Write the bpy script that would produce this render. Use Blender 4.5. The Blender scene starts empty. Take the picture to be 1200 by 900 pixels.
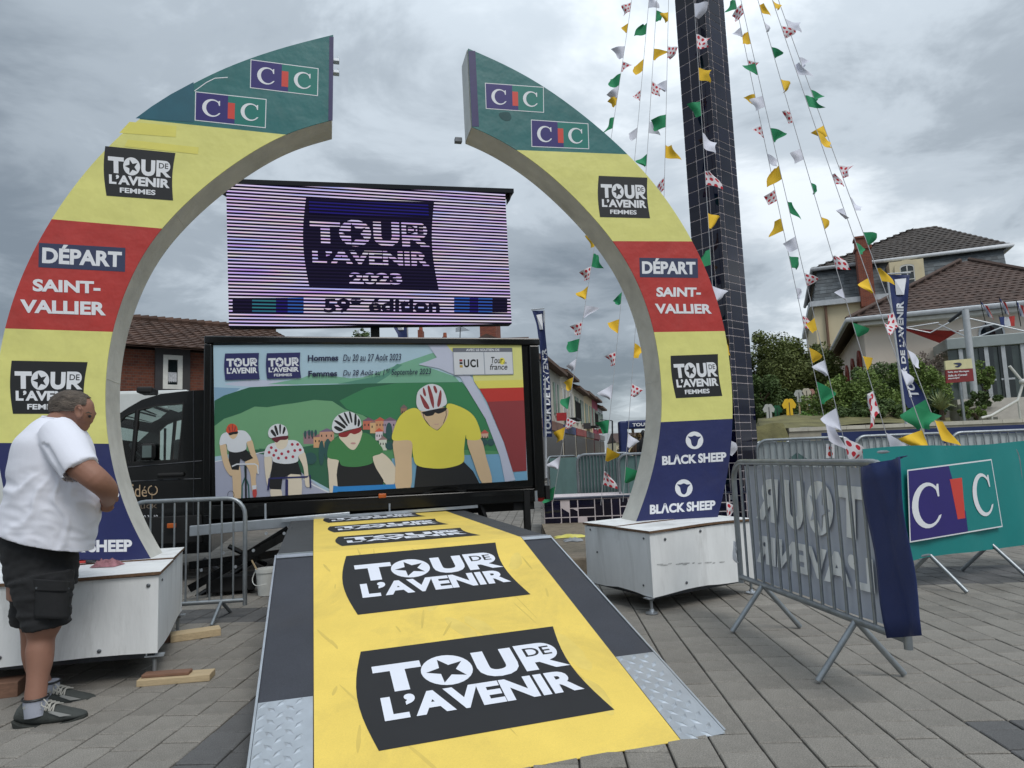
import bpy, bmesh, math, random
from math import sin, cos, pi, radians, sqrt, atan2
from mathutils import Vector, Matrix, noise as mnoise
random.seed(7)
scene = bpy.context.scene
COL = scene.collection

# ------------------------------------------------------------------ camera
CAM_F, CAM_P, CAM_R, CAM_H = 800.0, 0.107, 0.039, 1.17
Fv = Vector((0, cos(CAM_P), sin(CAM_P)))
R0 = Vector((1, 0, 0)); U0 = R0.cross(Fv)
Rv = R0 * cos(CAM_R) - U0 * sin(CAM_R)
Uv = U0 * cos(CAM_R) + R0 * sin(CAM_R)
OC = Vector((0, 0, CAM_H))
cam = bpy.data.cameras.new('camera')
co = bpy.data.objects.new('camera', cam); COL.objects.link(co)
cam.sensor_width = 36.0; cam.lens = 36.0 * CAM_F / 1200.0
cam.clip_start = 0.05; cam.clip_end = 2000
M = Matrix((Rv, Uv, -Fv)).transposed().to_4x4(); M.translation = OC
co.matrix_world = M
scene.camera = co
scene.render.resolution_x = 1024; scene.render.resolution_y = 768

# ------------------------------------------------------------------ sky, sun
SUN_EL, SUN_AZ = radians(52), radians(150)   # azimuth measured from +Y towards +X
w = bpy.data.worlds.new('World'); scene.world = w; w.use_nodes = True
nt = w.node_tree; N = nt.nodes; LK = nt.links
bg = N['Background']
def nn(t, **k):
    n = N.new(t)
    for a, b in k.items(): setattr(n, a, b)
    return n
sky = nn('ShaderNodeTexSky', sky_type='NISHITA'); sky.sun_disc = False
sky.sun_elevation = SUN_EL; sky.sun_rotation = SUN_AZ
tc = nn('ShaderNodeTexCoord'); sep = nn('ShaderNodeSeparateXYZ')
LK.new(tc.outputs['Generated'], sep.inputs[0])
def mth(op, a, b=None, c=None):
    n = N.new('ShaderNodeMath'); n.operation = op
    for i, v in enumerate((a, b, c)):
        if v is None: continue
        if isinstance(v, (int, float)): n.inputs[i].default_value = v
        else: LK.new(v, n.inputs[i])
    return n.outputs[0]
zc = mth('ADD', mth('MAXIMUM', sep.outputs[2], 0.0), 0.16)
cmb = nn('ShaderNodeCombineXYZ')
LK.new(mth('DIVIDE', sep.outputs[0], zc), cmb.inputs[0]); LK.new(mth('DIVIDE', sep.outputs[1], zc), cmb.inputs[1])
def cloud(scale, detail, off, dist=0.3, rough=.55):
    mp = nn('ShaderNodeMapping'); mp.inputs['Location'].default_value = off
    LK.new(cmb.outputs[0], mp.inputs[0])
    n = nn('ShaderNodeTexNoise'); n.inputs['Scale'].default_value = scale; n.inputs['Detail'].default_value = detail
    n.inputs['Roughness'].default_value = rough; n.inputs['Distortion'].default_value = dist
    LK.new(mp.outputs[0], n.inputs['Vector']); return n.outputs['Fac']
c1 = cloud(0.62, 3, (3.1, 1.7, 0), .4); c2 = cloud(1.9, 6, (0.4, 5.2, 2.), .35, .6)
cl = mth('ADD', mth('MULTIPLY', c1, .58), mth('MULTIPLY', c2, .42))
cl = mth('MULTIPLY_ADD', mth('SUBTRACT', cl, .5), 1.5, .488)
# bank of lower, darker cloud on the left and a brighter break in the middle of the sky
def lobe(px, py, k, pw=None):
    d = (Fv + Rv * ((px - 600) / CAM_F) - Uv * ((py - 450) / CAM_F)).normalized()
    vm = nn('ShaderNodeVectorMath', operation='DOT_PRODUCT'); LK.new(tc.outputs['Generated'], vm.inputs[0]); vm.inputs[1].default_value = d
    return mth('POWER', mth('MAXIMUM', vm.outputs['Value'], 0.0), k)
cl = mth('ADD', cl, mth('MULTIPLY', lobe(640, 90, 40), .10))
cl = mth('ADD', cl, mth('MULTIPLY', lobe(1180, 60, 14), .03))
cl = mth('ADD', cl, mth('MULTIPLY', lobe(740, 478, 1200), .26))
cl = mth('ADD', cl, mth('MULTIPLY', lobe(910, 330, 90), .10))
cl = mth('ADD', cl, mth('MULTIPLY', lobe(1010, 320, 40), .05))
cl = mth('SUBTRACT', cl, mth('MULTIPLY', lobe(700, 400, 120), .18))
cl = mth('SUBTRACT', cl, mth('MULTIPLY', lobe(10, 250, 30), .14))
rp = nn('ShaderNodeValToRGB'); LK.new(cl, rp.inputs[0])
rp.color_ramp.interpolation = 'EASE'
els = rp.color_ramp.elements
els[0].position = .30; els[0].color = (.165, .195, .225, 1)
els[1].position = .72; els[1].color = (.70, .75, .79, 1)
e = els.new(.46); e.color = (.285, .325, .362, 1)
e = els.new(.56); e.color = (.415, .465, .51, 1)
zen = mth('MULTIPLY_ADD', mth('POWER', mth('MAXIMUM', sep.outputs[2], 0.0), 2.0), 1.6, 1.0)
vs = nn('ShaderNodeVectorMath', operation='SCALE'); LK.new(rp.outputs[0], vs.inputs[0]); LK.new(zen, vs.inputs['Scale'])
vsk = nn('ShaderNodeVectorMath', operation='SCALE'); LK.new(sky.outputs[0], vsk.inputs[0]); vsk.inputs['Scale'].default_value = .012
add = nn('ShaderNodeVectorMath', operation='ADD'); LK.new(vs.outputs[0], add.inputs[0]); LK.new(vsk.outputs[0], add.inputs[1])
scl = nn('ShaderNodeVectorMath', operation='SCALE'); LK.new(add.outputs[0], scl.inputs[0]); scl.inputs['Scale'].default_value = 10.0
LK.new(scl.outputs[0], bg.inputs[0]); bg.inputs[1].default_value = 0.1
sd = bpy.data.lights.new('sun', 'SUN'); sd.energy = 1.5; sd.angle = radians(25); sd.color = (1, .965, .92)
so = bpy.data.objects.new('sun', sd); COL.objects.link(so)
so.rotation_euler = Vector((-sin(SUN_AZ) * cos(SUN_EL), -cos(SUN_AZ) * cos(SUN_EL), -sin(SUN_EL))).to_track_quat('-Z', 'Y').to_euler()
scene.view_settings.view_transform = 'Standard'; scene.view_settings.look = 'None'
scene.view_settings.exposure = 0.12; scene.view_settings.gamma = 1.0

# ------------------------------------------------------------------ measuring helpers (photo point -> point in the place)
def ray(px, py): return Fv + Rv * ((px - 600) / CAM_F) - Uv * ((py - 450) / CAM_F)
def G(px, py, z=0.0):
    d = ray(px, py); return OC + d * ((z - CAM_H) / d.z)
def AT(px, py, Y):
    d = ray(px, py); return OC + d * (Y / d.y)
def PL(px, py, P, n):
    d = ray(px, py); return OC + d * ((P - OC).dot(n) / d.dot(n))
def to_px(P):
    d = P - OC; z = d.dot(Fv)
    return 600 + CAM_F * d.dot(Rv) / z, 450 - CAM_F * d.dot(Uv) / z
def V(*a): return Vector(a)
ZU = V(0, 0, 1)

# ------------------------------------------------------------------ materials
def lin(c): return tuple((x / 255 / 12.92) if x / 255 <= .04045 else ((x / 255 + .055) / 1.055) ** 2.4 for x in c)
MATS = {}
def mat(name, rgb, rough=.6, metal=0., var=.12, scale=6., bump=.0, bscale=60., spec=.5, emit=0., coat=0., trans=None, dirt=0., rnd=0., isl=0., detail=4, stretch=None, speck=0.):
    """rgb = base colour as 8-bit sRGB"""
    if name in MATS: return MATS[name]
    m = bpy.data.materials.new(name); m.use_nodes = True
    nd = m.node_tree.nodes; lk = m.node_tree.links; b = nd['Principled BSDF']
    c = lin(rgb)
    b.inputs['Roughness'].default_value = rough; b.inputs['Metallic'].default_value = metal
    b.inputs['Specular IOR Level'].default_value = spec
    if coat: b.inputs['Coat Weight'].default_value = coat
    t = nd.new('ShaderNodeTexCoord'); src = t.outputs['Object']
    if stretch:
        mp = nd.new('ShaderNodeMapping'); mp.inputs['Scale'].default_value = stretch; lk.new(src, mp.inputs[0]); src = mp.outputs[0]
    n1 = nd.new('ShaderNodeTexNoise'); n1.inputs['Scale'].default_value = scale; n1.inputs['Detail'].default_value = detail
    n1.inputs['Roughness'].default_value = .6
    lk.new(src, n1.inputs['Vector'])
    mr = nd.new('ShaderNodeMapRange'); mr.inputs['From Min'].default_value = .3; mr.inputs['From Max'].default_value = .7
    mr.inputs['To Min'].default_value = 1 - var; mr.inputs['To Max'].default_value = 1 + var
    lk.new(n1.outputs['Fac'], mr.inputs['Value'])
    fac = mr.outputs[0]
    def mul(a, bb):
        q = nd.new('ShaderNodeMath'); q.operation = 'MULTIPLY'; lk.new(a, q.inputs[0]); lk.new(bb, q.inputs[1]); return q.outputs[0]
    def rr(sock, amt):
        q = nd.new('ShaderNodeMapRange'); q.inputs['To Min'].default_value = 1 - amt; q.inputs['To Max'].default_value = 1 + amt
        lk.new(sock, q.inputs['Value']); return q.outputs[0]
    if speck:
        ns = nd.new('ShaderNodeTexNoise'); ns.inputs['Scale'].default_value = 190; ns.inputs['Detail'].default_value = 2; lk.new(src, ns.inputs['Vector'])
        ms_ = nd.new('ShaderNodeMapRange'); ms_.inputs['From Min'].default_value = .32; ms_.inputs['From Max'].default_value = .68; ms_.inputs['To Min'].default_value = 1 - speck; ms_.inputs['To Max'].default_value = 1 + speck
        lk.new(ns.outputs['Fac'], ms_.inputs['Value']); fac = mul(fac, ms_.outputs[0])
    if rnd: fac = mul(fac, rr(nd.new('ShaderNodeObjectInfo').outputs['Random'], rnd))
    if isl: fac = mul(fac, rr(nd.new('ShaderNodeNewGeometry').outputs['Random Per Island'], isl))
    vm = nd.new('ShaderNodeVectorMath'); vm.operation = 'SCALE'; vm.inputs[0].default_value = c; lk.new(fac, vm.inputs['Scale'])
    colr = vm.outputs[0]
    if dirt:
        n2 = nd.new('ShaderNodeTexNoise'); n2.inputs['Scale'].default_value = scale * .35; n2.inputs['Detail'].default_value = 8; n2.inputs['Roughness'].default_value = .7
        n2.inputs['Distortion'].default_value = .6
        lk.new(src, n2.inputs['Vector'])
        m2 = nd.new('ShaderNodeMapRange'); m2.inputs['From Min'].default_value = .5; m2.inputs['From Max'].default_value = .72; m2.inputs['To Max'].default_value = dirt
        lk.new(n2.outputs['Fac'], m2.inputs['Value'])
        mx = nd.new('ShaderNodeMix'); mx.data_type = 'RGBA'; lk.new(m2.outputs[0], mx.inputs['Factor']); lk.new(colr, mx.inputs['A']); mx.inputs['B'].default_value = (.10, .085, .065, 1)
        colr = mx.outputs['Result']
    lk.new(colr, b.inputs['Base Color'])
    if bump:
        n3 = nd.new('ShaderNodeTexNoise'); n3.inputs['Scale'].default_value = bscale; n3.inputs['Detail'].default_value = 3; lk.new(src, n3.inputs['Vector'])
        bp = nd.new('ShaderNodeBump'); bp.inputs['Strength'].default_value = bump; bp.inputs['Distance'].default_value = .02
        lk.new(n3.outputs['Fac'], bp.inputs['Height']); lk.new(bp.outputs[0], b.inputs['Normal'])
    if emit:
        lk.new(colr, b.inputs['Emission Color']); b.inputs['Emission Strength'].default_value = emit
    if trans:
        b.inputs['Transmission Weight'].default_value = trans
    MATS[name] = m; return m

# ------------------------------------------------------------------ mesh builder
WO = {}
class MB:
    def __init__(s): s.v = []; s.f = []; s.m = []; s.mats = []; s.uv = {}
    def mi(s, m):
        if m is None: return 0
        if m not in s.mats: s.mats.append(m)
        return s.mats.index(m)
    def face(s, pts, m=None):
        i = len(s.v); s.v += [Vector(p) for p in pts]; s.f.append(tuple(range(i, i + len(pts)))); s.m.append(s.mi(m)); return s
    def add(s, vs, fs, m=None):
        i = len(s.v); s.v += [Vector(p) for p in vs]; k = s.mi(m)
        for f in fs: s.f.append(tuple(i + a for a in f)); s.m.append(k)
        return s
    def box(s, o, a, b, c, m=None):
        """corner o, edge vectors a,b,c"""
        o = Vector(o); a = Vector(a); b = Vector(b); c = Vector(c)
        if a.cross(b).dot(c) < 0: a, b = b, a
        p = [o, o + a, o + a + b, o + b, o + c, o + a + c, o + a + b + c, o + b + c]
        return s.add(p, [(3, 2, 1, 0), (4, 5, 6, 7), (0, 1, 5, 4), (1, 2, 6, 5), (2, 3, 7, 6), (3, 0, 4, 7)], m)
    def cbox(s, c, x, y, z, m=None):
        c = Vector(c); x = Vector(x); y = Vector(y); z = Vector(z)
        return s.box(c - x / 2 - y / 2 - z / 2, x, y, z, m)
    def tube(s, pts, r, n=8, m=None, cap=True, closed=False):
        pts = [Vector(p) for p in pts]; k = len(pts); rs = r if isinstance(r, (list, tuple)) else [r] * k
        i0 = len(s.v); kk = s.mi(m); up = None
        for i, p in enumerate(pts):
            if closed: t = pts[(i + 1) % k] - pts[i - 1]
            else: t = pts[min(i + 1, k - 1)] - pts[max(i - 1, 0)]
            t.normalize()
            if up is None:
                up = t.orthogonal().normalized()
            up = (up - t * up.dot(t)); up = up.normalized() if up.length > 1e-6 else t.orthogonal().normalized()
            sd_ = t.cross(up)
            for j in range(n):
                a = 2 * pi * j / n; s.v.append(p + (up * cos(a) + sd_ * sin(a)) * rs[i])
        for i in range(k if closed else k - 1):
            for j in range(n):
                a = i0 + i * n + j; b = i0 + i * n + (j + 1) % n; i2 = (i + 1) % k
                c = i0 + i2 * n + (j + 1) % n; d = i0 + i2 * n + j
                s.f.append((a, b, c, d)); s.m.append(kk)
        if cap and not closed:
            s.f.append(tuple(i0 + j for j in reversed(range(n)))); s.m.append(kk)
            s.f.append(tuple(i0 + (k - 1) * n + j for j in range(n))); s.m.append(kk)
        return s
    def extrude(s, poly, d, m=None, ms=None):
        """closed outline (3d pts) extruded by vector d"""
        poly = [Vector(p) for p in poly]; n = len(poly); d = Vector(d)
        i = len(s.v); s.v += poly + [p + d for p in poly]; k = s.mi(m); k2 = s.mi(ms) if ms else k
        s.f.append(tuple(range(i, i + n))); s.m.append(k)
        s.f.append(tuple(reversed(range(i + n, i + 2 * n)))); s.m.append(k2)
        for j in range(n):
            a = i + j; b = i + (j + 1) % n; s.f.append((b, a, a + n, b + n)); s.m.append(k2)
        return s
    def lathe(s, base, prof, n=16, m=None, axis=None, cap=True):
        """prof list of (r,h)"""
        ax = (Vector(axis) if axis else Vector((0, 0, 1))).normalized(); x = ax.orthogonal().normalized(); y = ax.cross(x)
        base = Vector(base); i0 = len(s.v); kk = s.mi(m)
        for r, h in prof:
            for j in range(n):
                a = 2 * pi * j / n; s.v.append(base + ax * h + (x * cos(a) + y * sin(a)) * r)
        for i in range(len(prof) - 1):
            for j in range(n):
                a = i0 + i * n + j; b = i0 + i * n + (j + 1) % n
                s.f.append((a, b, b + n, a + n)); s.m.append(kk)
        if cap:
            s.f.append(tuple(i0 + j for j in reversed(range(n)))); s.m.append(kk)
            s.f.append(tuple(i0 + (len(prof) - 1) * n + j for j in range(n))); s.m.append(kk)
        return s
    def build(s, name, m=None, parent=None, smooth=False, bevel=0, kind=None, label=None, angle=40, recalc=True):
        org = WO.get(parent.name, Vector((0, 0, 0))) if parent else Vector((0, 0, 0))
        me = bpy.data.meshes.new(name)
        me.from_pydata([tuple(p - org) for p in s.v], [], s.f)
        if m is not None: me.materials.append(m)
        else:
            for q in s.mats: me.materials.append(q)
            me.polygons.foreach_set('material_index', s.m)
        if s.uv:
            pass
        if recalc:
            bm = bmesh.new(); bm.from_mesh(me); bmesh.ops.recalc_face_normals(bm, faces=bm.faces)
            bm.to_mesh(me); bm.free()
        if smooth:
            me.polygons.foreach_set('use_smooth', [True] * len(me.polygons))
            if angle < 180: me.set_sharp_from_angle(angle=radians(angle))
        o = bpy.data.objects.new(name, me); COL.objects.link(o)
        if bevel:
            b = o.modifiers.new('bevel', 'BEVEL'); b.width = bevel; b.segments = 2; b.limit_method = 'ANGLE'; b.angle_limit = radians(50)
        if parent: o.parent = parent; WO[o.name] = org
        else: WO[o.name] = Vector((0, 0, 0))
        if kind: o['kind'] = kind
        if label: o['label'] = label
        return o
def tag(o, label, cat, group=None, kind=None):
    o['label'] = label; o['category'] = cat
    if group: o['group'] = group
    if kind: o['kind'] = kind
    return o
def root(name, loc, label, cat, group=None):
    o = bpy.data.objects.new(name, None); COL.objects.link(o); o.location = loc; o.empty_display_size = .2
    WO[o.name] = Vector(loc); return tag(o, label, cat, group)
def share(o, parent, name=None, mtx=None):
    c = o.copy(); COL.objects.link(c); c.parent = parent
    if mtx is not None: c.matrix_local = mtx
    return c
def catmull(pts, n=6, closed=False):
    P = [Vector(p) for p in pts]; k = len(P); out = []
    rng = range(k if closed else k - 1)
    for i in rng:
        if closed: a, b, c, d = P[i - 1], P[i], P[(i + 1) % k], P[(i + 2) % k]
        else: a, b, c, d = P[max(i - 1, 0)], P[i], P[i + 1], P[min(i + 2, k - 1)]
        for j in range(n):
            t = j / n
            out.append(.5 * ((2 * b) + (c - a) * t + (2 * a - 5 * b + 4 * c - d) * t * t + (3 * b - a - 3 * c + d) * t ** 3))
    if not closed: out.append(P[-1])
    return out

# ------------------------------------------------------------------ flat print (lettering, posters)
_TX = {}
def text_mesh(s, off=0.0, shear=0.0, space=1.0):
    key = (s, off, shear, space)
    if key in _TX: return _TX[key]
    c = bpy.data.curves.new('t', 'FONT'); c.body = s; c.offset = off; c.shear = shear; c.resolution_u = 4; c.space_character = space
    o = bpy.data.objects.new('t', c)
    me = bpy.data.meshes.new_from_object(o)
    vs = [(v.co.x, v.co.y) for v in me.vertices]; fs = [tuple(p.vertices) for p in me.polygons]
    bpy.data.objects.remove(o); bpy.data.curves.remove(c); bpy.data.meshes.remove(me)
    x0 = min(v[0] for v in vs); x1 = max(v[0] for v in vs); y0 = min(v[1] for v in vs); y1 = max(v[1] for v in vs)
    vs = [((x - x0) / (x1 - x0), 1 - (y - y0) / (y1 - y0)) for x, y in vs]
    _TX[key] = (vs, fs); return _TX[key]
class Print:
    """flat print on the plane (P, n); coordinates are photo pixels carried onto that plane, or unit coordinates inside a quad"""
    def __init__(s, P, n, step=.0003, base=.0025):
        s.P = Vector(P); s.n = Vector(n).normalized(); s.mb = MB(); s.k = 0; s.step = step; s.base = base
        if s.n.dot(OC - s.P) < 0: s.n = -s.n
    def pt(s, x, y): return PL(x, y, s.P, s.n)
    def lift(s): s.k += 1; return s.n * (s.base + s.k * s.step)
    def put(s, pts3, m):
        d = s.lift(); s.mb.face([p + d for p in pts3], m)
    clip = None
    def cut(s, pts):
        out = list(pts); c = s.clip
        for i in range(len(c)):
            ax, ay = c[i]; bx, by = c[(i + 1) % len(c)]; src = out; out = []
            side = lambda q: (bx - ax) * (q[1] - ay) - (by - ay) * (q[0] - ax)
            for j in range(len(src)):
                p_, q_ = src[j - 1], src[j]; sp, sq2 = side(p_), side(q_)
                if (sp >= 0) != (sq2 >= 0): t = sp / (sp - sq2); out.append((p_[0] + (q_[0] - p_[0]) * t, p_[1] + (q_[1] - p_[1]) * t))
                if sq2 >= 0: out.append(q_)
            if len(out) < 3: return []
        return out
    def poly(s, pts, m):
        pts = [(p[0], p[1]) for p in pts]
        if s.clip: pts = s.cut(pts)
        if len(pts) > 2: s.put([s.pt(*p) for p in pts], m)
    def blob(s, pts, m, n=5): s.poly([(p.x, p.y) for p in catmull([(a, b, 0) for a, b in pts], n, True)], m)
    def ell(s, cx, cy, rx, ry, m, rot=0., n=24):
        s.poly([(cx + rx * cos(a) * cos(rot) - ry * sin(a) * sin(rot), cy + rx * cos(a) * sin(rot) + ry * sin(a) * cos(rot)) for a in [2 * pi * i / n for i in range(n)]], m)
    def line(s, pts, wd, m):
        out = []; back = []
        for i, p in enumerate(pts):
            a = pts[max(i - 1, 0)]; b = pts[min(i + 1, len(pts) - 1)]; dx, dy = b[0] - a[0], b[1] - a[1]; l = sqrt(dx * dx + dy * dy) or 1
            out.append((p[0] - dy / l * wd / 2, p[1] + dx / l * wd / 2)); back.append((p[0] + dy / l * wd / 2, p[1] - dx / l * wd / 2))
        s.poly(out + back[::-1], m)
    def quad(s, q):
        c = [s.pt(*p) if len(p) == 2 else Vector(p) for p in q]
        def f(u, v): return (c[0] * (1 - u) + c[1] * u) * (1 - v) + (c[3] * (1 - u) + c[2] * u) * v
        return f
    def upoly(s, f, pts, m): s.put([f(u, v) for u, v in pts], m)
    def text(s, body, f, box, m, off=.03, shear=0., mirror=False, space=1.0):
        vs, fs = text_mesh(body, off, shear, space); u0, v0, u1, v1 = box; d = s.lift()
        if mirror: vs = [(1 - x, y) for x, y in vs]
        s.mb.add([f(u0 + (u1 - u0) * x, v0 + (v1 - v0) * y) + d for x, y in vs], fs, m)
    def qtext(s, body, q, m, **k): s.text(body, s.quad(q), (0, 0, 1, 1), m, **k)
    def build(s, name, parent, label=None):
        return s.mb.build(name, None, parent, recalc=False, label=label)

def star(cx, cy, rx, ry, rot=-.3, inner=.42):
    return [(cx + rx * (1 if i % 2 == 0 else inner) * sin(2 * pi * i / 10 + rot), cy - ry * (1 if i % 2 == 0 else inner) * cos(2 * pi * i / 10 + rot)) for i in range(10)]
def tour_logo(p, q, ink, paper, femmes=False, shape=True, mirror=False, third=None, box=None, bulge=.05, f=None):
    """the race logo: swelling dark patch with TOUR DE L'AVENIR"""
    f = f or p.quad(q)
    if mirror:
        f0 = f; f = lambda u, v: f0(1 - u, v)
    if shape:
        n = 10
        L = [(-bulge * sin(pi * i / n), 1 - i / n) for i in range(n + 1)]
        Rr = [(1 - bulge * 1.0 * sin(pi * i / n), i / n) for i in range(n + 1)]
        p.upoly(f, L + Rr, paper)
    b = box or ((.035, .20, .93, .50, .545, .77) if not femmes else (.035, .20, .935, .53, .565, .755))
    x0, y0, x1, y1, y2, y3 = b[0], b[1], b[2], b[3], b[4], b[5]
    W_ = x1 - x0; H_ = y1 - y0
    p.text('T', f, (x0, y0, x0 + .25 * W_, y1), ink, off=.055)
    cx, cy = x0 + .375 * W_, (y0 + y1) / 2; rx, ry = .135 * W_, .56 * H_
    p.upoly(f, [(cx + rx * cos(a), cy + ry * sin(a)) for a in [2 * pi * i / 28 for i in range(28)]], ink)
    p.upoly(f, star(cx, cy + .02 * H_, rx * .82, ry * .82), paper)
    p.text('U', f, (x0 + .53 * W_, y0, x0 + .755 * W_, y1 + .02 * H_), ink, off=.055)
    rx0, rw = x0 + .775 * W_, .235 * W_
    Rs = [(0, -.03), (.58, -.03)] + [(.60 + .36 * sin(a), .33 - .36 * cos(a)) for a in [pi * i / 12 for i in range(1, 12)]] + [(.66, .70), (1.04, 1.0), (.70, 1.0), (.40, .72), (.29, .72), (.29, 1.0), (0, 1.0)]
    p.upoly(f, [(rx0 + rw * u, y0 + H_ * v) for u, v in Rs], ink)
    p.text('DE', f, (rx0 + .17 * rw, y0 + .13 * H_, rx0 + .82 * rw, y0 + .47 * H_), paper, off=.012)
    p.text("L\u2019AVENIR", f, (x0 + .01, y2, x1 + .005, y3), ink, off=.045)
    if femmes: p.text(third or 'FEMMES', f, (.20, .815, .73, .92), ink, off=.03)
    elif third: p.text(third, f, (.33, .83, .72, .95), ink, off=.04)
def serif_c(p, f, box, m):
    """high-contrast serif C"""
    u0, v0, u1, v1 = box; W_ = u1 - u0; H_ = v1 - v0; pts = []
    n = 22
    a0, a1 = radians(38), radians(322)
    for i in range(n + 1):
        a = a0 + (a1 - a0) * i / n; pts.append((.5 + .5 * cos(a), .5 - .5 * sin(a)))
    inn = []
    for i in range(n + 1):
        a = a1 - (a1 - a0) * i / n; inn.append((.56 + .36 * cos(a), .5 - .42 * sin(a)))
    pts = pts[:] + [(.93, .74)] + inn
    pts = [(.93, .08), (.93, .33), (.89, .33)] + inn[::-1][0:0] + pts[1:] if False else pts
    P = [(u0 + W_ * x, v0 + H_ * y) for x, y in pts]; p.upoly(f, P, m)
    p.upoly(f, [(u0 + W_ * x, v0 + H_ * y) for x, y in ((.84, .06), (.90, .06), (.90, .34), (.85, .34), (.80, .18))], m)
def cic_logo(p, q, navy, teal, red, white, border=True):
    f = p.quad(q)
    if border: p.upoly(f, [(-.012, -.03), (1.012, -.03), (1.012, 1.03), (-.012, 1.03)], white)
    p.upoly(f, [(0, 0), (1, 0), (1, 1), (0, 1)], teal)
    p.upoly(f, [(0, 0), (.455, 0), (.455, .30), (.555, .82), (.555, 1), (0, 1)], navy)
    p.upoly(f, [(.455, .25), (.555, .25), (.555, .83), (.455, .83)], red)
    serif_c(p, f, (.09, .19, .37, .83), white); serif_c(p, f, (.64, .19, .92, .83), white)

# ------------------------------------------------------------------ colours
m_white = mat('white_print', (226, 228, 232), .5, var=.03)
m_black = mat('black_print', (27, 28, 30), .5, var=.08)
m_navy = mat('navy_print', (36, 43, 92), .45, var=.07, dirt=.12, bump=.5, bscale=5)
m_teal = mat('teal_print', (42, 108, 108), .45, var=.07, dirt=.15, bump=.5, bscale=5)
m_teal2 = mat('teal_patch', (33, 92, 108), .5, var=.10)
m_yellow = mat('pale_yellow_print', (222, 219, 130), .45, var=.05, dirt=.10, bump=.5, bscale=5)
m_yellow2 = mat('bright_yellow_tape', (224, 216, 108), .45, var=.04)
m_red = mat('red_print', (180, 54, 48), .42, var=.07, dirt=.14, bump=.7, bscale=6)
m_cicnavy = mat('sticker_indigo', (44, 34, 110), .4, var=.03)
m_cicteal = mat('sticker_teal', (20, 118, 108), .4, var=.03)
m_cicred = mat('sticker_red', (206, 68, 56), .4, var=.03)
m_slate = mat('slate_blue_print', (50, 58, 88), .5, var=.04)
m_plate = mat('purple_edge_strip', (58, 54, 98), .5)
m_ply = mat('painted_grey_plywood', (196, 195, 188), .75, var=.12, scale=5, dirt=.25, bump=.15, bscale=25)
m_plywhite = mat('worn_white_paint', (228, 230, 230), .6, var=.07, scale=3, dirt=.42, bump=.10, bscale=18, stretch=(2.5, 2.5, .7))
m_plyedge = mat('raw_plywood_edge', (104, 80, 60), .85, var=.3, scale=40)
m_steel = mat('galvanised_steel', (150, 156, 160), .42, .75, var=.16, scale=14, dirt=.12, bump=.05, bscale=120)
m_dsteel = mat('dark_steel', (62, 64, 68), .45, .6, var=.2, scale=20)
m_bolt = mat('bolt_head_steel', (108, 112, 116), .4, .7, var=.1)
m_alu = mat('aluminium', (190, 196, 202), .38, .8, var=.10, scale=9, dirt=.1)
m_blackpaint = mat('gloss_black_paint', (11, 12, 13), .16, var=.1, coat=.12, spec=.35)
m_blackmat = mat('matt_black', (13, 14, 15), .7, var=.2)
m_rubber = mat('tyre_rubber', (26, 27, 28), .85, var=.2, scale=20)
m_wood = mat('pale_timber', (188, 168, 134), .8, var=.14, scale=9, stretch=(1, 9, 9), bump=.1, bscale=40)
m_wood2 = mat('brown_timber', (128, 96, 78), .8, var=.2, scale=9, stretch=(1, 9, 9))
m_glass = mat('dark_window_glass', (30, 38, 40), .05, var=.2, spec=.8)

# ------------------------------------------------------------------ setting: ground
ground = MB().box((-400, -60, -1.0), (800, 0, 0), (0, 900, 0), (0, 0, .985)).build('ground', mat('asphalt_beyond', (98, 97, 94), .9, var=.12, scale=2, bump=.2, bscale=60), kind='structure')
TH = radians(2.5); AC = V(sin(TH), cos(TH), 0); CC = V(cos(TH), -sin(TH), 0)
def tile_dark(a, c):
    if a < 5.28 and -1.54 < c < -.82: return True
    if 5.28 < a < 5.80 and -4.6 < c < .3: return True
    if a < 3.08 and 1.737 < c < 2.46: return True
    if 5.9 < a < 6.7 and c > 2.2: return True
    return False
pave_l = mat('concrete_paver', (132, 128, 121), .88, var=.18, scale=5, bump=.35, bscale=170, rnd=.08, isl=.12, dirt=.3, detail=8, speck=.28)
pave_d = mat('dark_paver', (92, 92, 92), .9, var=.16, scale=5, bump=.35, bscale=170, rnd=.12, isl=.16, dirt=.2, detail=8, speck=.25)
m_joint = mat('paving_joint_sand', (56, 53, 50), .95, var=.3, scale=30)
def paver_geo(mb, c0, a0, wc, la, zt, tilt, m=None, local=False):
    g = .0042; b = .004; o = V(0, 0, 0) if local else (CC * c0 + AC * a0)
    def P(x, y, z): return o + CC * x + AC * y + V(0, 0, z)
    x0, x1, y0, y1 = g, wc - g, g * 1.05, la - g * 1.05
    zs = [zt + tilt[0] * (x - wc / 2) + tilt[1] * (y - la / 2) for x, y in ((x0, y0), (x1, y0), (x1, y1), (x0, y1))]
    bot = [P(x0, y0, -.014), P(x1, y0, -.014), P(x1, y1, -.014), P(x0, y1, -.014)]
    mid = [P(x0, y0, zs[0] - b), P(x1, y0, zs[1] - b), P(x1, y1, zs[2] - b), P(x0, y1, zs[3] - b)]
    top = [P(x0 + b, y0 + b, zs[0]), P(x1 - b, y0 + b, zs[1]), P(x1 - b, y1 - b, zs[2]), P(x0 + b, y1 - b, zs[3])]
    vs = bot + mid + top; fs = [(8, 9, 10, 11)]
    for k in (0, 4):
        for j in range(4): fs.append((k + j, k + (j + 1) % 4, k + 4 + (j + 1) % 4, k + 4 + j))
    mb.add(vs, fs, m)
sq = MB().face([(-9, -3, -.0125), (12, -3, -.0125), (12, 16, -.0125), (-9, 16, -.0125)]).build('paved_square', m_joint, kind='structure')
rowW = .18; cand = []; rs = random.Random(3)
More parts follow.
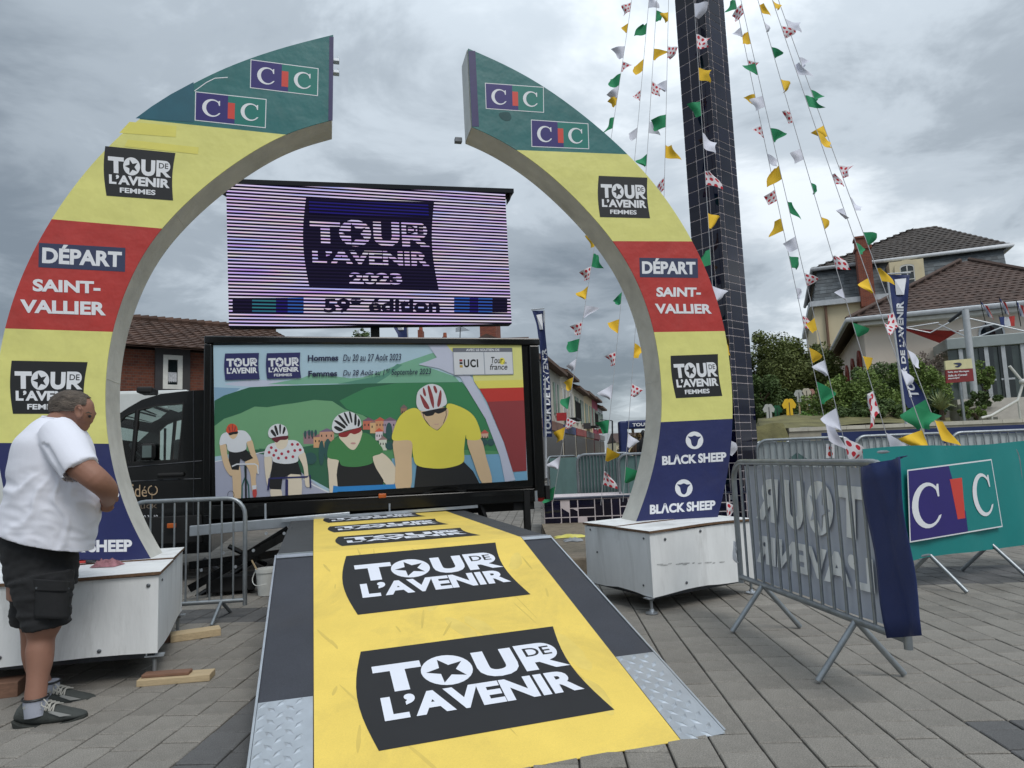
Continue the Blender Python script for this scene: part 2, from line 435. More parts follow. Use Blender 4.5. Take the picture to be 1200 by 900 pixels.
for i in range(-46, 52):
    c0 = -1.54 + i * rowW; a = -1.0 - rs.random() * .3
    while a < 15.5:
        la = rs.choice((.14, .18, .18, .22, .26))
        cc, ac = c0 + rowW / 2, a + la / 2
        ctr = CC * cc + AC * ac
        for lim in (5.28, 5.80, 5.9, 6.7, 3.08):
            if a < lim < a + la and ((tile_dark(lim - .01, cc)) != (tile_dark(lim + .01, cc))): la = max(.09, lim - a)
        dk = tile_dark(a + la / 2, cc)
        vis = 0
        if ctr.y > .6:
            x, y = to_px(ctr)
            if -60 < x < 1260 and y < 990 and not (300 < x < 790 and 640 < y < 905 and x > 300 and x < 620 + (y - 640) * .8): vis = 1
        cand.append((vis and -ctr.length or -99, c0, a, la, dk))
        a += la
cand.sort(reverse=True)
protos = {}
rest = MB()
for idx, (s_, c0, a, la, dk) in enumerate(cand):
    zt = rs.uniform(-.002, .0015); tl = (rs.uniform(-.012, .012), rs.uniform(-.01, .01))
    if idx < 292 and s_ > -50:
        key = (round(la, 2), dk, idx % 3)
        if key not in protos:
            mb = MB(); paver_geo(mb, 0, 0, rowW, round(la, 2), 0, tl, local=True)
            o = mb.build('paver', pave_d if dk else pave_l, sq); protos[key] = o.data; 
        else:
            o = bpy.data.objects.new('paver', protos[key]); COL.objects.link(o); o.parent = sq
        o.location = CC * c0 + AC * (a + (la - round(la, 2)) / 2) + V(0, 0, zt)
    else:
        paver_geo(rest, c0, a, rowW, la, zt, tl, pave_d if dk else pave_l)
rest.build('paver_field', None, sq, kind='stuff', recalc=False)

# stone step in front of the basin
st = MB()
for x0, x1 in ((.36, .98), (.985, 1.6), (1.605, 2.3)): st.box((x0, 6.75, -.02), (x1 - x0, 0, 0), (0, .42, 0), (0, 0, .20))
step = st.build('stone_step', mat('worn_granite', (136, 124, 108), .85, var=.22, scale=12, bump=.3, bscale=90, isl=.08), bevel=.02, kind='structure')
MB().box((.36, 7.172, -.02), (2.0, 0, 0), (0, 3.1, 0), (0, 0, .195)).build('step_paving', mat('gravelly_granite', (128, 118, 102), .9, var=.25, scale=14, bump=.4, bscale=80), kind='structure')

# ------------------------------------------------------------------ arch halves
PHI = .25; AV = V(cos(PHI), sin(PHI), 0); AU = V(-sin(PHI), cos(PHI), 0)
def ycut(pts, y):
    """point on a y-monotonic polyline"""
    for (x0, y0), (x1, y1) in zip(pts, pts[1:]):
        if y0 <= y <= y1: t = (y - y0) / (y1 - y0 or 1); return (x0 + (x1 - x0) * t, y)
    return pts[-1]
def between(pts, ya, yb):
    return [ycut(pts, ya)] + [p for p in pts if ya + .5 < p[1] < yb - .5] + [ycut(pts, yb)]
def refine(pts):
    q = [(p.x, p.y) for p in catmull([(a, b, 0) for a, b in pts], 4)]
    for _ in range(60): q = [q[0]] + [((a[0] + 2 * b[0] + c[0]) / 4, (a[1] + 2 * b[1] + c[1]) / 4) for a, b, c in zip(q, q[1:], q[2:])] + [q[-1]]
    return q
def arch_half(P0, outer, inner, bands, label, tipstrip, left):
    outer = refine(outer); inner = refine(inner)
    base = V(P0.x, P0.y, .6)
    r = root('start_arch_half', base, label, 'arch', 'two halves of the start arch')
    n = AU; Pf = P0
    p3 = lambda q: PL(q[0], q[1], Pf, n)
    ring = [p3(q) for q in outer] + [p3(q) for q in inner[::-1]]
    mb = MB(); TK = .30
    # shell slightly behind the printed skins
    mb.extrude([q + n * .004 for q in ring], n * TK)
    sh = mb.build('plywood_shell', m_ply, r)
    # seams and edge trim on the inner curve
    tr = MB(); ip = [p3(q) for q in inner]
    for k in (len(ip) // 3, 2 * len(ip) // 3):
        d = (ip[k + 1] - ip[k - 1]).normalized(); nrm = d.cross(n)
        MB().cbox(ip[k] + n * (TK / 2 + .004), d * .003, n * (TK - .01), nrm * .004).build('soffit_joint', m_ply, r)
    for (oa, ob, ia, ib, m, nm) in bands:
        o_ = between(outer, oa, ob); i_ = between(inner, ia, ib)
        mb = MB(); ol = [p3(q) for q in o_] + [p3(q) for q in i_[::-1]]
        mb.extrude([q - n * .003 for q in ol], n * .0065)
        mb.build('printed_panel', m, r, label=nm)
    if tipstrip:
        mb = MB(); a, b, wd = tipstrip
        s1 = [p3(a), p3((a[0] + wd, a[1])), p3((b[0] + wd, b[1])), p3(b)]
        mb.extrude([q - n * .0045 for q in s1], n * .003); mb.build('edge_strip', m_plate, r)
    return r, n, Pf
outerL = [(390.5, 41), (350, 48.5), (304.5, 61), (259, 79), (226, 94.5), (192.5, 115.5), (156, 140), (122.5, 170), (91, 203), (57, 257), (39, 289), (23, 323), (12, 355), (5, 385), (0, 407), (-6, 440), (-10, 480), (-8, 519), (-2, 548), (6, 585), (15, 620), (24, 655)]
innerL = [(388.5, 141), (364, 147), (343, 152), (325.5, 159), (297.5, 175), (273, 192.5), (245, 210), (224, 231), (203, 252), (187, 268), (171, 288), (157, 312), (147, 339), (136, 365), (130, 389), (125, 416), (122, 443), (122, 475), (123, 493), (125, 520), (131, 552), (139, 584), (152, 613), (164, 637), (178, 657)]
outerR = [(548.5, 57), (583, 69), (615, 85), (646.7, 104), (678, 129), (710, 156), (741.7, 181), (760.7, 207), (779.7, 229), (798.7, 257.5), (812, 283), (824.5, 304.5), (833.3, 329), (841, 353), (847.8, 375.5), (850, 388), (854.5, 413), (857.8, 440), (859.5, 478), (859, 490.7), (858, 514.7), (856, 538.7), (852, 562.7), (846.7, 586.7), (841, 606)]
innerR = [(553, 149), (559.6, 150.5), (583, 161), (610, 176), (631, 191), (653, 210), (675, 232), (697, 254), (722.3, 282.7), (735.6, 304.4), (746.7, 326.7), (755.6, 349), (763.3, 371), (767.8, 389.3), (772, 413), (775, 435.6), (776, 457.8), (776, 479), (776.5, 494.7), (773, 520), (768, 546.7), (761, 573), (750.7, 600), (744.8, 613)]
PLF = G(176, 656, .605); PRF = G(746, 612, .605)
aL, nA, _ = arch_half(PLF, outerL, innerL, [
    (41, 140, 141, 158, m_teal, 'teal panel at the tip'), (140, 257, 158, 268, m_yellow, 'upper pale yellow panel'),
    (257, 385, 268, 389, m_red, 'red panel reading Depart Saint-Vallier'), (385, 519, 389, 520, m_yellow, 'lower pale yellow panel'),
    (519, 655, 520, 657, m_navy, 'navy panel at the foot')],
    'left half of the start arch, standing behind the man in the white T-shirt', ((386, 43.5), (384.8, 141.5), 5), True)
aR, _, _ = arch_half(PRF, outerR, innerR, [
    (57, 181, 149, 176, m_teal, 'teal panel at the tip'), (181, 283, 176, 282.7, m_yellow, 'upper pale yellow panel'),
    (283, 388, 282.7, 389.3, m_red, 'red panel reading Depart Saint-Vallier'), (388, 490.7, 389.3, 494.7, m_yellow, 'lower pale yellow panel'),
    (490.7, 606, 494.7, 613, m_navy, 'navy panel at the foot')],
    'right half of the start arch, in front of the blue tiled tower', ((548.9, 60), (553.2, 148.5), 8), False)

def sheep(p, cx, cy, r_, ink, paper):
    p.ell(cx, cy, r_, r_ * 1.0, ink)
    p.blob([(cx - r_ * .75, cy - r_ * .42), (cx - r_ * .35, cy - r_ * .42), (cx, cy - r_ * .55), (cx + r_ * .35, cy - r_ * .42), (cx + r_ * .75, cy - r_ * .42), (cx + r_ * .45, cy - r_ * .08), (cx + r_ * .3, cy + r_ * .5), (cx, cy + r_ * .72), (cx - r_ * .3, cy + r_ * .5), (cx - r_ * .45, cy - r_ * .08)], paper, 4)
def stk(r, P, fn, label=None, name='sticker'):
    p = Print(P, nA, base=.0040); fn(p); return p.build(name, r, label)
for q in (((294.7, 71), (372.4, 81.2), (371.7, 112), (294, 102.6)), ((230, 108.5), (311.5, 117.3), (310.5, 149.5), (229.3, 140.7))):
    stk(aL, PLF, lambda p: cic_logo(p, q, m_cicnavy, m_cicteal, m_cicred, m_white))
for q in (((569, 98.2), (636.2, 103), (636.5, 131.5), (570, 127)), ((622.9, 141.3), (688.5, 145.7), (689.4, 174.2), (623.5, 171.4))):
    stk(aR, PRF, lambda p: cic_logo(p, q, m_cicnavy, m_cicteal, m_cicred, m_white))
for r, P, q in ((aL, PLF, ((123.5, 171.5), (205.8, 179.6), (203, 235.2), (125, 229.6))), (aL, PLF, ((14, 422.7), (103, 424.5), (99, 485), (15.5, 485))),
                (aR, PRF, ((701.4, 206.2), (758.4, 208.4), (761.6, 256), (703, 254.6))), (aR, PRF, ((785.6, 417), (841, 415), (846.2, 464), (792, 466.7)))):
    stk(r, P, lambda p: tour_logo(p, q, m_white, m_black, True, bulge=.03))
def depart(p, qb, qs, qv):
    p.poly(qb, m_slate); f = p.quad(qb); p.text('DÉPART', f, (.04, .02, .96, .82), m_white, off=.04)
    p.qtext('SAINT-', qs, m_white, off=.04); p.qtext('VALLIER', qv, m_white, off=.04)
stk(aL, PLF, lambda p: depart(p, ((45.9, 284.8), (147.2, 290.7), (146.7, 318.7), (45.3, 313.3)), ((38.7, 327), (118, 330), (118, 344.5), (38.7, 341.5)), ((24, 351), (124.5, 354.2), (124.5, 370), (24, 366.5))), name='lettering')
stk(aR, PRF, lambda p: depart(p, ((749, 302.2), (817.3, 303), (817.8, 325.8), (749.6, 325)), ((768.9, 336.7), (821, 337), (821, 348), (768.9, 348)), ((767, 356), (833, 356.5), (834, 367.8), (768, 367.5))), name='lettering')
def blk(p, q, c, r_):
    f = p.quad(q); p.text('BL\u039bCK', f, (0, 0, .53, 1), m_white, off=.045); p.text('SHEEP', f, (.555, 0, 1, 1), m_white, off=.045)
    sheep(p, c[0], c[1], r_, m_white, m_navy)
stk(aR, PRF, lambda p: blk(p, ((775.5, 534), (850.7, 529.6), (851, 540.5), (775.8, 545.3)), (813.5, 516), 10.3), name='lettering')
stk(aR, PRF, lambda p: blk(p, ((761.3, 591), (838, 586), (838, 597), (761.3, 602.8)), (801, 572), 10.3), name='lettering')
stk(aL, PLF, lambda p: blk(p, ((38, 633.5), (155, 632), (155, 646.5), (38, 648)), (97, 610), 13), name='lettering')
stk(aL, PLF, lambda p: blk(p, ((33, 577), (140, 576), (140, 588), (33, 589)), (88, 554), 12), name='lettering')
# repair patches
stk(aL, PLF, lambda p: p.poly([(159, 139), (178, 125), (200, 111), (227, 96.5), (227.5, 143.5)], m_teal2), name='repair_patch')
stk(aL, PLF, lambda p: (p.poly([(152, 143), (207, 148), (206, 161), (140, 156)], m_yellow2), p.poly([(150, 164), (233, 173), (232, 181), (146, 172)], m_yellow2)), name='repair_tape')
stk(aR, PRF, lambda p: p.blob([(585, 133), (596, 132), (599, 139), (594, 142), (587, 139)], mat('scuffed_teal', (30, 78, 80), .6)), name='scuff')
stk(aL, PLF, lambda p: p.line([(228, 107), (242, 97), (252, 92), (267, 91)], 1.0, m_white), name='scuff')
# little latches on the tip of the left half
mb = MB()
for y in (61, 75):
    c = PL(392, y, PLF, nA) + nA * .12; mb.cbox(c + AV * .012, AV * .045, nA * .05, ZU * .022); mb.cbox(c + AV * .03 + ZU * .012, AV * .01, nA * .04, ZU * .04)
mb.build('latch', m_alu, aL, bevel=.003)
mb = MB(); c = PL(546, 152, PRF, nA) + nA * .2; mb.cbox(c - AV * .03, AV * .06, nA * .05, ZU * .04); mb.build('latch', m_bolt, aR, bevel=.003)
# clear acrylic-grey end cap of the right tip
e0, e1 = PL(548.5, 57, PRF, nA), PL(553, 149.5, PRF, nA)
mb = MB(); mb.extrude([e0 + nA * .02 - AV * .006, e1 + nA * .02 - AV * .006, e1 + nA * .27 - AV * .006, e0 + nA * .27 - AV * .006], AV * .004)
mb.build('end_panel', mat('grey_plastic_sheet', (178, 182, 178), .35, var=.12, dirt=.2), aR)

# ------------------------------------------------------------------ plinths
def plinth(P, dv, du, wv, du_len, z0, z1, label, bolts_v, marks, seed):
    """P near visible corner (x,y); dv along the front, du along the side"""
    P = V(P.x, P.y, 0); r = root('arch_plinth', P, label, 'plinth', 'plinths under the start arch')
    rsd = random.Random(seed); t = .018
    # four side boards
    def board(a, d1, L, inw, nm):
        mb = MB(); n = 10; top = []; bot = []
        for i in range(n + 1):
            f_ = i / n; top.append(a + d1 * (L * f_) + ZU * (z1 - .004 - (0.006 * sin(f_ * 9 + seed)) * .5)); bot.append(a + d1 * (L * f_) + ZU * (z0 + .010 * sin(f_ * 7 + seed) + rsd.uniform(0, .004)))
        mb.extrude(bot + top[::-1], inw * t); return mb.build('side_board', m_plywhite, r)
    A = P; B = P + dv * wv; C_ = B + du * du_len; D_ = P + du * du_len
    board(A, dv, wv, du, ''); board(D_ - du * t, dv, wv, du, '')
    board(A + du * (t + .002) , du, du_len - 2 * t - .004, dv, ''); board(B + du * (t + .002), du, du_len - 2 * t - .004, -dv, '')
    # lid in two sheets with a raw edge, slightly curled
    for k, (u0, u1) in enumerate(((-.015, du_len * .47), (du_len * .475, du_len + .012))):
        mb = MB(); n = 12; lo = []; hi = []
        vs = []; 
        for j, uu in enumerate((u0, u1)):
            for i in range(n + 1):
                f_ = i / n; z = z1 + .002 + .006 * sin(f_ * 5 + seed + k) * (1 if j == 0 else .3) + k * .004
                vs.append(P + dv * (-.012 + (wv + .024) * f_) + du * uu + ZU * z)
        m = n + 1; fs = []
        for i in range(n): fs.append((i, i + 1, m + i + 1, m + i))
        top = [v + ZU * .017 for v in vs]; i0 = 0
        mb.add(top, [f for f in fs], m_plywhite); mb.add(vs, [f[::-1] for f in fs], m_plyedge)
        ringi = list(range(0, n + 1)) + [2 * m - 1 - i for i in range(m)]
        for a_, b_ in zip(ringi, ringi[1:] + ringi[:1]):
            mb.face([vs[a_], vs[b_], top[b_], top[a_]], m_plyedge)
        mb.build('lid_board', None, r)
    # steel under-frame, jacks
    fr = MB(); ins = .06
    for a_, b_ in ((A, B), (D_, C_)):
        dd = (b_ - a_).normalized(); fr.cbox((a_ + b_) / 2 + ZU * (z0 - .0) + (du * ins if a_ is A else -du * ins), dd * wv * .98, du * .05, ZU * .045)
    for a_, b_ in ((A, D_), (B, C_)):
        fr.cbox((a_ + b_) / 2 + (dv * ins if a_ is A else -dv * ins) + ZU * (z0 - .002), dv * .05, du * (du_len * .96), ZU * .040)
    fr.build('under_frame', m_dsteel, r)
    jc = []
    for cpt, sx, sy in ((A, 1, 1), (B, -1, 1), (D_, 1, -1), (C_, -1, -1)):
        c = cpt + dv * (.02 * sx) + du * (.05 * sy); mb = MB()
        mb.tube([c + ZU * .014, c + ZU * (z0 + .03)], .011, 8, m_steel)
        mb.lathe(c, [(.045, .004), (.045, .012), (.02, .02), (.016, .035)], 16, m_alu)
        mb.cbox(c + ZU * (z0 - .015), dv * .1, du * .06, ZU * .008, m_alu); mb.cbox(c + ZU * (z0 + .02) + dv * (.04 * sx), dv * .008, du * .055, ZU * .07, m_alu)
        mb.lathe(c + ZU * (z0 - .035), [(.02, 0), (.02, .016)], 6, m_bolt)
        mb.build('levelling_jack', None, r, smooth=True); jc.append(c)
    # caster
    for (a_, b_) in bolts_v:
        mb = MB(); c = A + dv * (wv * a_) + ZU * (z0 + (z1 - z0) * b_) - du * .003
        mb.lathe(c, [(.011, 0), (.011, .003), (.006, .006)], 12, m_bolt, axis=-du); mb.build('bolt', None, r, smooth=True)
    for (a_, b_) in marks:
        mb = MB(); out = dv if label.startswith('left') else -dv
        c = (B if label.startswith('left') else A) + du * (du_len * a_) + ZU * (z0 + (z1 - z0) * b_) + out * .003
        mb.lathe(c, [(.008, 0), (.008, .003)], 10, m_bolt, axis=out); mb.build('bolt', None, r, smooth=True)
    return r, jc
# left plinth: near visible corner is its right front corner
cL = G(186, 671, .60); cL2 = G(214, 643, .60); suL = (V(cL2.x, cL2.y, 0) - V(cL.x, cL.y, 0)); dL = suL.length; suL.normalize()
svL = V(cos(.19), sin(.19), 0)
A_ = V(cL.x, cL.y, 0) - svL * 1.75
pl1, jl = plinth(A_, svL, suL, 1.75, dL, .155, .585, 'left white plywood plinth with a man standing at it, its jacks resting on timber blocks',
                 [(.97, .88), (.72, .90), (.55, .12), (.83, .10), (.30, .9), (.66, .80)], [(.1, .9)], 2)
cR = G(761, 622, .60); cR2 = G(689, 613.5, .60); suR = V(cR2.x - cR.x, cR2.y - cR.y, 0); dR = suR.length; suR.normalize()
q = G(870, 609, .60); svR = V(q.x - cR.x, q.y - cR.y, 0); wR = svR.length * 1.12; svR.normalize()
pl2, jr = plinth(V(cR.x, cR.y, 0), svR, suR, wR, dR + .05, .13, .585, 'right white plywood plinth beside the yellow ramp, partly behind the front barrier',
                 [(.13, .87), (.46, .93), (.30, .13)], [(.08, .9), (.80, .55), (.12, .15), (.9, .93)], 5)
def stain(r, P, n, pts, nm='scuff_mark'):
    for b in pts: p = Print(P, n, base=.0012, step=.0004); p.blob(b, mat('grey_scuff', (176, 178, 178), .7, var=.3, scale=30), 4); p.build(nm, r)
stain(pl2, V(cR.x, cR.y, 0), svR.cross(ZU), [[(x, 661 - (x - 770) * .04 + dy), (x + w_, 660.6 - (x - 770) * .04 + dy), (x + w_ * .8, 662 - (x - 770) * .04 + dy), (x + w_ * .1, 662.3 - (x - 770) * .04 + dy)] for x, w_, dy in ((770, 7, 0), (774, 9, 1), (783, 4, -.4), (792, 6, .6), (796, 12, -.2), (800, 5, 1.2), (811, 3, 0), (818, 4, .5), (826, 8, 0), (835, 3, .8), (843, 6, .2))])

# timber under the jacks
def block(c, ang, L, W_, H_, z, m, label, nm='timber_block', grp='timber blocks under the jacks', bev=.004):
    d = V(cos(ang), sin(ang), 0); e_ = V(-sin(ang), cos(ang), 0)
    mb = MB(); mb.cbox(V(c.x, c.y, z + H_ / 2), d * L, e_ * W_, ZU * H_); o = mb.build(nm, m, bevel=bev); return tag(o, label, 'timber', grp)
b0 = G(207, 798); block(b0, .16, .38, .12, .036, 0, m_wood, 'pale plank on the paving under the near jack of the left plinth')
block(G(196, 791, .036), .12, .25, .07, .018, .0365, m_wood2, 'thin brown offcut lying on the pale plank')
block(G(229, 747), .5, .32, .13, .05, 0, m_wood, 'pale block under the far jack of the left plinth')
block(G(204, 750), .5, .16, .11, .045, 0, m_wood2, 'short dark brown block at the far jack of the left plinth')
block(G(1, 815), .3, .20, .14, .08, 0, m_wood2, 'chunky brown block at the left edge beside the man\'s shoe')
block(G(16, 776), .15, .22, .09, .03, 0, m_wood, 'pale block in the shade under the left plinth')

# ------------------------------------------------------------------ ramp
RU = V(sin(-.2847), cos(-.2847), 0); RV = V(RU.y, -RU.x, 0)
HK, WR, SL, LPt = .5935, 1.872, .2696, 2.95
K0 = V(-1.5737, 4.531, HK); LD = HK / sin(SL)
RD = -(RU * cos(SL)) - ZU * sin(SL); RN = RV.cross(RD).normalized()
if RN.z < 0: RN = -RN
ramp = root('access_ramp', V(K0.x, K0.y, 0) + RV * WR / 2, 'yellow and black access ramp with race logos leading up to the black truck', 'ramp')
m_grip = mat('dark_anti_slip_board', (58, 61, 69), .8, var=.12, scale=3, dirt=.15, speck=.15, bump=.25, bscale=400)
m_grip2 = mat('dark_weathered_board', (66, 68, 71), .85, var=.15, scale=8, bump=.3, bscale=300)
m_carpet = mat('yellow_carpet_print', (232, 203, 98), .75, var=.06, scale=3.2, dirt=.26, speck=.04, bump=.10, bscale=220, detail=8)
def rp_(w_, d_, k=0.): return K0 + RV * w_ + RD * d_ + RN * k          # on the slope
def pp_(w_, d_, k=0.): return K0 + RV * w_ + RU * d_ + ZU * k          # on the deck
# carpet edges measured on the deck and the slope
def inv(P): d = P - K0; return d.dot(RV)
wa0 = inv(PL(365, 651, K0, RN)); wb0 = inv(PL(608, 629, K0, RN)); wa1 = inv(PL(372, 897, K0, RN)); wb1 = inv(PL(799, 867, K0, RN))
wA, wB = (wa0 + wa1) / 2, (wb0 + wb1) / 2
LD2 = LD + .02
sl = MB(); sl.box(rp_(0, 0, -.03), RV * WR, RD * (LD - .06), RN * .028); sl.build('slope_board', m_grip, ramp)
dk = MB(); dk.box(pp_(0, 0, -.06), RV * WR, RU * LPt, ZU * .058); dk.build('deck_board', m_grip2, ramp)
cz = .0035
mb = MB(); mb.box(rp_(wA, .0, .001), RV * (wB - wA), RD * LD2, RN * cz); mb.build('slope_carpet', m_carpet, ramp)
mb = MB(); mb.box(pp_(wA, .0, .001), RV * (wB - wA), RU * (LPt - .02), ZU * cz); mb.build('deck_carpet', m_carpet, ramp)
def tread(w0, w1):
    d0 = LD - .62; o = MB(); o.box(rp_(w0, d0, .0005), RV * (w1 - w0), RD * (LD2 - d0), RN * .003)
    pt = o.build('tread_plate', m_alu, ramp)
    b = MB(); cols = max(3, int((w1 - w0) / .085)); rows = int((LD2 - d0) / .075)
    for i in range(cols):
        for j in range(rows):
            for h_ in (0, 1):
                x = w0 + (i + .28 + h_ * .5) * (w1 - w0) / cols; y = d0 + (j + .28 + h_ * .5) * (LD2 - d0) / rows
                if x > w1 - .02: continue
                s_ = 1 if (h_) else -1; du_, dv_ = RD * cos(.7 * s_) + RV * sin(.7 * s_), RV * cos(.7 * s_) - RD * sin(.7 * s_)
                c = rp_(x, y, .0035); A1, A2, B1, B2 = c + du_ * .030, c - du_ * .030, c + dv_ * .013, c - dv_ * .013
                tp = c + RN * .0035; b.add([A1, B1, A2, B2, tp + du_ * .006, tp - du_ * .006], [(0, 1, 4), (1, 5, 4), (1, 2, 5), (2, 3, 5), (3, 4, 5), (3, 0, 4)])
    b.build('tread_studs', m_alu, ramp, kind='stuff')
tread(.0, wA - .004); tread(wB + .004, WR)
# aluminium edge angles and hinge strip
for w0 in (-.012, WR + .002): MB().box(rp_(w0, .0, -.05), RV * .010, RD * LD, RN * .055).build('edge_angle', m_alu, ramp)
for w0, w1 in ((0, wA - .003), (wB + .003, WR)):
    mb = MB(); mb.box(rp_(w0, .005, .002), RV * (w1 - w0), RD * .05, RN * .004); mb.box(pp_(w0, .012, .002), RV * (w1 - w0), RU * .035, ZU * .004); mb.build('hinge_strip', m_alu, ramp)
mb = MB()
for w_ in (.02, .5, WR - .07):
    mb.box(pp_(w_, .1, -.59), RV * .05, RU * .05, ZU * .53); mb.box(pp_(w_, LPt - .3, -.59), RV * .05, RU * .05, ZU * .53)
mb.box(pp_(-.008, .02, -.11), RV * .06, RU * (LPt - .05), ZU * .048); mb.box(pp_(WR - .05, .02, -.11), RV * .06, RU * (LPt - .05), ZU * .048)
mb.build('support_frame', m_dsteel, ramp)
# scissor arms that fold out at the left of the deck
mb = MB()
for k, (a, b) in enumerate((((222, 690), (345, 622)), ((255, 672), (338, 620)), ((222, 663), (330, 648)))):
    P1, P2 = AT(a[0], a[1], 6.3 + .1 * k), AT(b[0], b[1], 6.5 + .1 * k)
    d = (P2 - P1).normalized(); s_ = d.cross(ZU).normalized(); MB().cbox((P1 + P2) / 2, d * (P2 - P1).length, s_ * .03, d.cross(s_) * .07).build('scissor_arm', m_blackpaint, ramp)
c = AT(272, 682, 6.6); MB().cbox(c, RV * .42, RU * .25, ZU * .14).build('hydraulic_box', m_blackmat, ramp, bevel=.01)
for k, (a, b) in enumerate((((230, 700), (300, 655)), ((268, 640), (312, 662)), ((238, 655), (285, 690)))):
    P1, P2 = AT(a[0], a[1], 6.55 + .1 * k), AT(b[0], b[1], 6.7 + .1 * k); MB().tube([P1, P2], .024, 8).build('ram', m_blackpaint if k < 2 else m_dsteel, ramp, smooth=True)
mb = MB()
for (x, y) in ((262, 648), (312, 625), (333, 625), (236, 668), (276, 664), (297, 645)):
    c = AT(x, y, 6.25); mb.lathe(c, [(.014, 0), (.014, .012)], 8, axis=-RU)
mb.build('pivot_pin', m_alu, ramp)
def rlogo(P, n, q, nm='race_logo', bulge=.05, **k):
    p = Print(P, n, step=.0003, base=.0052); tour_logo(p, q, m_carpetwhite, m_carpetblack, bulge=bulge, **k); return p.build(nm, ramp)
m_carpetwhite = mat('white_carpet_print', (222, 226, 236), .7, var=.03); m_carpetblack = mat('black_carpet_print', (30, 31, 34), .75, var=.12, scale=3)
rlogo(K0, RN, ((422.7, 764.8), (647.9, 735), (720, 833), (444, 881.5)))
rlogo(K0, RN, ((405.7, 652.5), (580.6, 636.5), (621.7, 697.5), (419.2, 721.6)))
rsc = random.Random(9); m_sc1 = mat('trodden_yellow', (210, 184, 92), .8, var=.1); m_sc2 = mat('dusty_yellow', (222, 197, 104), .85, var=.1)
psc = Print(K0, RN, step=.00001, base=.0048)
for k in range(46):
    w_, d_ = rsc.uniform(wA + .05, wB - .05), rsc.uniform(.05, LD - .1); an = rsc.uniform(-.5, .5) + (pi if rsc.random() < .5 else 0); L_ = rsc.uniform(.03, .16); wd = rsc.uniform(.002, .007); big = k % 5 == 0
    if big: L_, wd = .13, .035
    pts = []
    for j in range(14):
        a = 2 * pi * j / 14; x_, y_ = L_ * cos(a) * (1 + .15 * rsc.random()), wd * sin(a) * (1 + .5 * rsc.random()); pts.append(rp_(w_ + x_ * sin(an) + y_ * cos(an), d_ + x_ * cos(an) - y_ * sin(an)))
    psc.mb.face([q_ + RN * .00485 + RN * (.000004 * k) for q_ in pts], m_sc2 if big else m_sc1)
psc.mb.build('trodden_marks', None, ramp, recalc=False, kind='stuff')
for q in (((396.7, 629.6), (539.5, 619.2), (563.3, 628), (400.8, 640.8)), ((386.7, 617.5), (510, 608.3), (525.8, 615), (391.7, 624.7)), ((380.8, 607.6), (487, 600.8), (499, 605.5), (385, 613.3))):
    rlogo(K0, ZU, q, bulge=.035)

# ------------------------------------------------------------------ show truck
TV = V(cos(.262), sin(.262), 0); TU = V(-sin(.262), cos(.262), 0)
TP = V(-.57, 7.98, 0)
tp = lambda x, y, off=0.: PL(x, y, TP + TU * off, TU)
q0 = tp(150, 600); truck = root('show_truck', V(q0.x, q0.y, 0), 'black truck with a cyclist poster on its box body, behind the ramp', 'truck')
def flat(mb, pts, depth, m=None): return mb.extrude(pts, TU * depth, m)
zt_ = lambda x, y: tp(x, y).z
# box body
tl, tr_, br_, bl_ = tp(242, 398), tp(630, 395), tp(637, 590), tp(248, 600)
BW = 2.1
topz = (tl.z + tr_.z) / 2; botz = .80
xl = (tl - TP).dot(TV); xr = (tr_ - TP).dot(TV)
def tb(a, z, off=0.): return TP + TV * a + TU * off + ZU * z
mb = MB(); mb.box(tb(xl, botz, .02), TV * (xr - xl), TU * BW, ZU * (topz - botz - .01)); mb.build('box_body', m_blackpaint, truck, bevel=.02)
pw = .055
fr = MB(); fr.box(tb(xl - .02, topz - .075, -.035), TV * (xr - xl + .04), TU * .06, ZU * .085); fr.build('top_rail', m_blackpaint, truck, bevel=.015)
fr = MB(); fr.box(tb(xr - .12, botz - .12, -.03), TV * .125, TU * .05, ZU * (topz - botz + .04)); fr.build('corner_post', m_blackpaint, truck, bevel=.012)
fr = MB(); fr.box(tb(xl - .02, botz - .12, -.03), TV * .075, TU * .05, ZU * (topz - botz + .04)); fr.build('corner_post', m_blackpaint, truck, bevel=.012)
fr = MB(); fr.box(tb(xl + .06, botz - .16, -.02), TV * (xr - xl - .18), TU * .05, ZU * .155); fr.build('bottom_rail', m_blackpaint, truck, bevel=.01)
# chassis, underride rails
fr = MB(); fr.box(tb(xl - 1.8, .52, .35), TV * (xr - xl + 1.7), TU * .12, ZU * .16); fr.box(tb(xl - 1.8, .52, 1.4), TV * (xr - xl + 1.7), TU * .12, ZU * .16)
fr.box(tb(xl, .64, .05), TV * (xr - xl), TU * 1.9, ZU * .12); fr.build('chassis', m_blackmat, truck)
gr = MB(); gA, gB = tp(222, 624, -.12), tp(410, 607, -.12)
gr.box(V(gA.x, gA.y, gA.z - .04), V(gB.x - gA.x, gB.y - gA.y, gB.z - gA.z), TU * .06, ZU * .105); gr.build('side_guard', m_alu, truck, bevel=.006)
gr = MB(); gA, gB = tp(330, 611, -.16), tp(560, 594, -.16)
gr.box(V(gA.x, gA.y, gA.z - .01), V(gB.x - gA.x, gB.y - gA.y, gB.z - gA.z), TU * .04, ZU * .03); gr.build('guard_rail', m_alu, truck)
for x in (311, 456.5):
    a = tp(x, 590, -.05); b = tp(x + .3, 612, -.05); mb = MB(); mb.tube([a, b], .012, 8); mb.build('guard_upright', m_alu, truck, smooth=True)
for x, y in ((448, 581), (201, 616)):
    c = tp(x, y, -.06 if x > 300 else -.02); mb = MB(); mb.cbox(c, TV * .085, TU * .02, ZU * .05); mb.build('side_marker_lamp', mat('amber_plastic', (190, 92, 30), .3), truck, bevel=.008)
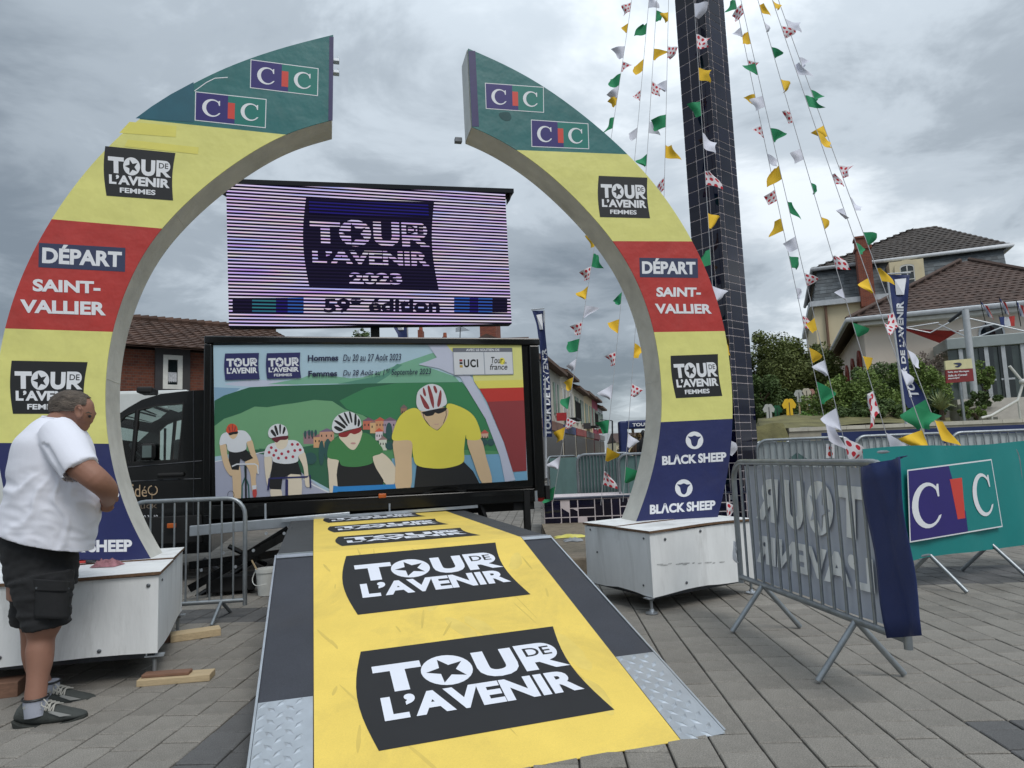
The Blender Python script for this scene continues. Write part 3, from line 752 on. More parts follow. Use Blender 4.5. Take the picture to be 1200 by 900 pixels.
def wheel(a, off, R_=.36, nm='wheel'):
    c = tb(a, R_, off); mb = MB(); wd = .24
    mb.lathe(c, [(R_ * .60, 0), (R_ * .93, -.005), (R_, .03), (R_, wd - .03), (R_ * .93, wd), (R_ * .6, wd)], 32, axis=TU)
    t = mb.build('wheel', m_rubber, truck, smooth=True)
    mb = MB(); mb.lathe(c + TU * .012, [(.03, -.02), (.08, -.02), (.09, .02), (R_ * .5, .045), (R_ * .6, .0), (R_ * .62, .02)], 24, axis=TU); mb.build('rim', m_dsteel, t, smooth=True)
    mb = MB()
    for k in range(8):
        an = 2 * pi * k / 8; mb.lathe(c + TV * cos(an) * .12 + ZU * sin(an) * .12 + TU * .02, [(.012, 0), (.012, -.02 + .05)], 6, axis=TU)
    mb.build('wheel_nut', m_bolt, t, kind='stuff')
wq = tp(522, 640, .1); wa_ = (wq - TP).dot(TV)
wheel(wa_, .10, .37); wheel(wa_, 1.75, .37)
fl = tp(118, 640, .1); wf_ = (fl - TP).dot(TV); wheel(wf_, .08, .37); wheel(wf_, 1.70, .37)
# arched mudguard
mb = MB(); n = 14; o_ = []; i_ = []
for k in range(n + 1):
    an = pi * k / n; o_.append(tb(wa_, .40, .02) + TV * cos(an) * .50 + ZU * sin(an) * .47); i_.append(tb(wa_, .40, .02) + TV * cos(an) * .465 + ZU * sin(an) * .435)
mb.extrude(o_ + i_[::-1], TU * .34); mb.build('mudguard', m_rubber, truck)
# tail lamp, rear legs, rear frame
c = tp(633, 582, .02); mb = MB(); mb.lathe(c - TU * .02, [(.04, 0), (.06, .012), (.06, .05)], 16, axis=TU); o = mb.build('tail_lamp', mat('red_lamp_plastic', (176, 28, 30), .25), truck, smooth=True); o.scale = (1, 1, 1)
mb = MB(); a = tp(617, 575, -.04); mb.box(V(a.x - .03, a.y, .05), TV * .07, TU * .07, ZU * (a.z - .05)); mb.box(V(a.x - .07, a.y - .05, 0), TV * .17, TU * .17, ZU * .04); mb.build('support_leg', m_blackmat, truck)
mb = MB(); a = tp(628, 575, -.02); mb.tube([a, V(a.x, a.y, a.z - .12)], .02, 8); mb.build('rear_strut', m_alu, truck)
mb = MB(); mb.cbox(tb(xr + .03, .74, .9), TV * .05, TU * 1.9, ZU * .16); mb.build('rear_bumper', m_blackmat, truck)
mb = MB(); mb.cbox(tb(xr - .25, .66, .03), TV * .25, TU * .02, ZU * .22); mb.build('mud_flap', m_rubber, truck)
# cab
ctop = [(242, 456), (213, 457.8), (186.7, 461), (164.5, 467.8), (149, 476.7), (135.6, 485.6), (120, 497), (104, 511), (92, 524), (62, 532), (44, 543), (36, 560), (33, 590), (35, 632), (60, 640), (72, 640)]
arc = []
cc_ = tp(118, 640)
for k in range(9):
    an = pi * k / 8; arc.append(tb(wf_, .40) - TV * cos(an) * .47 + ZU * (sin(an) * .45 - .02))
pts = [tp(*p) for p in ctop] + [p for p in arc if True] + [tp(190, 652), tp(246, 648)]
base0 = tb(wf_, .40)
side = [p + TU * .06 for p in pts]
CP = lambda x, y: (120 + x / 4.5, 440 + y / 4.5)
gl1 = [CP(80, 252), CP(125, 212), CP(172, 192), CP(148, 455), CP(98, 462), CP(76, 430)]
gl2 = [CP(192, 186), CP(290, 162), CP(424, 152), CP(412, 300), CP(396, 442), CP(166, 454)]
from mathutils.geometry import tessellate_polygon
def holed(mb, loops, d, m=None):
    tris = tessellate_polygon(loops); fl_ = [q for l in loops for q in l]; n = len(fl_); d = Vector(d)
    mb.add(fl_ + [q + d for q in fl_], [tuple(t) for t in tris] + [tuple(k + n for k in reversed(t)) for t in tris], m)
    for l in loops:
        k = len(l)
        for j in range(k): mb.face([l[j], l[(j + 1) % k], l[(j + 1) % k] + d, l[j] + d], m)
holes = [[tp(*q, .06) for q in gl1], [tp(*q, .06) for q in gl2]]
mb = MB()
for off, dd in ((0, .05), (1.80, .05)): holed(mb, [[q + TU * off for q in l] for l in [side] + holes], TU * dd)
k = len(side)
for j in range(k):
    a_, b_ = side[j], side[(j + 1) % k]
    if 2 <= j <= 6: continue                     # windscreen opening
    inw = (b_ - a_).normalized().cross(TU) * .02
    mb.face([a_, b_, b_ + TU * 1.8, a_ + TU * 1.8]); 
mb.build('cab', m_blackpaint, truck, recalc=False)
m_clear = bpy.data.materials.new('clear_tinted_glass'); m_clear.use_nodes = True
_nd = m_clear.node_tree.nodes; _lk = m_clear.node_tree.links; _nd.remove(_nd['Principled BSDF'])
_t = _nd.new('ShaderNodeBsdfTransparent'); _t.inputs[0].default_value = (.80, .90, .88, 1); _g = _nd.new('ShaderNodeBsdfGlossy'); _g.inputs['Roughness'].default_value = .02
_f = _nd.new('ShaderNodeFresnel'); _f.inputs[0].default_value = 1.55; _m = _nd.new('ShaderNodeMixShader'); _lk.new(_f.outputs[0], _m.inputs[0]); _lk.new(_t.outputs[0], _m.inputs[1]); _lk.new(_g.outputs[0], _m.inputs[2]); _lk.new(_m.outputs[0], _nd['Material Output'].inputs[0])
mb = MB()
for j in range(2, 7): mb.face([side[j], side[j + 1], side[j + 1] + TU * 1.8, side[j] + TU * 1.8])
mb.build('windscreen', m_clear, truck)
m_seat = mat('dark_seat_fabric', (40, 42, 44), .9)
ci = lambda x, y, off: tp(x, y, 0) + TU * off
mb = MB(); mb.cbox(ci(206, 556, .95), TV * .14, TU * 1.5, ZU * .75); mb.cbox(ci(206, 521, .5), TV * .09, TU * .26, ZU * .2); mb.cbox(ci(206, 521, 1.35), TV * .09, TU * .26, ZU * .2); mb.cbox(ci(190, 578, .95), TV * .55, TU * 1.5, ZU * .16)
mb.build('seats', m_seat, truck, bevel=.03)
mb = MB(); mb.cbox(ci(126, 560, .95), TV * .5, TU * 1.6, ZU * .3); mb.build('dashboard', m_seat, truck, bevel=.05)
mb = MB(); c = ci(153, 535, .55); ax = (TV + ZU * .9).normalized(); e1 = TU; e2 = ax.cross(TU)
mb.tube([c + (e1 * cos(2 * pi * k / 20) + e2 * sin(2 * pi * k / 20)) * .2 for k in range(20)], .016, 6, closed=True); mb.tube([c - e1 * .19, c + e1 * .19], .012, 6); mb.tube([c, c - ax * .3], .02, 6)
mb.build('steering_wheel', m_blackmat, truck, smooth=True)
mb = MB(); mb.cbox(ci(146, 520, 1.78), TV * .02, TU * .05, ZU * .5); mb.build('far_pillar', m_blackmat, truck)
CN = TU
def cabprint(name, m, pts, off=.0, th=.012, bev=0.):
    mb = MB(); mb.extrude([tp(x, y, .055 - off) for x, y in pts], TU * th); return mb.build(name, m, truck, bevel=bev)
mb = MB(); ww = []
for gl in (gl1, gl2):
    g0 = [tp(*q, .06) for q in gl]; c_ = sum(g0, V(0, 0, 0)) / len(g0)
    mb = MB(); holed(mb, [[c_ + (q - c_) * 1.07 - TU * .006 for q in g0], [q - TU * .006 for q in g0]], TU * .012); mb.build('window_surround', m_blackmat, truck)
    for off, nm in ((.03, 'side_window'), (1.83, 'far_window')):
        mb = MB(); mb.face([q + TU * off for q in g0]); mb.build(nm, m_clear, truck)
mg1 = mat('mirror_glass', (112, 124, 122), .08, .9)
mb = MB(); c = tp(*CP(240, 402), -.10); mb.cbox(c, TV * .12, TU * .16, ZU * .17); mm = mb.build('wing_mirror', m_blackmat, truck, bevel=.03)
mb = MB(); mb.cbox(c - TU * .085 + TV * .01, TV * .085, TU * .006, ZU * .12); mb.build('mirror_glass', mg1, mm)
mb = MB(); c = tp(*CP(360, 524), .03); mb.cbox(c, TV * .26, TU * .05, ZU * .05); mb.build('door_handle', m_blackmat, truck, bevel=.02)
mb = MB(); c = tp(*CP(360, 547), .045); mb.cbox(c, TV * .14, TU * .02, ZU * .012); mb.build('handle_recess', m_dsteel, truck)
for pl in ([CP(480, 80), CP(483, 460), CP(480, 760)], [CP(70, 490), CP(300, 470), CP(526, 450)], [CP(120, 560), CP(300, 552), CP(520, 544)]):
    mb = MB(); mb.tube([tp(*a, .055) for a in pl], .006, 5); mb.build('body_seam', m_dsteel, truck)
mb = MB(); mb.extrude([tp(*a, .03) for a in (CP(120, 752), CP(526, 735), CP(526, 880), CP(130, 900))], TU * .04); mb.build('lower_trim', m_blackmat, truck, bevel=.01)
p = Print(tp(180, 590, .054), TU, base=.004); mgold = mat('gold_lettering', (186, 160, 128), .4, var=.05)
p.qtext('vid\u00e9', (CP(122, 560), CP(236, 585), CP(236, 640), CP(122, 640)), mgold, off=.0)
f_ = [(CP(266 + 24 * cos(radians(a)), 605 + 24 * sin(radians(a)))) for a in range(-60, 280, 20)]; p.line(f_, 1.3, mgold); p.line([CP(262, 618), CP(262, 690)], .5, mgold)
p.build('door_lettering', truck); p = Print(tp(180, 590, .054), TU, base=.004); p.qtext('truck', (CP(150, 672), CP(290, 668), CP(290, 700), CP(150, 704)), mat('dull_gold_lettering', (110, 98, 84), .5), off=.0)
p.build('door_lettering', truck); p = Print(tp(180, 590, .054), TU, base=.004); p.qtext('03 85 55 80 30 10', (CP(110, 740), CP(292, 735), CP(292, 752), CP(110, 757)), m_white, off=.01)
p.build('door_lettering', truck)
mb = MB(); c = tp(*CP(238, 92), .5); mb.cbox(c + ZU * .02, TV * .16, TU * .3, ZU * .07); mb.build('roof_lamp', m_blackmat, truck, bevel=.02)

# poster on the box body
PB = TP - TU * .0
p = Print(TP, TU, step=.00008, base=.002)
A = lambda x, y: (250 + x / 4.735, 400 + y / 4.735)      # left half of the poster
B = lambda x, y: (440 + x / 4.735, 400 + y / 4.735)      # right half
S = lambda n_, c_, **k: mat('poster_' + n_, c_, .4, var=.02, **k)
sky_, seab, g1, g2, g3, g4, g5 = S('sky_blue', (168, 196, 212)), S('sea_blue', (128, 162, 188)), S('deep_green', (40, 96, 70)), S('meadow_green', (108, 160, 118)), S('mid_green', (56, 128, 84)), S('haze_green', (118, 172, 146)), S('haze_green_dark', (84, 140, 122))
road, wht, skin, skin2, blk_ = S('road_lilac', (166, 170, 190)), S('white', (214, 218, 224)), S('skin', (214, 186, 150)), S('light_skin', (220, 208, 188)), S('black', (26, 27, 30))
yel, dyel, rd1, rd2, lil = S('jersey_yellow', (224, 214, 84)), S('pale_yellow', (216, 216, 134)), S('red', (186, 54, 46)), S('dull_red', (140, 56, 60)), S('lilac_band', (188, 194, 214))
jgr, wat, dnv, dots = S('jersey_green', (66, 130, 76)), S('water_blue', (118, 168, 200)), S('navy', (36, 38, 92)), S('dot_red', (170, 48, 70))
p.clip = [(250, 404.5), (610.7, 401.7), (618.3, 562.7), (252.7, 585.7)]
full = [(250, 404.5), (610.7, 401.7), (618.3, 562.7), (252.7, 585.7)]
fq = p.quad(full)
p.poly(full, sky_)
X = lambda u, v: fq(u, v)
def xy(u, v): return to_px(fq(u, v))
p.poly([A(5, 255), A(150, 260), A(60, 330), A(6, 350)], seab)
p.blob([A(70, 235), A(230, 215), A(450, 225), A(460, 240), A(250, 252), A(110, 245)], lil)
p.poly([A(560, 175), A(640, 190), A(760, 205), A(830, 200), A(947, 160), B(150, 120), B(330, 60), B(356, 90), B(240, 125), B(440, 195), B(470, 230), A(560, 236), A(460, 240), A(300, 238), A(490, 205)], g4)
p.poly([A(690, 236), A(947, 185), B(120, 125), B(150, 130), B(60, 200), B(0, 236)], g5)
p.poly([A(6, 330), A(60, 300), A(200, 255), A(330, 248), A(947, 232), B(480, 226), B(600, 400), B(690, 640), B(300, 760), A(600, 780), A(6, 560)], g1)
p.poly([A(700, 330), A(780, 290), A(850, 258), A(947, 244), B(120, 232), B(482, 228), B(560, 330), B(640, 500), B(680, 620), B(200, 560), A(860, 420), A(740, 375)], g3)
p.poly([A(6, 470), A(60, 430), A(150, 400), A(230, 362), A(300, 366), A(380, 352), A(440, 345), A(560, 325), A(660, 332), A(730, 378), A(830, 410), A(880, 440), A(700, 520), A(560, 600), A(240, 600), A(6, 640)], g2)
p.poly([A(250, 595), A(420, 600), A(640, 560), A(947, 500), B(100, 560), B(300, 640), B(300, 790), A(700, 850), A(500, 740)], S('dark_meadow', (48, 100, 74)))
p.poly([A(8, 665), A(70, 655), A(240, 622), A(400, 650), A(520, 755), A(650, 850), (252.7, 585.5)], road)
p.line([A(8, 668), A(70, 655), A(120, 645), A(240, 622), A(290, 612)], 1.1, wht); p.line([A(490, 758), A(560, 800), A(650, 842)], 1.6, wht)
p.poly([B(0, 590), B(100, 560), B(480, 600), B(690, 610), B(700, 700), B(725, 790), B(0, 825)], S('reed_green', (84, 146, 98)))
p.poly([B(90, 650), B(470, 632), B(690, 625), B(705, 700), B(730, 790), B(100, 820)], wat)
# village
vil = [(500, 510, 60, 60, (150, 120, 128), (120, 110, 130)), (556, 530, 60, 60, (206, 160, 118), (150, 108, 112)), (590, 500, 80, 55, (196, 150, 126), (120, 104, 130)), (830, 440, 60, 50, (196, 110, 90), (120, 90, 110)), (870, 450, 70, 60, (214, 176, 130), (150, 110, 110))]
for (x, y, w_, h_, c1_, c2_) in vil:
    p.poly([A(x, y), A(x + w_, y - 4), A(x + w_, y + h_), A(x, y + h_)], S('house_%d' % x, c1_)); p.poly([A(x - 6, y + 3), A(x + w_ * .5, y - 18), A(x + w_ + 6, y)], S('roof_%d' % x, c2_))
    for k in range(3): p.poly([A(x + 8 + k * w_ / 3, y + 18), A(x + 14 + k * w_ / 3, y + 18), A(x + 14 + k * w_ / 3, y + 30), A(x + 8 + k * w_ / 3, y + 30)], blk_)
for (x, y, w_, h_, c1_, c2_) in ((0, 440, 50, 60, (206, 150, 110), (198, 96, 76)), (45, 440, 70, 70, (170, 150, 168), (120, 96, 116)), (0, 500, 40, 50, (214, 204, 210), (206, 92, 66)), (20, 545, 42, 60, (206, 212, 200), (150, 120, 120)), (140, 370, 34, 30, (150, 116, 96), (120, 100, 100)), (585, 510, 40, 26, (206, 170, 150), (190, 90, 80))):
    p.poly([B(x, y), B(x + w_, y - 4), B(x + w_, y + h_), B(x, y + h_)], S('villa_%d_%d' % (x, y), c1_)); p.poly([B(x - 6, y + 3), B(x + w_ * .5, y - 20), B(x + w_ + 6, y)], S('vroof_%d_%d' % (x, y), c2_))
    for k in range(3): p.poly([B(x + 6 + k * w_ / 3, y + 18), B(x + 11 + k * w_ / 3, y + 18), B(x + 11 + k * w_ / 3, y + 30), B(x + 6 + k * w_ / 3, y + 30)], blk_)
cyp = S('cypress', (44, 84, 84))
for (f__, x, y, a, b) in ((A, 510, 515, 7, 20), (A, 532, 508, 7, 18), (A, 548, 512, 7, 20), (A, 568, 508, 7, 18), (A, 600, 620, 16, 70), (A, 540, 650, 34, 34), (A, 635, 600, 20, 60), (B, 75, 500, 18, 50), (B, 600, 560, 22, 20), (B, 640, 560, 20, 20), (B, 80, 580, 26, 22)):
    x0, y0 = f__(x, y); p.ell(x0, y0, a / 4.735, b / 4.735, cyp, n=14)
# arch on the poster at the right
p.poly([B(280, 5), B(810, 5), B(815, 130), B(540, 140), B(440, 100)], dyel); p.poly([B(280, 5), B(380, 5), B(470, 110), B(540, 215), B(640, 400), B(710, 560), B(775, 770), B(718, 780), B(690, 640), B(610, 430), B(470, 200), B(350, 150), B(240, 130), B(340, 90)], lil)
p.poly([B(530, 130), B(815, 120), B(818, 215), B(545, 222)], dyel); p.poly([B(545, 220), B(818, 214), B(820, 256), B(572, 262)], S('warm_yellow', (220, 212, 100)))
p.poly([B(575, 262), B(820, 256), B(826, 328), B(618, 336)], rd1); p.poly([B(618, 336), B(826, 328), B(838, 718), B(762, 724), B(712, 560)], rd2); p.poly([B(764, 728), B(838, 720), B(842, 768), B(776, 774)], wat)
# riders
def rider(C, head, helmet, hcol, stripe, jersey, jcol, arms, shorts, skn, glass, gcol):
    for a in arms: p.blob([C(*q) for q in a], skn, 4)
    p.poly([C(*q) for q in shorts], blk_)
    p.blob([C(*q) for q in jersey], jcol, 5)
    p.blob([C(*q) for q in head], skn, 5); p.blob([C(*q) for q in helmet], hcol, 5)
    for s_ in stripe: p.blob([C(*q) for q in s_], stripecol, 3)
    p.blob([C(*q) for q in glass], gcol, 3)
# 1 white jersey
stripecol = rd2
rider(A, [(84, 500), (134, 495), (132, 525), (112, 542), (92, 530)], [(72, 490), (84, 465), (104, 457), (126, 466), (136, 490), (128, 504), (90, 512), (76, 506)], S('helmet_orange', (204, 76, 44)), [[(84, 478), (90, 474), (96, 500), (90, 500)], [(104, 462), (108, 462), (110, 498), (106, 498)], [(122, 472), (126, 480), (120, 498), (116, 494)]],
      [(88, 500), (132, 494), (180, 500), (212, 545), (186, 560), (180, 600), (130, 616), (84, 606), (72, 570), (36, 575), (46, 520)], wht, [[(36, 570), (70, 572), (80, 640), (104, 700), (100, 748), (60, 690)], [(184, 556), (214, 548), (232, 610), (254, 680), (244, 735), (220, 660)], [(106, 700), (150, 700), (152, 882), (116, 884), (108, 780)], [(176, 672), (210, 650), (244, 680), (236, 760), (240, 830), (216, 830), (204, 730)]],
      [(88, 604), (180, 598), (222, 648), (176, 668), (150, 650), (142, 714), (104, 712), (86, 660)], skin, [(86, 508), (136, 500), (132, 514), (112, 516), (92, 522)], blk_)
p.line([A(104, 694), A(130, 682), A(230, 680), A(246, 690), A(250, 736)], 1.6, wht); p.line([A(175, 690), A(178, 750), A(160, 800), A(160, 884)], 1.4, S('bike_green', (30, 90, 84))); p.line([A(178, 750), A(196, 800), A(200, 882)], 1.4, S('bike_green', (30, 90, 84)))
p.line([A(180, 690), A(182, 884)], 2.2, blk_); p.ell(*A(230, 840), 2.6, 6, S('shoe_red', (190, 70, 66))); p.poly([A(216, 800), A(240, 798), A(238, 820), A(218, 822)], wht)
p.line([A(98 + 18 * cos(t / 3), 852 + 22 * sin(t / 3)) for t in range(20)], .5, blk_)
# 2 polka jersey
stripecol = blk_
rider(A, [(344, 540), (410, 535), (408, 580), (380, 600), (352, 588)], [(304, 510), (318, 476), (356, 458), (396, 470), (412, 500), (410, 524), (360, 530), (318, 536)], wht, [[(318, 500), (330, 490), (350, 522), (340, 528)], [(338, 474), (350, 470), (362, 515), (352, 518)], [(366, 466), (376, 464), (374, 510), (368, 508)], [(392, 474), (402, 486), (390, 514), (384, 508)]],
      [(350, 560), (412, 548), (470, 556), (504, 610), (474, 634), (466, 668), (400, 680), (336, 668), (322, 640), (282, 638), (300, 580)], wht, [[(284, 634), (322, 640), (324, 700), (310, 760), (306, 810), (292, 760)], [(470, 628), (504, 612), (522, 680), (528, 740), (540, 800), (512, 800), (500, 700)], [(318, 820), (374, 820), (378, 880), (330, 882)], [(412, 752), (450, 728), (488, 752), (484, 872), (420, 874)]],
      [(330, 668), (466, 660), (492, 740), (430, 736), (384, 760), (376, 822), (318, 820), (308, 800)], skin2, [(330, 535), (412, 524), (408, 545), (372, 548), (352, 562), (332, 548)], S('visor_dark_red', (96, 30, 44)))
for (x, y) in ((322, 590), (348, 606), (310, 616), (336, 632), (438, 572), (468, 572), (452, 606), (482, 602), (416, 612), (380, 624), (362, 648), (404, 646), (442, 640)): p.ell(*A(x, y), 1.7, 1.7, dots, n=12)
p.line([A(304, 826), A(310, 762), A(330, 760), A(520, 752), A(536, 742), A(540, 812)], 2.0, dnv); p.line([A(408, 766), A(408, 866)], 3.2, dnv); p.ell(*A(408, 868), 3.6, 3.6, dnv, n=14)
# 3 green jersey
rider(A, [(700, 520), (816, 490), (818, 540), (790, 594), (764, 600), (730, 570)], [(658, 470), (672, 430), (704, 402), (754, 390), (800, 412), (820, 450), (812, 476), (740, 494), (690, 510), (664, 498)], wht,
      [[(670, 480), (682, 470), (720, 490), (700, 500)], [(672, 444), (686, 440), (732, 470), (724, 484)], [(694, 416), (706, 412), (744, 462), (736, 468)], [(724, 402), (734, 400), (756, 450), (748, 454)], [(752, 396), (762, 396), (772, 446), (764, 448)], [(784, 406), (794, 410), (794, 460), (782, 462)], [(804, 430), (814, 444), (810, 470), (800, 470)]],
      [(700, 530), (730, 560), (800, 580), (816, 512), (870, 520), (936, 590), (930, 622), (884, 640), (880, 676), (800, 696), (716, 690), (694, 660), (640, 648), (632, 620), (650, 560)], jgr, [[(636, 644), (694, 652), (686, 720), (690, 810), (672, 850), (648, 850), (640, 740)], [(884, 640), (938, 620), (1010, 700), (1004, 790), (966, 800), (920, 740)], [(812, 808), (850, 770), (900, 775), (930, 806)]],
      [(694, 672), (880, 668), (944, 770), (940, 808), (820, 806), (690, 806), (684, 740)], skin2, [(696, 512), (740, 500), (814, 478), (818, 500), (784, 516), (760, 510), (740, 530), (704, 530)], S('visor_red', (140, 38, 40)))
p.ell(*A(776, 566), 3.2, 1.2, S('lips', (196, 150, 146)), n=10)
p.poly([A(662, 842), A(666, 800), A(700, 806), A(1010, 792), A(1020, 776), A(1032, 790), A(1030, 822), A(690, 834), A(684, 842)], S('bike_blue', (40, 130, 200)))
# 4 yellow jersey
rider(B, [(254, 380), (392, 370), (394, 430), (352, 484), (330, 488), (282, 450)], [(226, 330), (236, 278), (280, 244), (322, 238), (366, 258), (390, 310), (390, 352), (330, 378), (258, 388), (232, 366)], wht,
      [], [(244, 384), (282, 452), (330, 490), (352, 488), (392, 430), (396, 350), (460, 360), (530, 400), (568, 460), (582, 540), (510, 546), (500, 520), (490, 600), (486, 670), (410, 700), (320, 705), (228, 686), (206, 620), (194, 552), (96, 548), (104, 480), (140, 410), (200, 372)], yel,
      [[(100, 548), (196, 552), (200, 640), (194, 814), (114, 816), (110, 680)], [(508, 544), (582, 540), (612, 640), (646, 780), (590, 786), (540, 660)]],
      [(228, 688), (320, 706), (410, 700), (488, 668), (540, 720), (576, 788), (214, 812)], skin, [(262, 392), (386, 368), (386, 386), (350, 402), (330, 396), (318, 410), (284, 416), (268, 404)], blk_)
for s_ in ([(246, 300), (258, 304), (290, 350), (298, 376), (270, 366)], [(288, 256), (300, 252), (322, 320), (322, 372), (306, 340)], [(344, 330), (358, 272), (366, 290), (362, 340), (350, 364), (342, 358)], [(262, 262), (270, 262), (280, 296), (274, 306), (264, 290)], [(320, 250), (332, 250), (342, 276), (336, 290), (326, 276)]):
    p.blob([B(*q) for q in s_], rd2, 3)
p.line([B(262, 392), B(270, 430), B(300, 470)], .7, blk_); p.line([B(390, 380), B(392, 410), B(376, 456)], .7, blk_); p.line([B(326, 460), B(340, 462), B(350, 458)], .7, S('lips', (196, 150, 146)))
# lettering
for (q, fem) in ((((264.0, 414.5), (303.8, 413.8), (304.6, 444.4), (264.3, 445.5)), False), (((312.8, 414.2), (352, 413.3), (353, 443), (313.3, 444)), True)):
    tour_logo(p, q, wht, dnv, fem, bulge=.03)
dk_ = S('ink_navy', (26, 30, 66))
p.qtext('Hommes', ((360.8, 416.5), (396.5, 415.8), (396.5, 423), (360.8, 423.6)), dk_, off=.035); p.qtext('Femmes', ((361.3, 434.8), (395.2, 434.2), (395.2, 441.2), (361.3, 441.8)), dk_, off=.035)
p.qtext('Du 20 au 27 Ao\u00fbt 2023', ((402, 415.6), (470, 414.6), (470, 422.6), (402, 423.4)), dk_, off=.008, shear=.2); p.qtext('Du 28 Ao\u00fbt au 1\u1d49\u02b3 Septembre 2023', ((402, 433.6), (505, 431.4), (505, 440.8), (402, 442.4)), dk_, off=.008, shear=.2)
bq = ((530.2, 408), (599.8, 407.8), (601.5, 439), (531.8, 440)); f = p.quad(bq)
p.upoly(f, [(0, 0), (1, 0), (1, 1), (0, 1)], S('grey_border', (150, 158, 170))); p.upoly(f, [(.01, .16), (.505, .16), (.505, .975), (.01, .975)], S('panel_white', (206, 210, 216))); p.upoly(f, [(.52, .16), (.99, .16), (.99, .975), (.52, .975)], S('panel_white', (206, 210, 216)))
p.upoly(f, [(0, 0), (1, 0), (1, .15), (0, .15)], S('grey_bar', (106, 110, 120))); p.text('AVEC LE SOUTIEN DE', f, (.22, .03, .78, .12), wht, off=.03)
p.text('UCI', f, (.17, .42, .41, .72), blk_, off=.04, space=1.15); p.upoly(f, [(.10, .42), (.15, .42), (.15, .50), (.10, .50)], rd2); p.upoly(f, [(.10, .52), (.15, .52), (.15, .60), (.10, .60)], blk_); p.upoly(f, [(.10, .63), (.15, .63), (.15, .72), (.10, .72)], S('gold', (180, 150, 70)))
p.upoly(f, [(.815 + .05 * cos(t), .50 + .13 * sin(t)) for t in [2 * pi * i / 16 for i in range(16)]], yel)
p.text('Tour', f, (.63, .34, .83, .58), blk_, off=.012, shear=.25); p.text('france', f, (.60, .60, .90, .82), blk_, off=.012, shear=.25); p.text('de', f, (.835, .50, .89, .60), blk_, off=.0)
p.build('poster', truck)

# ------------------------------------------------------------------ LED screen on its mast
LO = 1.0; LP_ = TP + TU * LO
lp = lambda x, y, off=0.: PL(x, y, LP_ + TU * off, TU)
c0 = lp(440, 390); led = root('led_screen', V(c0.x, c0.y, 2.9), 'large striped LED screen showing TOUR DE L\'AVENIR 2023 above the truck', 'screen')
LQ = [(265, 214.5), (591.7, 222.3), (599.6, 379.5), (268.3, 383.3)]
cs = [lp(*q) for q in LQ]
mb = MB(); mb.extrude([q_ + TU * .01 for q_ in cs], TU * .16); mb.build('screen_cabinet', m_blackmat, led)
def ledmat(name, rgb, strength, amp=1.0):
    m = bpy.data.materials.new(name); m.use_nodes = True; nd = m.node_tree.nodes; lk = m.node_tree.links; b = nd['Principled BSDF']
    t = nd.new('ShaderNodeTexCoord'); s_ = nd.new('ShaderNodeSeparateXYZ'); lk.new(t.outputs['Object'], s_.inputs[0])
    def mm_(op, a, b_=None, c_=None):
        n = nd.new('ShaderNodeMath'); n.operation = op
        for i, v in enumerate((a, b_, c_)):
            if v is None: continue
            if isinstance(v, (int, float)): n.inputs[i].default_value = v
            else: lk.new(v, n.inputs[i])
        return n.outputs[0]
    pitch = LEDH / 42.0
    tri = mm_('PINGPONG', mm_('DIVIDE', s_.outputs[2], pitch), .5)     # 0 .. .5
    on = nd.new('ShaderNodeMapRange'); on.inputs['From Min'].default_value = .27; on.inputs['From Max'].default_value = .32; lk.new(tri, on.inputs['Value'])
    # driving colour: module rows leaning to magenta, blue or warm
    nz = nd.new('ShaderNodeTexNoise'); mp = nd.new('ShaderNodeMapping'); mp.inputs['Scale'].default_value = (.7, .7, 60.); lk.new(t.outputs['Object'], mp.inputs[0]); lk.new(mp.outputs[0], nz.inputs['Vector']); nz.inputs['Scale'].default_value = 1.2; nz.inputs['Detail'].default_value = 1
    r_ = nd.new('ShaderNodeValToRGB'); lk.new(nz.outputs['Fac'], r_.inputs[0]); e_ = r_.color_ramp.elements
    e_[0].position = .30; e_[0].color = (.60, .34, .80, 1); e_[1].position = .70; e_[1].color = (.40, .52, .95, 1)
    for ps, cl_ in ((.38, (.62, .56, 1, 1)), (.44, (.95, .62, .80, 1)), (.50, (.86, .90, .70, 1)), (.55, (.72, .72, 1, 1)), (.62, (.95, .80, .95, 1))): q = e_.new(ps); q.color = cl_
    vm = nd.new('ShaderNodeVectorMath'); vm.operation = 'MULTIPLY'; lk.new(r_.outputs[0], vm.inputs[0]); vm.inputs[1].default_value = rgb
    v2 = nd.new('ShaderNodeVectorMath'); v2.operation = 'SCALE'; lk.new(vm.outputs[0], v2.inputs[0]); lk.new(on.outputs[0], v2.inputs['Scale'])
    v3 = nd.new('ShaderNodeVectorMath'); v3.operation = 'ADD'; lk.new(v2.outputs[0], v3.inputs[0]); v3.inputs[1].default_value = (.004, .003, .012)
    b.inputs['Base Color'].default_value = (.004, .004, .005, 1); b.inputs['Roughness'].default_value = .9; b.inputs['Specular IOR Level'].default_value = .05
    lk.new(v3.outputs[0], b.inputs['Emission Color']); b.inputs['Emission Strength'].default_value = strength
    return m
LEDH = (cs[0] - cs[3]).length
l_w = ledmat('lit_pixels_white', (.90, .84, 1.), .84); l_k = ledmat('lit_pixels_black', (.008, .006, .02), .9); l_n = ledmat('lit_pixels_navy', (.015, .012, .16), .9); l_b = ledmat('lit_pixels_blue', (.03, .12, .42), .9); l_g = ledmat('lit_pixels_teal', (.03, .22, .22), .9)
p = Print(LP_, TU, step=.0012, base=.002)
p.poly(LQ, l_w)
C5 = lambda x, y: (240 + x / 3, 190 + y / 3)
q = (C5(356, 125), C5(806, 141), C5(822, 447), C5(368, 441))
tour_logo(p, q, l_w, l_k, bulge=.035, box=(.02, .25, .93, .52, .58, .74))
f = p.quad(q); p.text('2023', f, (.30, .83, .71, .955), l_w, off=.05)
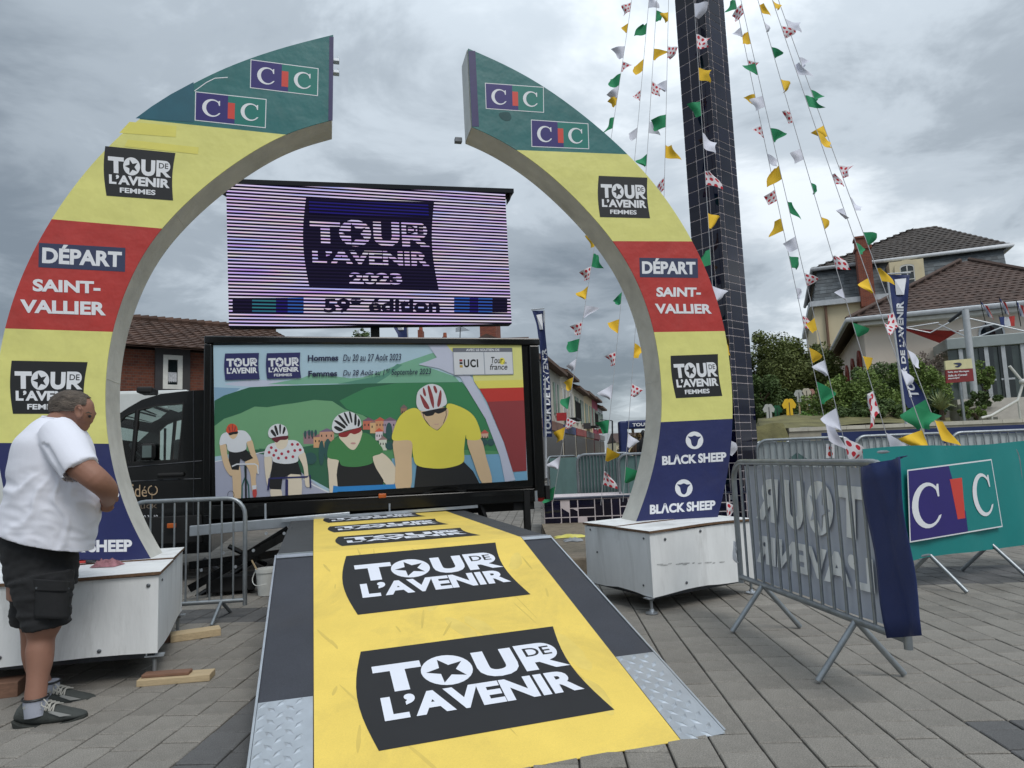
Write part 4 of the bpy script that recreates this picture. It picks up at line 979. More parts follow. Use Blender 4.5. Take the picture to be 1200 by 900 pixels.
p.upoly(f, [(.02, .03), (.95, .03), (.95, .18), (.02, .18)], l_n)
fb = p.quad((C5(98, 478), C5(1062, 478), C5(1062, 530), C5(98, 533)))
for u0, u1, m_ in ((0, .065, l_k), (.065, .145, l_g), (.145, .185, l_n), (.185, .24, l_b), (.79, .85, l_b), (.85, .885, l_n), (.885, .94, l_b), (.94, 1, l_k)): p.upoly(fb, [(u0, 0), (u1, 0), (u1, 1), (u0, 1)], m_)
p.text('59\u1d49 \u00e9dition', fb, (.31, .0, .735, 1.), l_k, off=.035)
p.build('lit_panel', led)
mb = MB(); a, b = lp(258, 209, -.02), lp(602, 221, -.02); mb.extrude([a, b, b - ZU * .06, a - ZU * .06], TU * .26); mb.build('top_hood', m_blackpaint, led)
mb = MB(); a = lp(258, 212, .0); mb.extrude([a, a + TV * .06, a + TV * .06 - ZU * .14, a - ZU * .1], TU * .2); mb.build('hood_end', m_blackmat, led)
mb = MB(); a = lp(602, 222, .0); mb.extrude([a, a - TV * .06, a - TV * .06 - ZU * .16], TU * .2); mb.build('hood_end', m_blackmat, led)
mb = MB(); c = lp(440, 375, .12); mb.box(c - TV * .06, TV * .11, TU * .1, ZU * (2.55 - c.z)); mb.build('mast', m_blackmat, led)

# ------------------------------------------------------------------ crowd barriers
def barrier(A_, B_, nb, label, m=None, H=1.06, zb=.27, feet=(.12, .88), footspan=.52, rr=.019, grp='galvanised crowd barriers', foot_drop=0., hooks=True, ground_z=0., round_r=.14):
    m = m or m_steel; A_ = Vector(A_); B_ = Vector(B_); d = B_ - A_; L = V(d.x, d.y, 0).length; u = V(d.x, d.y, 0).normalized(); slope = d.z / L
    nrm = V(-u.y, u.x, 0)
    r = root('crowd_barrier', A_, label, 'barrier', grp)
    P = lambda a, z: A_ + u * a + ZU * (z + slope * a)
    arc = lambda c, a0, a1: [P(c[0] + round_r * cos(t), c[1] + round_r * sin(t)) for t in [a0 + (a1 - a0) * i / 6 for i in range(7)]]
    path = [P(0, zb)] + [P(0, H - round_r)][:0] + arc((round_r, H - round_r), pi, pi / 2) + arc((L - round_r, H - round_r), pi / 2, 0) + [P(L, zb)]
    MB().tube([P(0, zb - .04)] + path[1:-1] + [P(L, zb - .04)], rr, 10).build('frame_tube', m, r, smooth=True, angle=80)
    MB().tube([P(0, zb), P(L, zb)], rr * .95, 10).build('bottom_rail', m, r, smooth=True, angle=80)
    bar = None; 
    for i in range(nb):
        a = L * (i + 1) / (nb + 1)
        if bar is None:
            bar = MB().tube([P(a, zb), P(a, H - .006)], rr * .45, 6).build('bar', m, r, smooth=True, angle=80); a0 = a
        else:
            c = bar.copy(); COL.objects.link(c); c.parent = r; c.location = u * (a - a0) + ZU * slope * (a - a0)
    for f_ in feet:
        for s_ in (-1, 1):
            t = P(L * f_, zb); g = V(t.x, t.y, ground_z + .012) + nrm * (footspan / 2 * s_) - ZU * foot_drop
            MB().tube([t, g], rr * .85, 8).build('foot', m, r, smooth=True, angle=80)
    if hooks:
        for z in (H - .25, H - .62):
            mb = MB(); mb.cbox(P(-.03, z), u * .07, nrm * .02, ZU * .03); mb.build('hook', m, r)
    return r, P, u, nrm, L

# front right barrier with a race banner on its far side
gA = V(1.49, 4.86, 0); 
gB = G(1063, 790); 
fa = V(1.532, 4.85, 0); fb_ = V(1.727, 3.17, 0)
b1, P1, u1, n1, L1 = barrier((fa.x, fa.y, 0), (fb_.x, fb_.y, 0), 14, 'nearest barrier on the right, with a grey see-through banner and a navy end flap', H=1.078, zb=.288, feet=(.19, .775), footspan=.46)
# banner cloth on the far side
far = n1 if (P1(0, 0) + n1 - OC).length > (P1(0, 0) - OC).length else -n1
m_cloth = mat('grey_blue_banner_back', (186, 191, 202), .85, var=.05, scale=3); m_clothw = mat('pale_banner_lettering', (238, 240, 240), .85, var=.04)
mb = MB(); n = 40; rows = 8; vs = []
def bn(a, z): return P1(a, z) + far * (.040 + .007 * sin(a * 9 + z * 3) + .002 * sin(a * 23))
for j in range(rows + 1):
    for i in range(n + 1):
        vs.append(bn(.10 + (L1 - .14) * i / n, .30 + (1.05 - .30) * j / rows))
mb.add(vs, [(j * (n + 1) + i, j * (n + 1) + i + 1, (j + 1) * (n + 1) + i + 1, (j + 1) * (n + 1) + i) for j in range(rows) for i in range(n)])
mb.build('banner', m_cloth, b1, smooth=True, angle=180)
class Soft(Print):
    pass
pb = Print(P1(0, 0), far)
def fB(u, v): return bn(.10 + (L1 - .14) * u, 1.05 - .75 * v) - far * .004
pb.n = -far; pb.base = .006; pb.step = .0010
def finet(body, box, m, off):
    vs_, fs_ = text_mesh(body, off); u0, v0, u1, v1 = box; d = pb.lift()
    pb.mb.add([fB(u0 + (u1 - u0) * (1 - x), v0 + (v1 - v0) * y) + d for x, y in vs_], fs_, m)
def uvof(px, py):
    q_ = PL(px, py, P1(0, 0) + far * .03, far) - P1(0, 0); return (q_.dot(u1) - .10) / (L1 - .14), (1.05 - q_.z) / .75
def fpx(q, body=None, off=.05, ring=None):
    c = [uvof(*k) for k in q]
    f = lambda s_, t_: fB(*[(c[0][i] * (1 - s_) + c[1][i] * s_) * (1 - t_) + (c[3][i] * (1 - s_) + c[2][i] * s_) * t_ for i in (0, 1)])
    if body: pb.text(body, f, (0, 0, 1, 1), m_clothw, off=off, mirror=True)
    return f
fpx(((978, 568), (1014, 571), (1016, 636), (979, 626)), 'T'); fpx(((918, 562), (942, 564), (942, 624), (919, 617)), 'U'); fpx(((887, 560), (911, 562), (911, 614), (888, 607)), 'R')
fo = fpx(((946, 562), (976, 565), (977, 632), (947, 623)))
pb.upoly(fo, [(.5 + .5 * cos(t), .5 + .5 * sin(t)) for t in [2 * pi * i / 30 for i in range(30)]], m_clothw); pb.upoly(fo, star(.5, .52, .42, .42, .3), m_cloth)
fpx(((887, 625), (1022, 655), (1025, 696), (888, 658)), 'L\u2019AVENIR', .045)
pb.build('banner_lettering', b1)
# navy flap wrapped round the near end
m_flap = mat('navy_tarpaulin', (30, 46, 96), .55, var=.10, scale=5, bump=.08, bscale=40)
mb = MB(); c4 = [(1010, 548), (1055, 537), (1083.7, 744.5), (1043, 747.5)]
e1_, e2_ = P1(L1 - .30, 1.10), P1(L1 + .04, 1.13)
near = -far
cols = 12; rows = 10; vs = []
tlp = PL(1009, 549, P1(0, 0) + near * .05, near); trp = PL(1055, 535, P1(0, 0) + near * .05, near); brp = PL(1083.7, 744.5, P1(0, 0) + near * .05, near); blp = PL(1043, 747.5, P1(0, 0) + near * .05, near)
for j in range(rows + 1):
    v = j / rows
    for i in range(cols + 1):
        u = i / cols; q_ = (tlp * (1 - u) + trp * u) * (1 - v) + (blp * (1 - u) + brp * u) * v
        vs.append(q_ + near * (.012 * sin(u * 7 + v * 2.) + .02 * math.exp(-((u - .45 - .3 * v) / .12) ** 2) * (1 - v) + .008 * sin(v * 9 + u * 5)))
mb.add(vs, [(j * (cols + 1) + i, j * (cols + 1) + i + 1, (j + 1) * (cols + 1) + i + 1, (j + 1) * (cols + 1) + i) for j in range(rows) for i in range(cols)])
# top fold over the rail and the far side
top = [vs[i] for i in range(cols + 1)]
fv = [p_ + far * .035 + ZU * .004 for p_ in top]
for a_, b_ in ((top, fv),):
    for i in range(cols): mb.face([a_[i], a_[i + 1], b_[i + 1], b_[i]])
fl_o = mb.build('banner_flap', m_flap, b1, smooth=True, angle=60)
so_ = fl_o.modifiers.new('thickness', 'SOLIDIFY'); so_.thickness = .003
# white cable ties
mb = MB(); c = P1(.0, .44); 
for k in range(3): mb.tube(catmull([c + ZU * .0, c + near * .03 + ZU * (.05 + .02 * k), c + near * .035 + u1 * .02 * (k - 1) - ZU * .03, c + near * .01 - ZU * .06], 4), .006, 5)
mb.build('cable_tie', m_white, b1, smooth=True)

# barrier end seen just behind it
f3 = G(858, 676, .17); d3 = V(.8, .62, 0).normalized()
# barrier with the teal bank banner
ga = (G(1100, 697) + G(1085, 684)) / 2; gb = (G(1188, 681) + G(1143, 668)) / 2
ud = (gb - ga).normalized(); ca = ga - ud * .75; 
b2, P2, u2, n2, L2 = barrier((ca.x, ca.y, 0), (ca.x + ud.x * 2.3, ca.y + ud.y * 2.3, 0), 16, 'barrier behind the navy flap carrying the teal bank banner', H=1.10, feet=(.33, .73), footspan=.52)
nr2 = n2 if (OC - P2(0, 1)).dot(n2) > 0 else -n2
m_banner = mat('teal_banner', (18, 128, 126), .6, var=.05, scale=2.5, bump=.05, bscale=12)
def bcloth(P, u, nr, a0, a1, zt, zb, m, r, amp=.012, name='banner', fr=3.0, label=None, n=48, rows=6):
    mb = MB(); vs = []
    for j in range(rows + 1):
        for i in range(n + 1):
            a = a0 + (a1 - a0) * i / n; z0_ = zb(a) if callable(zb) else zb; z1_ = zt(a) if callable(zt) else zt
            vs.append(P(a, z0_ + (z1_ - z0_) * j / rows) + nr * (.028 + amp * sin(a * fr * 2.1 + j * .5) + amp * .5 * sin(a * fr * 5 + 1)))
    mb.add(vs, [(j * (n + 1) + i, j * (n + 1) + i + 1, (j + 1) * (n + 1) + i + 1, (j + 1) * (n + 1) + i) for j in range(rows) for i in range(n)])
    return mb.build(name, m, r, smooth=True, angle=180, label=label)
bcloth(P2, u2, nr2, -.02, 2.6, lambda a: 1.13 + .01 * sin(a * 3), lambda a: .235 + .02 * sin(a * 2.3), m_banner, b2, amp=.010)
pc = Print(P2(0, 0) + nr2 * .056, nr2, step=.001, base=.001)
cic_q = ((1064, 552), (1161, 539.5), (1173.5, 616), (1067, 634))
f = pc.quad(cic_q)
pc.upoly(f, [(-.01, -.02), (1.01, -.02), (1.01, 1.02), (-.01, 1.02)], m_white); pc.upoly(f, [(.002, 0), (1, 0), (1, 1), (.002, 1)], m_banner)
pc.upoly(f, [(0, 0), (.46, 0), (.545, .62), (.60, .70), (.60, 1), (0, 1)], m_cicnavy); pc.upoly(f, [(.455, .20), (.60, .20), (.585, .80), (.50, .80)], m_cicred)
serif_c(pc, f, (.02, .2, .35, .86), m_white); serif_c(pc, f, (.70, .17, .95, .82), m_white)
pc.build('bank_logo', b2)
# left barrier behind the plinth
l0 = G(146, 712, .14); l1 = G(287, 703, .14)
b3, P3, u3, n3, L3 = barrier((l0.x, l0.y, 0), (l1.x, l1.y, 0), 9, 'barrier between the left plinth and the ramp, in front of the truck cab', H=.935, zb=.14, feet=(.30, .80), footspan=.5, rr=.017)

# rows of barriers further back
def row(pts, n_b, lab, cloth=None, H=1.06, gz=0., grp='barriers lining the closed road', clothn=None, zb=.25):
    out = []
    for i, (a, b) in enumerate(zip(pts, pts[1:])):
        a = Vector(a); b = Vector(b); d = (b - a).normalized(); a2 = a + d * .03; b2_ = b - d * .03
        r, P, u, nn_, L = barrier(a2, b2_, n_b, lab[i], H=H, rr=.021, grp=grp, ground_z=gz, hooks=False, zb=zb)
        nr = nn_ if (OC - P(0, 1)).dot(nn_) > 0 else -nn_
        if cloth: bcloth(P, u, nr if clothn is None else nr * clothn, .03, L - .03, H - .03, .24, cloth[i % len(cloth)], r, amp=.006, n=16, rows=3)
        out.append((r, P, u, nr, L))
    return out
mesh_white = mat('white_mesh_banner', (176, 184, 186), .85, var=.05); mesh_green = mat('grey_green_mesh', (98, 126, 124), .85, var=.10, scale=4); mesh_navy = mat('navy_mesh_banner', (34, 48, 92), .8, var=.06)
# right hand: rear rows (slightly raised pavement)
MB().box((3.4, 9.0, -.02), (14, 0, 0), (0, 9.0, 0), (0, 0, .16)).build('raised_pavement', mat('pale_pavement', (140, 137, 130), .9, var=.12, scale=3), kind='structure', bevel=.01)
Z0 = .14
rp = [AT(884, 520, 9.6), AT(1000, 516, 9.3), AT(1112, 511, 9.4), AT(1250, 500, 9.4)]
rw = row([(p_.x, p_.y, Z0) for p_ in rp], 13, ['rear barrier with a white mesh banner just right of the blue tower', 'rear barrier with a white mesh banner behind the navy flap', 'rear barrier at the right edge behind the teal banner'], [mesh_white], H=1.13, gz=Z0, clothn=-1)
pp = Print(rw[0][1](0, 0) - rw[0][3] * .02, rw[0][3], base=.002)
pp.poly([(968, 520), (978, 520), (978, 537), (968, 537)], m_white); pp.ell(973, 532, 3, 3, m_cicred); pp.ell(973, 525, 2, 2.4, m_cicred); pp.poly([(924, 538), (934, 530), (948, 539)], mesh_green)
pp.build('banner_print', rw[0][0])
rp2 = [AT(960, 512, 11.7), AT(1080, 505, 11.4), AT(1215, 492, 11.2)]
rw2 = row([(p_.x, p_.y, Z0) for p_ in rp2], 13, ['furthest right-hand barrier with a dark blue strip along the top, left one', 'furthest right-hand barrier with a dark blue strip along the top, right one'], None, H=1.2, gz=Z0)
for r, P, u, nr, L in rw2: bcloth(P, u, nr, 0, L, 1.24, .98, mesh_navy, r, amp=.004, n=12, rows=2)
rp3 = [AT(880, 513, 11.2), AT(915, 513, 11.3), AT(955, 511, 11.4)]
row([(p_.x, p_.y, Z0) for p_ in rp3], 10, ['small far barrier beside the tower, left one', 'small far barrier beside the tower, right one'], None, H=1.12, gz=Z0)
# centre: on the tiled basin edge and in the street
mp = [AT(674, 536, 12.0), AT(743, 530, 11.9)]
row([(p_.x, p_.y, .05) for p_ in mp], 16, ['barrier with grey-green mesh behind the tiled wall, seen through the arch'], [mesh_green], H=1.12, gz=.05, clothn=-1)
mp = [AT(722, 532, 11.2), AT(800, 529, 11.0)]
row([(p_.x, p_.y, .05) for p_ in mp], 6, ['barrier with a rounded corner half hidden by the right arch leg'], [mesh_green], H=1.10, gz=.05, clothn=-1)
mp = [AT(640, 532, 14.5), AT(676, 531, 15.5), AT(708, 529, 19), AT(730, 528, 24)]
row([(p_.x, p_.y, 0) for p_ in mp], 14, ['street barrier with grey-green mesh beside the truck tail', 'street barrier further down the street, second in line', 'street barrier furthest down the street'], [mesh_green], H=1.15)

# ------------------------------------------------------------------ blue tiled tower and basin wall
m_tile = mat('glazed_navy_tile', (9, 9, 36), .03, var=.25, scale=9, spec=.45, rnd=.35, isl=.3)
m_grout = mat('pale_grout', (206, 196, 198), .85, var=.1)
FC = AT(843, 240, 10.2); FC = V(FC.x, FC.y, 0)
al = radians(51); dl = V(-cos(al), sin(al), 0); dr = V(sin(al), cos(al), 0)
TWW = .56; TH_ = 12.2
tower = root('tiled_tower', FC + (dl + dr) * TWW / 2, 'tall square tower clad in glazed navy tiles behind the right arch half', 'tower')
MB().box(FC + (dl + dr) * .006, dl * (TWW - .012), dr * (TWW - .012), ZU * TH_).build('core', m_grout, tower)
rt = random.Random(11)
tproto = {}
extra = MB()
def tile(parent, o, a, w_, h_, nrm, single, store):
    g = .0070; t = .0015
    key = (round(w_, 3), round(h_, 3), tuple(round(x, 2) for x in a))
    def geo(org, mb):
        mb.box(org + a * g + ZU * g - nrm * .001, a * (w_ - 2 * g), nrm * t, ZU * (h_ - 2 * g))
    if single:
        if key not in store:
            mb = MB(); geo(V(0, 0, 0) + WO[parent.name] * 0, mb); me_org = WO[parent.name]
            mb.v = [v + me_org for v in mb.v]; ob = mb.build('tile', m_tile, parent); store[key] = ob.data
        else:
            ob = bpy.data.objects.new('tile', store[key]); COL.objects.link(ob); ob.parent = parent
        ob.location = o - WO[parent.name]; ob.rotation_euler = (rt.uniform(-.004, .004), rt.uniform(-.004, .004), rt.uniform(-.004, .004))
    else: geo(o, extra)
cnt = 0
for d_, nrm_, lay in ((dl, -dr, 'L'), (dr, -dl, 'R'), (dl, dr, 'X'), (dr, dl, 'Y')):
    o0 = FC.copy() if lay in 'LR' else (FC + (dr if lay == 'X' else dl) * (TWW))
    z = 0.0; k = 0
    off = V(0, 0, 0)
    while z < TH_ - .1:
        if lay in 'LX':
            for i, wt in enumerate((.165, .195, .20)): 
                h = .24; a0_ = (0, .165, .36)[i]
                vis = lay == 'L' and z > 1.0 and z < 8.3; tile(tower, o0 + d_ * a0_ + ZU * z, d_, wt, .24, nrm_, vis, tproto)
            z += .24
        else:
            for a0_, wt, hs in ((0, .115, (.12, .12)), (.115, .30, (.24,)) if k % 3 else (.115, .30, (.12, .12)), (.415, .145, (.12, .12) if k % 2 else (.24,))):
                zz = z
                for h in hs:
                    vis = lay == 'R' and zz > 1.0 and zz < 8.0; tile(tower, o0 + d_ * a0_ + ZU * zz, d_, wt, h, nrm_, vis, tproto); zz += h
            z += .24
        k += 1
extra.build('upper_tiles', m_tile, tower, kind='stuff')
# basin wall
W0 = AT(638, 604, 10.25); wz = AT(700, 582.5, 10.25).z; wx0 = W0.x
wall = root('tiled_basin_wall', V(wx0, 10.25, 0), 'low wall of glazed navy tiles at the foot of the tower, behind the stone step', 'wall')
MB().box((wx0, 10.25, 0), (5.2, 0, 0), (0, 1.5, 0), (0, 0, wz - .02)).build('wall_core', m_grout, wall)
MB().box((wx0 - .01, 10.235, wz - .019), (5.22, 0, 0), (0, .30, 0), (0, 0, .02)).build('coping', mat('dark_blue_coping', (46, 50, 70), .3, var=.2), wall)
extra = MB(); wp = {}; x = wx0; hh = (wz - .022) / 4; i = 0; u_ = .125
xe = wx0 + 2.2
while x < xe - .2:
    for rr_ in range(2):
        zb_ = rr_ * 2 * hh
        pat = (i + rr_) % 3
        if pat == 0: cells = ((0, 0, 2 * u_, hh), (0, hh, 2 * u_, hh))
        elif pat == 1: cells = ((0, 0, u_, 2 * hh), (u_, 0, u_, 2 * hh))
        else: cells = ((0, 0, u_, 2 * hh), (u_, 0, u_, hh), (u_, hh, u_, hh))
        for cx_, cz_, cw_, ch_ in cells: tile(wall, V(x + cx_, 10.25, zb_ + cz_), V(1, 0, 0), cw_, ch_, V(0, -1, 0), True, wp)
    x += 2 * u_; i += 1
while x < wx0 + 5.1:
    for rr_ in range(4): tile(wall, V(x, 10.25, rr_ * hh), V(1, 0, 0), .25, hh, V(0, -1, 0), False, wp)
    x += .25
if extra.v: extra.build('far_tiles', m_tile, wall, kind='stuff')
y = 10.28; extra = MB()
while y < 11.7:
    for rr_ in range(4): tile(wall, V(wx0, y + .25, rr_ * hh), V(0, -1, 0), .25, hh, V(-1, 0, 0), False, wp)
    y += .25
extra.build('side_tiles', m_tile, wall, kind='stuff')
# yellow cloth and grey bag left on the step paving
for nm, px, sz, m_, lab, cat in (('crumpled_cloth', (668, 629.5), (.34, .16, .045), m_yellow2, 'crumpled yellow cloth on the gravelly step before the tiled wall', 'cloth'), ('crumpled_bag', (672, 634), (.20, .12, .05), mat('grey_plastic', (150, 154, 158), .5), 'small grey plastic bag beside the yellow cloth', 'bag')):
    c = G(px[0], px[1], .18); mb = MB(); n = 12; vs = []; rq = random.Random(5)
    for j in range(n + 1):
        for i in range(n + 1):
            a_, b_ = i / n - .5, j / n - .5; r2 = max(0, 1 - (2 * a_) ** 2) * max(0, 1 - (2 * b_) ** 2)
            vs.append(c + V(a_ * sz[0] * (1 + .2 * sin(b_ * 9)), b_ * sz[1] * (1 + .3 * sin(a_ * 11)), sz[2] * (r2 ** .5) * (.6 + .6 * mnoise.noise(V(a_ * 9, b_ * 9, px[0])))+.002))
    mb.add(vs, [(j * (n + 1) + i, j * (n + 1) + i + 1, (j + 1) * (n + 1) + i + 1, (j + 1) * (n + 1) + i) for j in range(n) for i in range(n)])
    tag(mb.build(nm, m_, smooth=True, angle=180), lab, cat)
# white bucket beside the ramp
bc = G(314, 697); bk = root('bucket', bc, 'small white plastic bucket with a handle on the paving left of the ramp', 'bucket')
m_bk = mat('white_plastic', (206, 208, 204), .45, var=.03)
bh = .24
MB().lathe(bc, [(.085, .004), (.105, bh * .86), (.112, bh * .87), (.113, bh), (.106, bh), (.098, bh * .9), (.08, .02)], 24, m_bk).build('pail', m_bk, bk, smooth=True)
MB().tube(catmull([bc + V(-.112, -.02, bh * .9), bc + V(-.125, -.05, bh * .6), bc + V(-.06, -.13, bh * .45), bc + V(.04, -.13, bh * .5)], 5), .004, 5).build('bucket_handle', m_bk, bk, smooth=True)
MB().tube([bc + V(-.02, 0, bh * .3), bc + V(-.14, -.03, bh * 1.35)], .008, 6).build('stirring_stick', m_wood, bk)
# tools and a cloth on the left plinth lid
def small(nm, c, fn, lab, cat):
    r = root(nm, c, lab, cat); fn(r, c); return r
c = G(96, 661, .607)
def pli(r, c):
    for s_ in (-1, 1):
        MB().tube(catmull([c + V(-.09, -.01 * s_, .012), c + V(-.03, .03 * s_, .014), c + V(.03, .012 * s_, .014)], 4), .008, 6).build('grip', m_red, r, smooth=True)
    MB().tube([c + V(.03, 0, .014), c + V(.09, .004, .012)], [.012, .004], 6).build('jaw', m_dsteel, r)
small('pliers', c, pli, 'pliers with red grips on the lid of the left plinth', 'tool')
c = G(126, 663, .606); mb = MB(); n = 10; vs = []
for j in range(n + 1):
    for i in range(n + 1):
        a_, b_ = i / n - .5, j / n - .5; r2 = max(0, 1 - (2 * a_) ** 2) * max(0, 1 - (2 * b_) ** 2)
        vs.append(c + V(a_ * .15, b_ * .12, .05 * r2 ** .5 * (.7 + .8 * mnoise.noise(V(a_ * 12, b_ * 12, 3)))))
mb.add(vs, [(j * (n + 1) + i, j * (n + 1) + i + 1, (j + 1) * (n + 1) + i + 1, (j + 1) * (n + 1) + i) for j in range(n) for i in range(n)])
tag(mb.build('glove', mat('pink_grey_glove', (150, 104, 110), .8, var=.4, scale=30), smooth=True, angle=180), 'crumpled pinkish glove on the lid of the left plinth', 'glove')

# ------------------------------------------------------------------ bunting
def dotmat(name, base, dot, k=2.6):
    m = bpy.data.materials.new(name); m.use_nodes = True; nd = m.node_tree.nodes; lk = m.node_tree.links; b = nd['Principled BSDF']; b.inputs['Roughness'].default_value = .8
    t = nd.new('ShaderNodeTexCoord'); s_ = nd.new('ShaderNodeSeparateXYZ'); lk.new(t.outputs['UV'], s_.inputs[0])
    def q(op, a, b_=None):
        n = nd.new('ShaderNodeMath'); n.operation = op
        for i, v in enumerate((a, b_)):
            if v is None: continue
            if isinstance(v, (int, float)): n.inputs[i].default_value = v
            else: lk.new(v, n.inputs[i])
        return n.outputs[0]
    v = q('MULTIPLY', s_.outputs[1], k); row_ = q('FLOOR', v); u = q('ADD', q('MULTIPLY', s_.outputs[0], k), q('MULTIPLY', row_, .5))
    fu = q('SUBTRACT', q('FRACT', u), .5); fv = q('SUBTRACT', q('FRACT', v), .5)
    d = q('SQRT', q('ADD', q('MULTIPLY', fu, fu), q('MULTIPLY', fv, fv)))
    st_ = q('LESS_THAN', d, .31); mx = nd.new('ShaderNodeMix'); mx.data_type = 'RGBA'; lk.new(st_, mx.inputs['Factor']); mx.inputs['A'].default_value = (*lin(base), 1); mx.inputs['B'].default_value = (*lin(dot), 1)
    lk.new(mx.outputs['Result'], b.inputs['Base Color']); return m
F_MAT = {'y': mat('yellow_pennant_cloth', (226, 184, 44), .8, var=.06), 'g': mat('green_pennant_cloth', (34, 134, 88), .8, var=.06), 'w': mat('white_pennant_cloth', (214, 216, 228), .8, var=.03), 'p': dotmat('polka_dot_cloth', (222, 216, 220), (186, 36, 52))}
F_NM = {'y': 'yellow pennant', 'g': 'green pennant', 'w': 'white pennant', 'p': 'white pennant with red dots'}
APEX = AT(790, -356, 10.35)
rf = random.Random(21)
def pennant(parent, P, ax, size, kind, side):
    """cloth corner held at the cord at P; hangs along the cord and flutters to one side"""
    n = 6; me_v = []; lean = rf.uniform(-.5, .5); fold = rf.uniform(.04, .10); ph = rf.uniform(0, 6); shp = rf.random()
    out = (V(cos(rf.uniform(-.7, .7)) * side, rf.uniform(-.6, .6), 0)).normalized(); nr = out.cross(ZU).normalized()
    droop = rf.uniform(.15, .75); wv = rf.uniform(.8, 1.15)
    for j in range(n + 1):
        for i in range(n + 1):
            u = i / n; v = j / n
            wdt = (1 - v * .78) if shp < .6 else (.35 + .65 * v if shp > .8 else 1 - .3 * v)
            p_ = P - ax * (v * size) * (1.0) + out * (u * wdt * size * wv) - ZU * (droop * u * wdt * size)
            p_ += nr * (fold * size * 3.2 * sin(u * 4.2 + ph + v * 2) * u) + out * (.12 * size * sin(v * 5 + ph) * u)
            me_v.append(p_)
    mb = MB(); mb.add(me_v, [(j * (n + 1) + i, j * (n + 1) + i + 1, (j + 1) * (n + 1) + i + 1, (j + 1) * (n + 1) + i) for j in range(n) for i in range(n)])
    o = mb.build('pennant', F_MAT[kind], parent, smooth=True, angle=180, recalc=False, label=F_NM[kind])
    uvl = o.data.uv_layers.new(name='UVMap')
    for pl in o.data.polygons:
        for li in pl.loop_indices:
            vi = o.data.loops[li].vertex_index; uvl.data[li].uv = ((vi % (n + 1)) / n, (vi // (n + 1)) / n)
m_cord = mat('white_cord', (170, 172, 176), .8)
def string(anchor, flags, label, size=.27, side=1, nm='bunting_string'):
    size *= .72
    Q = Vector(anchor); r = root(nm, Q, label, 'bunting', 'bunting strings fanning out from the tower')
    d = Q - APEX; pts = [APEX + d * t - ZU * (.28 * 4 * t * (1 - t)) for t in [i / 24 for i in range(25)]]
    MB().tube(pts, .0045, 4).build('cord', m_cord, r, smooth=True)
    # for each flag height in the photo find the point on the cord
    prj = [to_px(p_) for p_ in pts]
    for y, k in flags:
        for i in range(24):
            if prj[i][1] <= y - 8 < prj[i + 1][1] or (i == 23 and y >= prj[24][1]):
                t = min(1, (y - 8 - prj[i][1]) / (prj[i + 1][1] - prj[i][1])); p_ = pts[i].lerp(pts[i + 1], t); ax = (pts[i] - pts[i + 1]).normalized()
                pennant(r, p_, ax, size * rf.uniform(.85, 1.1) * (1.55 if y > 450 and to_px(Q)[0] > 900 else 1.0), k, side if rf.random() < .8 else -side); break
    # flags above the picture
    seq = 'ygpw'
    for i in range(1, 8):
        p_ = APEX + d * (i * .05)
        if to_px(p_)[1] < -12: pennant(r, p_, -d.normalized(), size, seq[i % 4], side)
    return r
string(AT(648, 588, 10.1), [(10, 'p'), (35, 'y'), (62, 'w'), (80, 'p'), (94, 'g'), (108, 'w'), (120, 'y'), (145, 'g'), (185, 'p'), (225, 'w'), (283, 'y'), (305, 'g'), (320, 'p'), (343, 'y'), (366, 'w'), (385, 'p'), (405, 'g'), (428, 'w'), (450, 'y'), (472, 'g'), (497, 'p'), (508, 'y'), (542, 'w'), (578, 'g')], 'bunting string furthest left, ending at the left end of the tiled wall', .27, -1)
string(AT(704, 592, 10.0), [(5, 'w'), (35, 'g'), (77, 'y'), (113, 'p'), (157, 'w'), (200, 'g'), (250, 'y'), (300, 'w'), (350, 'g'), (382, 'y'), (420, 'p'), (458, 'w'), (500, 'g'), (532, 'y'), (560, 'p')], 'second bunting string from the left, ending at the middle of the tiled wall', .27, -1)
string(AT(730, 588, 9.8), [(20, 'g'), (65, 'y'), (103, 'p'), (150, 'w'), (188, 'g'), (240, 'y'), (300, 'p'), (350, 'w'), (410, 'y'), (457, 'p'), (515, 'w'), (555, 'g')], 'third bunting string from the left, coming down beside the right arch leg', .30, 1)
string(AT(768, 600, 9.6), [(22, 'y'), (62, 'p'), (102, 'w'), (142, 'g'), (178, 'y'), (215, 'p'), (260, 'g'), (300, 'w'), (360, 'y'), (420, 'p'), (480, 'g')], 'bunting string passing left of the tower and behind the right arch half', .27, -1)
string(AT(852, 602, 9.2), [(12, 'w'), (48, 'p'), (87, 'y'), (127, 'g'), (163, 'w'), (208, 'p'), (257, 'y'), (300, 'g'), (343, 'w'), (400, 'y'), (460, 'g'), (520, 'w'), (596, 'p')], 'bunting string running down in front of the tower', .32, 1)
string(AT(968, 500, 9.0), [(8, 'g'), (40, 'w'), (78, 'p'), (118, 'y'), (155, 'p'), (188, 'w'), (230, 'p'), (264, 'y'), (308, 'g'), (345, 'w'), (378, 'p'), (415, 'y'), (455, 'g'), (500, 'w')], 'first bunting string right of the tower', .25, 1)
string(AT(990, 520, 8.7), [(12, 'p'), (45, 'y'), (82, 'g'), (120, 'w'), (158, 'g'), (202, 'y'), (243, 'g'), (285, 'w'), (328, 'p'), (380, 'y'), (430, 'w'), (486, 'w'), (520, 'p')], 'second bunting string right of the tower, ending in a dotted pennant', .27, -1)
string(AT(1042, 520, 8.2), [(12, 'y'), (32, 'w'), (63, 'g'), (100, 'y'), (138, 'p'), (182, 'w'), (222, 'g'), (262, 'y'), (308, 'p'), (346, 'w'), (386, 'g'), (425, 'y'), (466, 'p'), (515, 'w')], 'third bunting string right of the tower, ending in a white pennant', .25, 1)
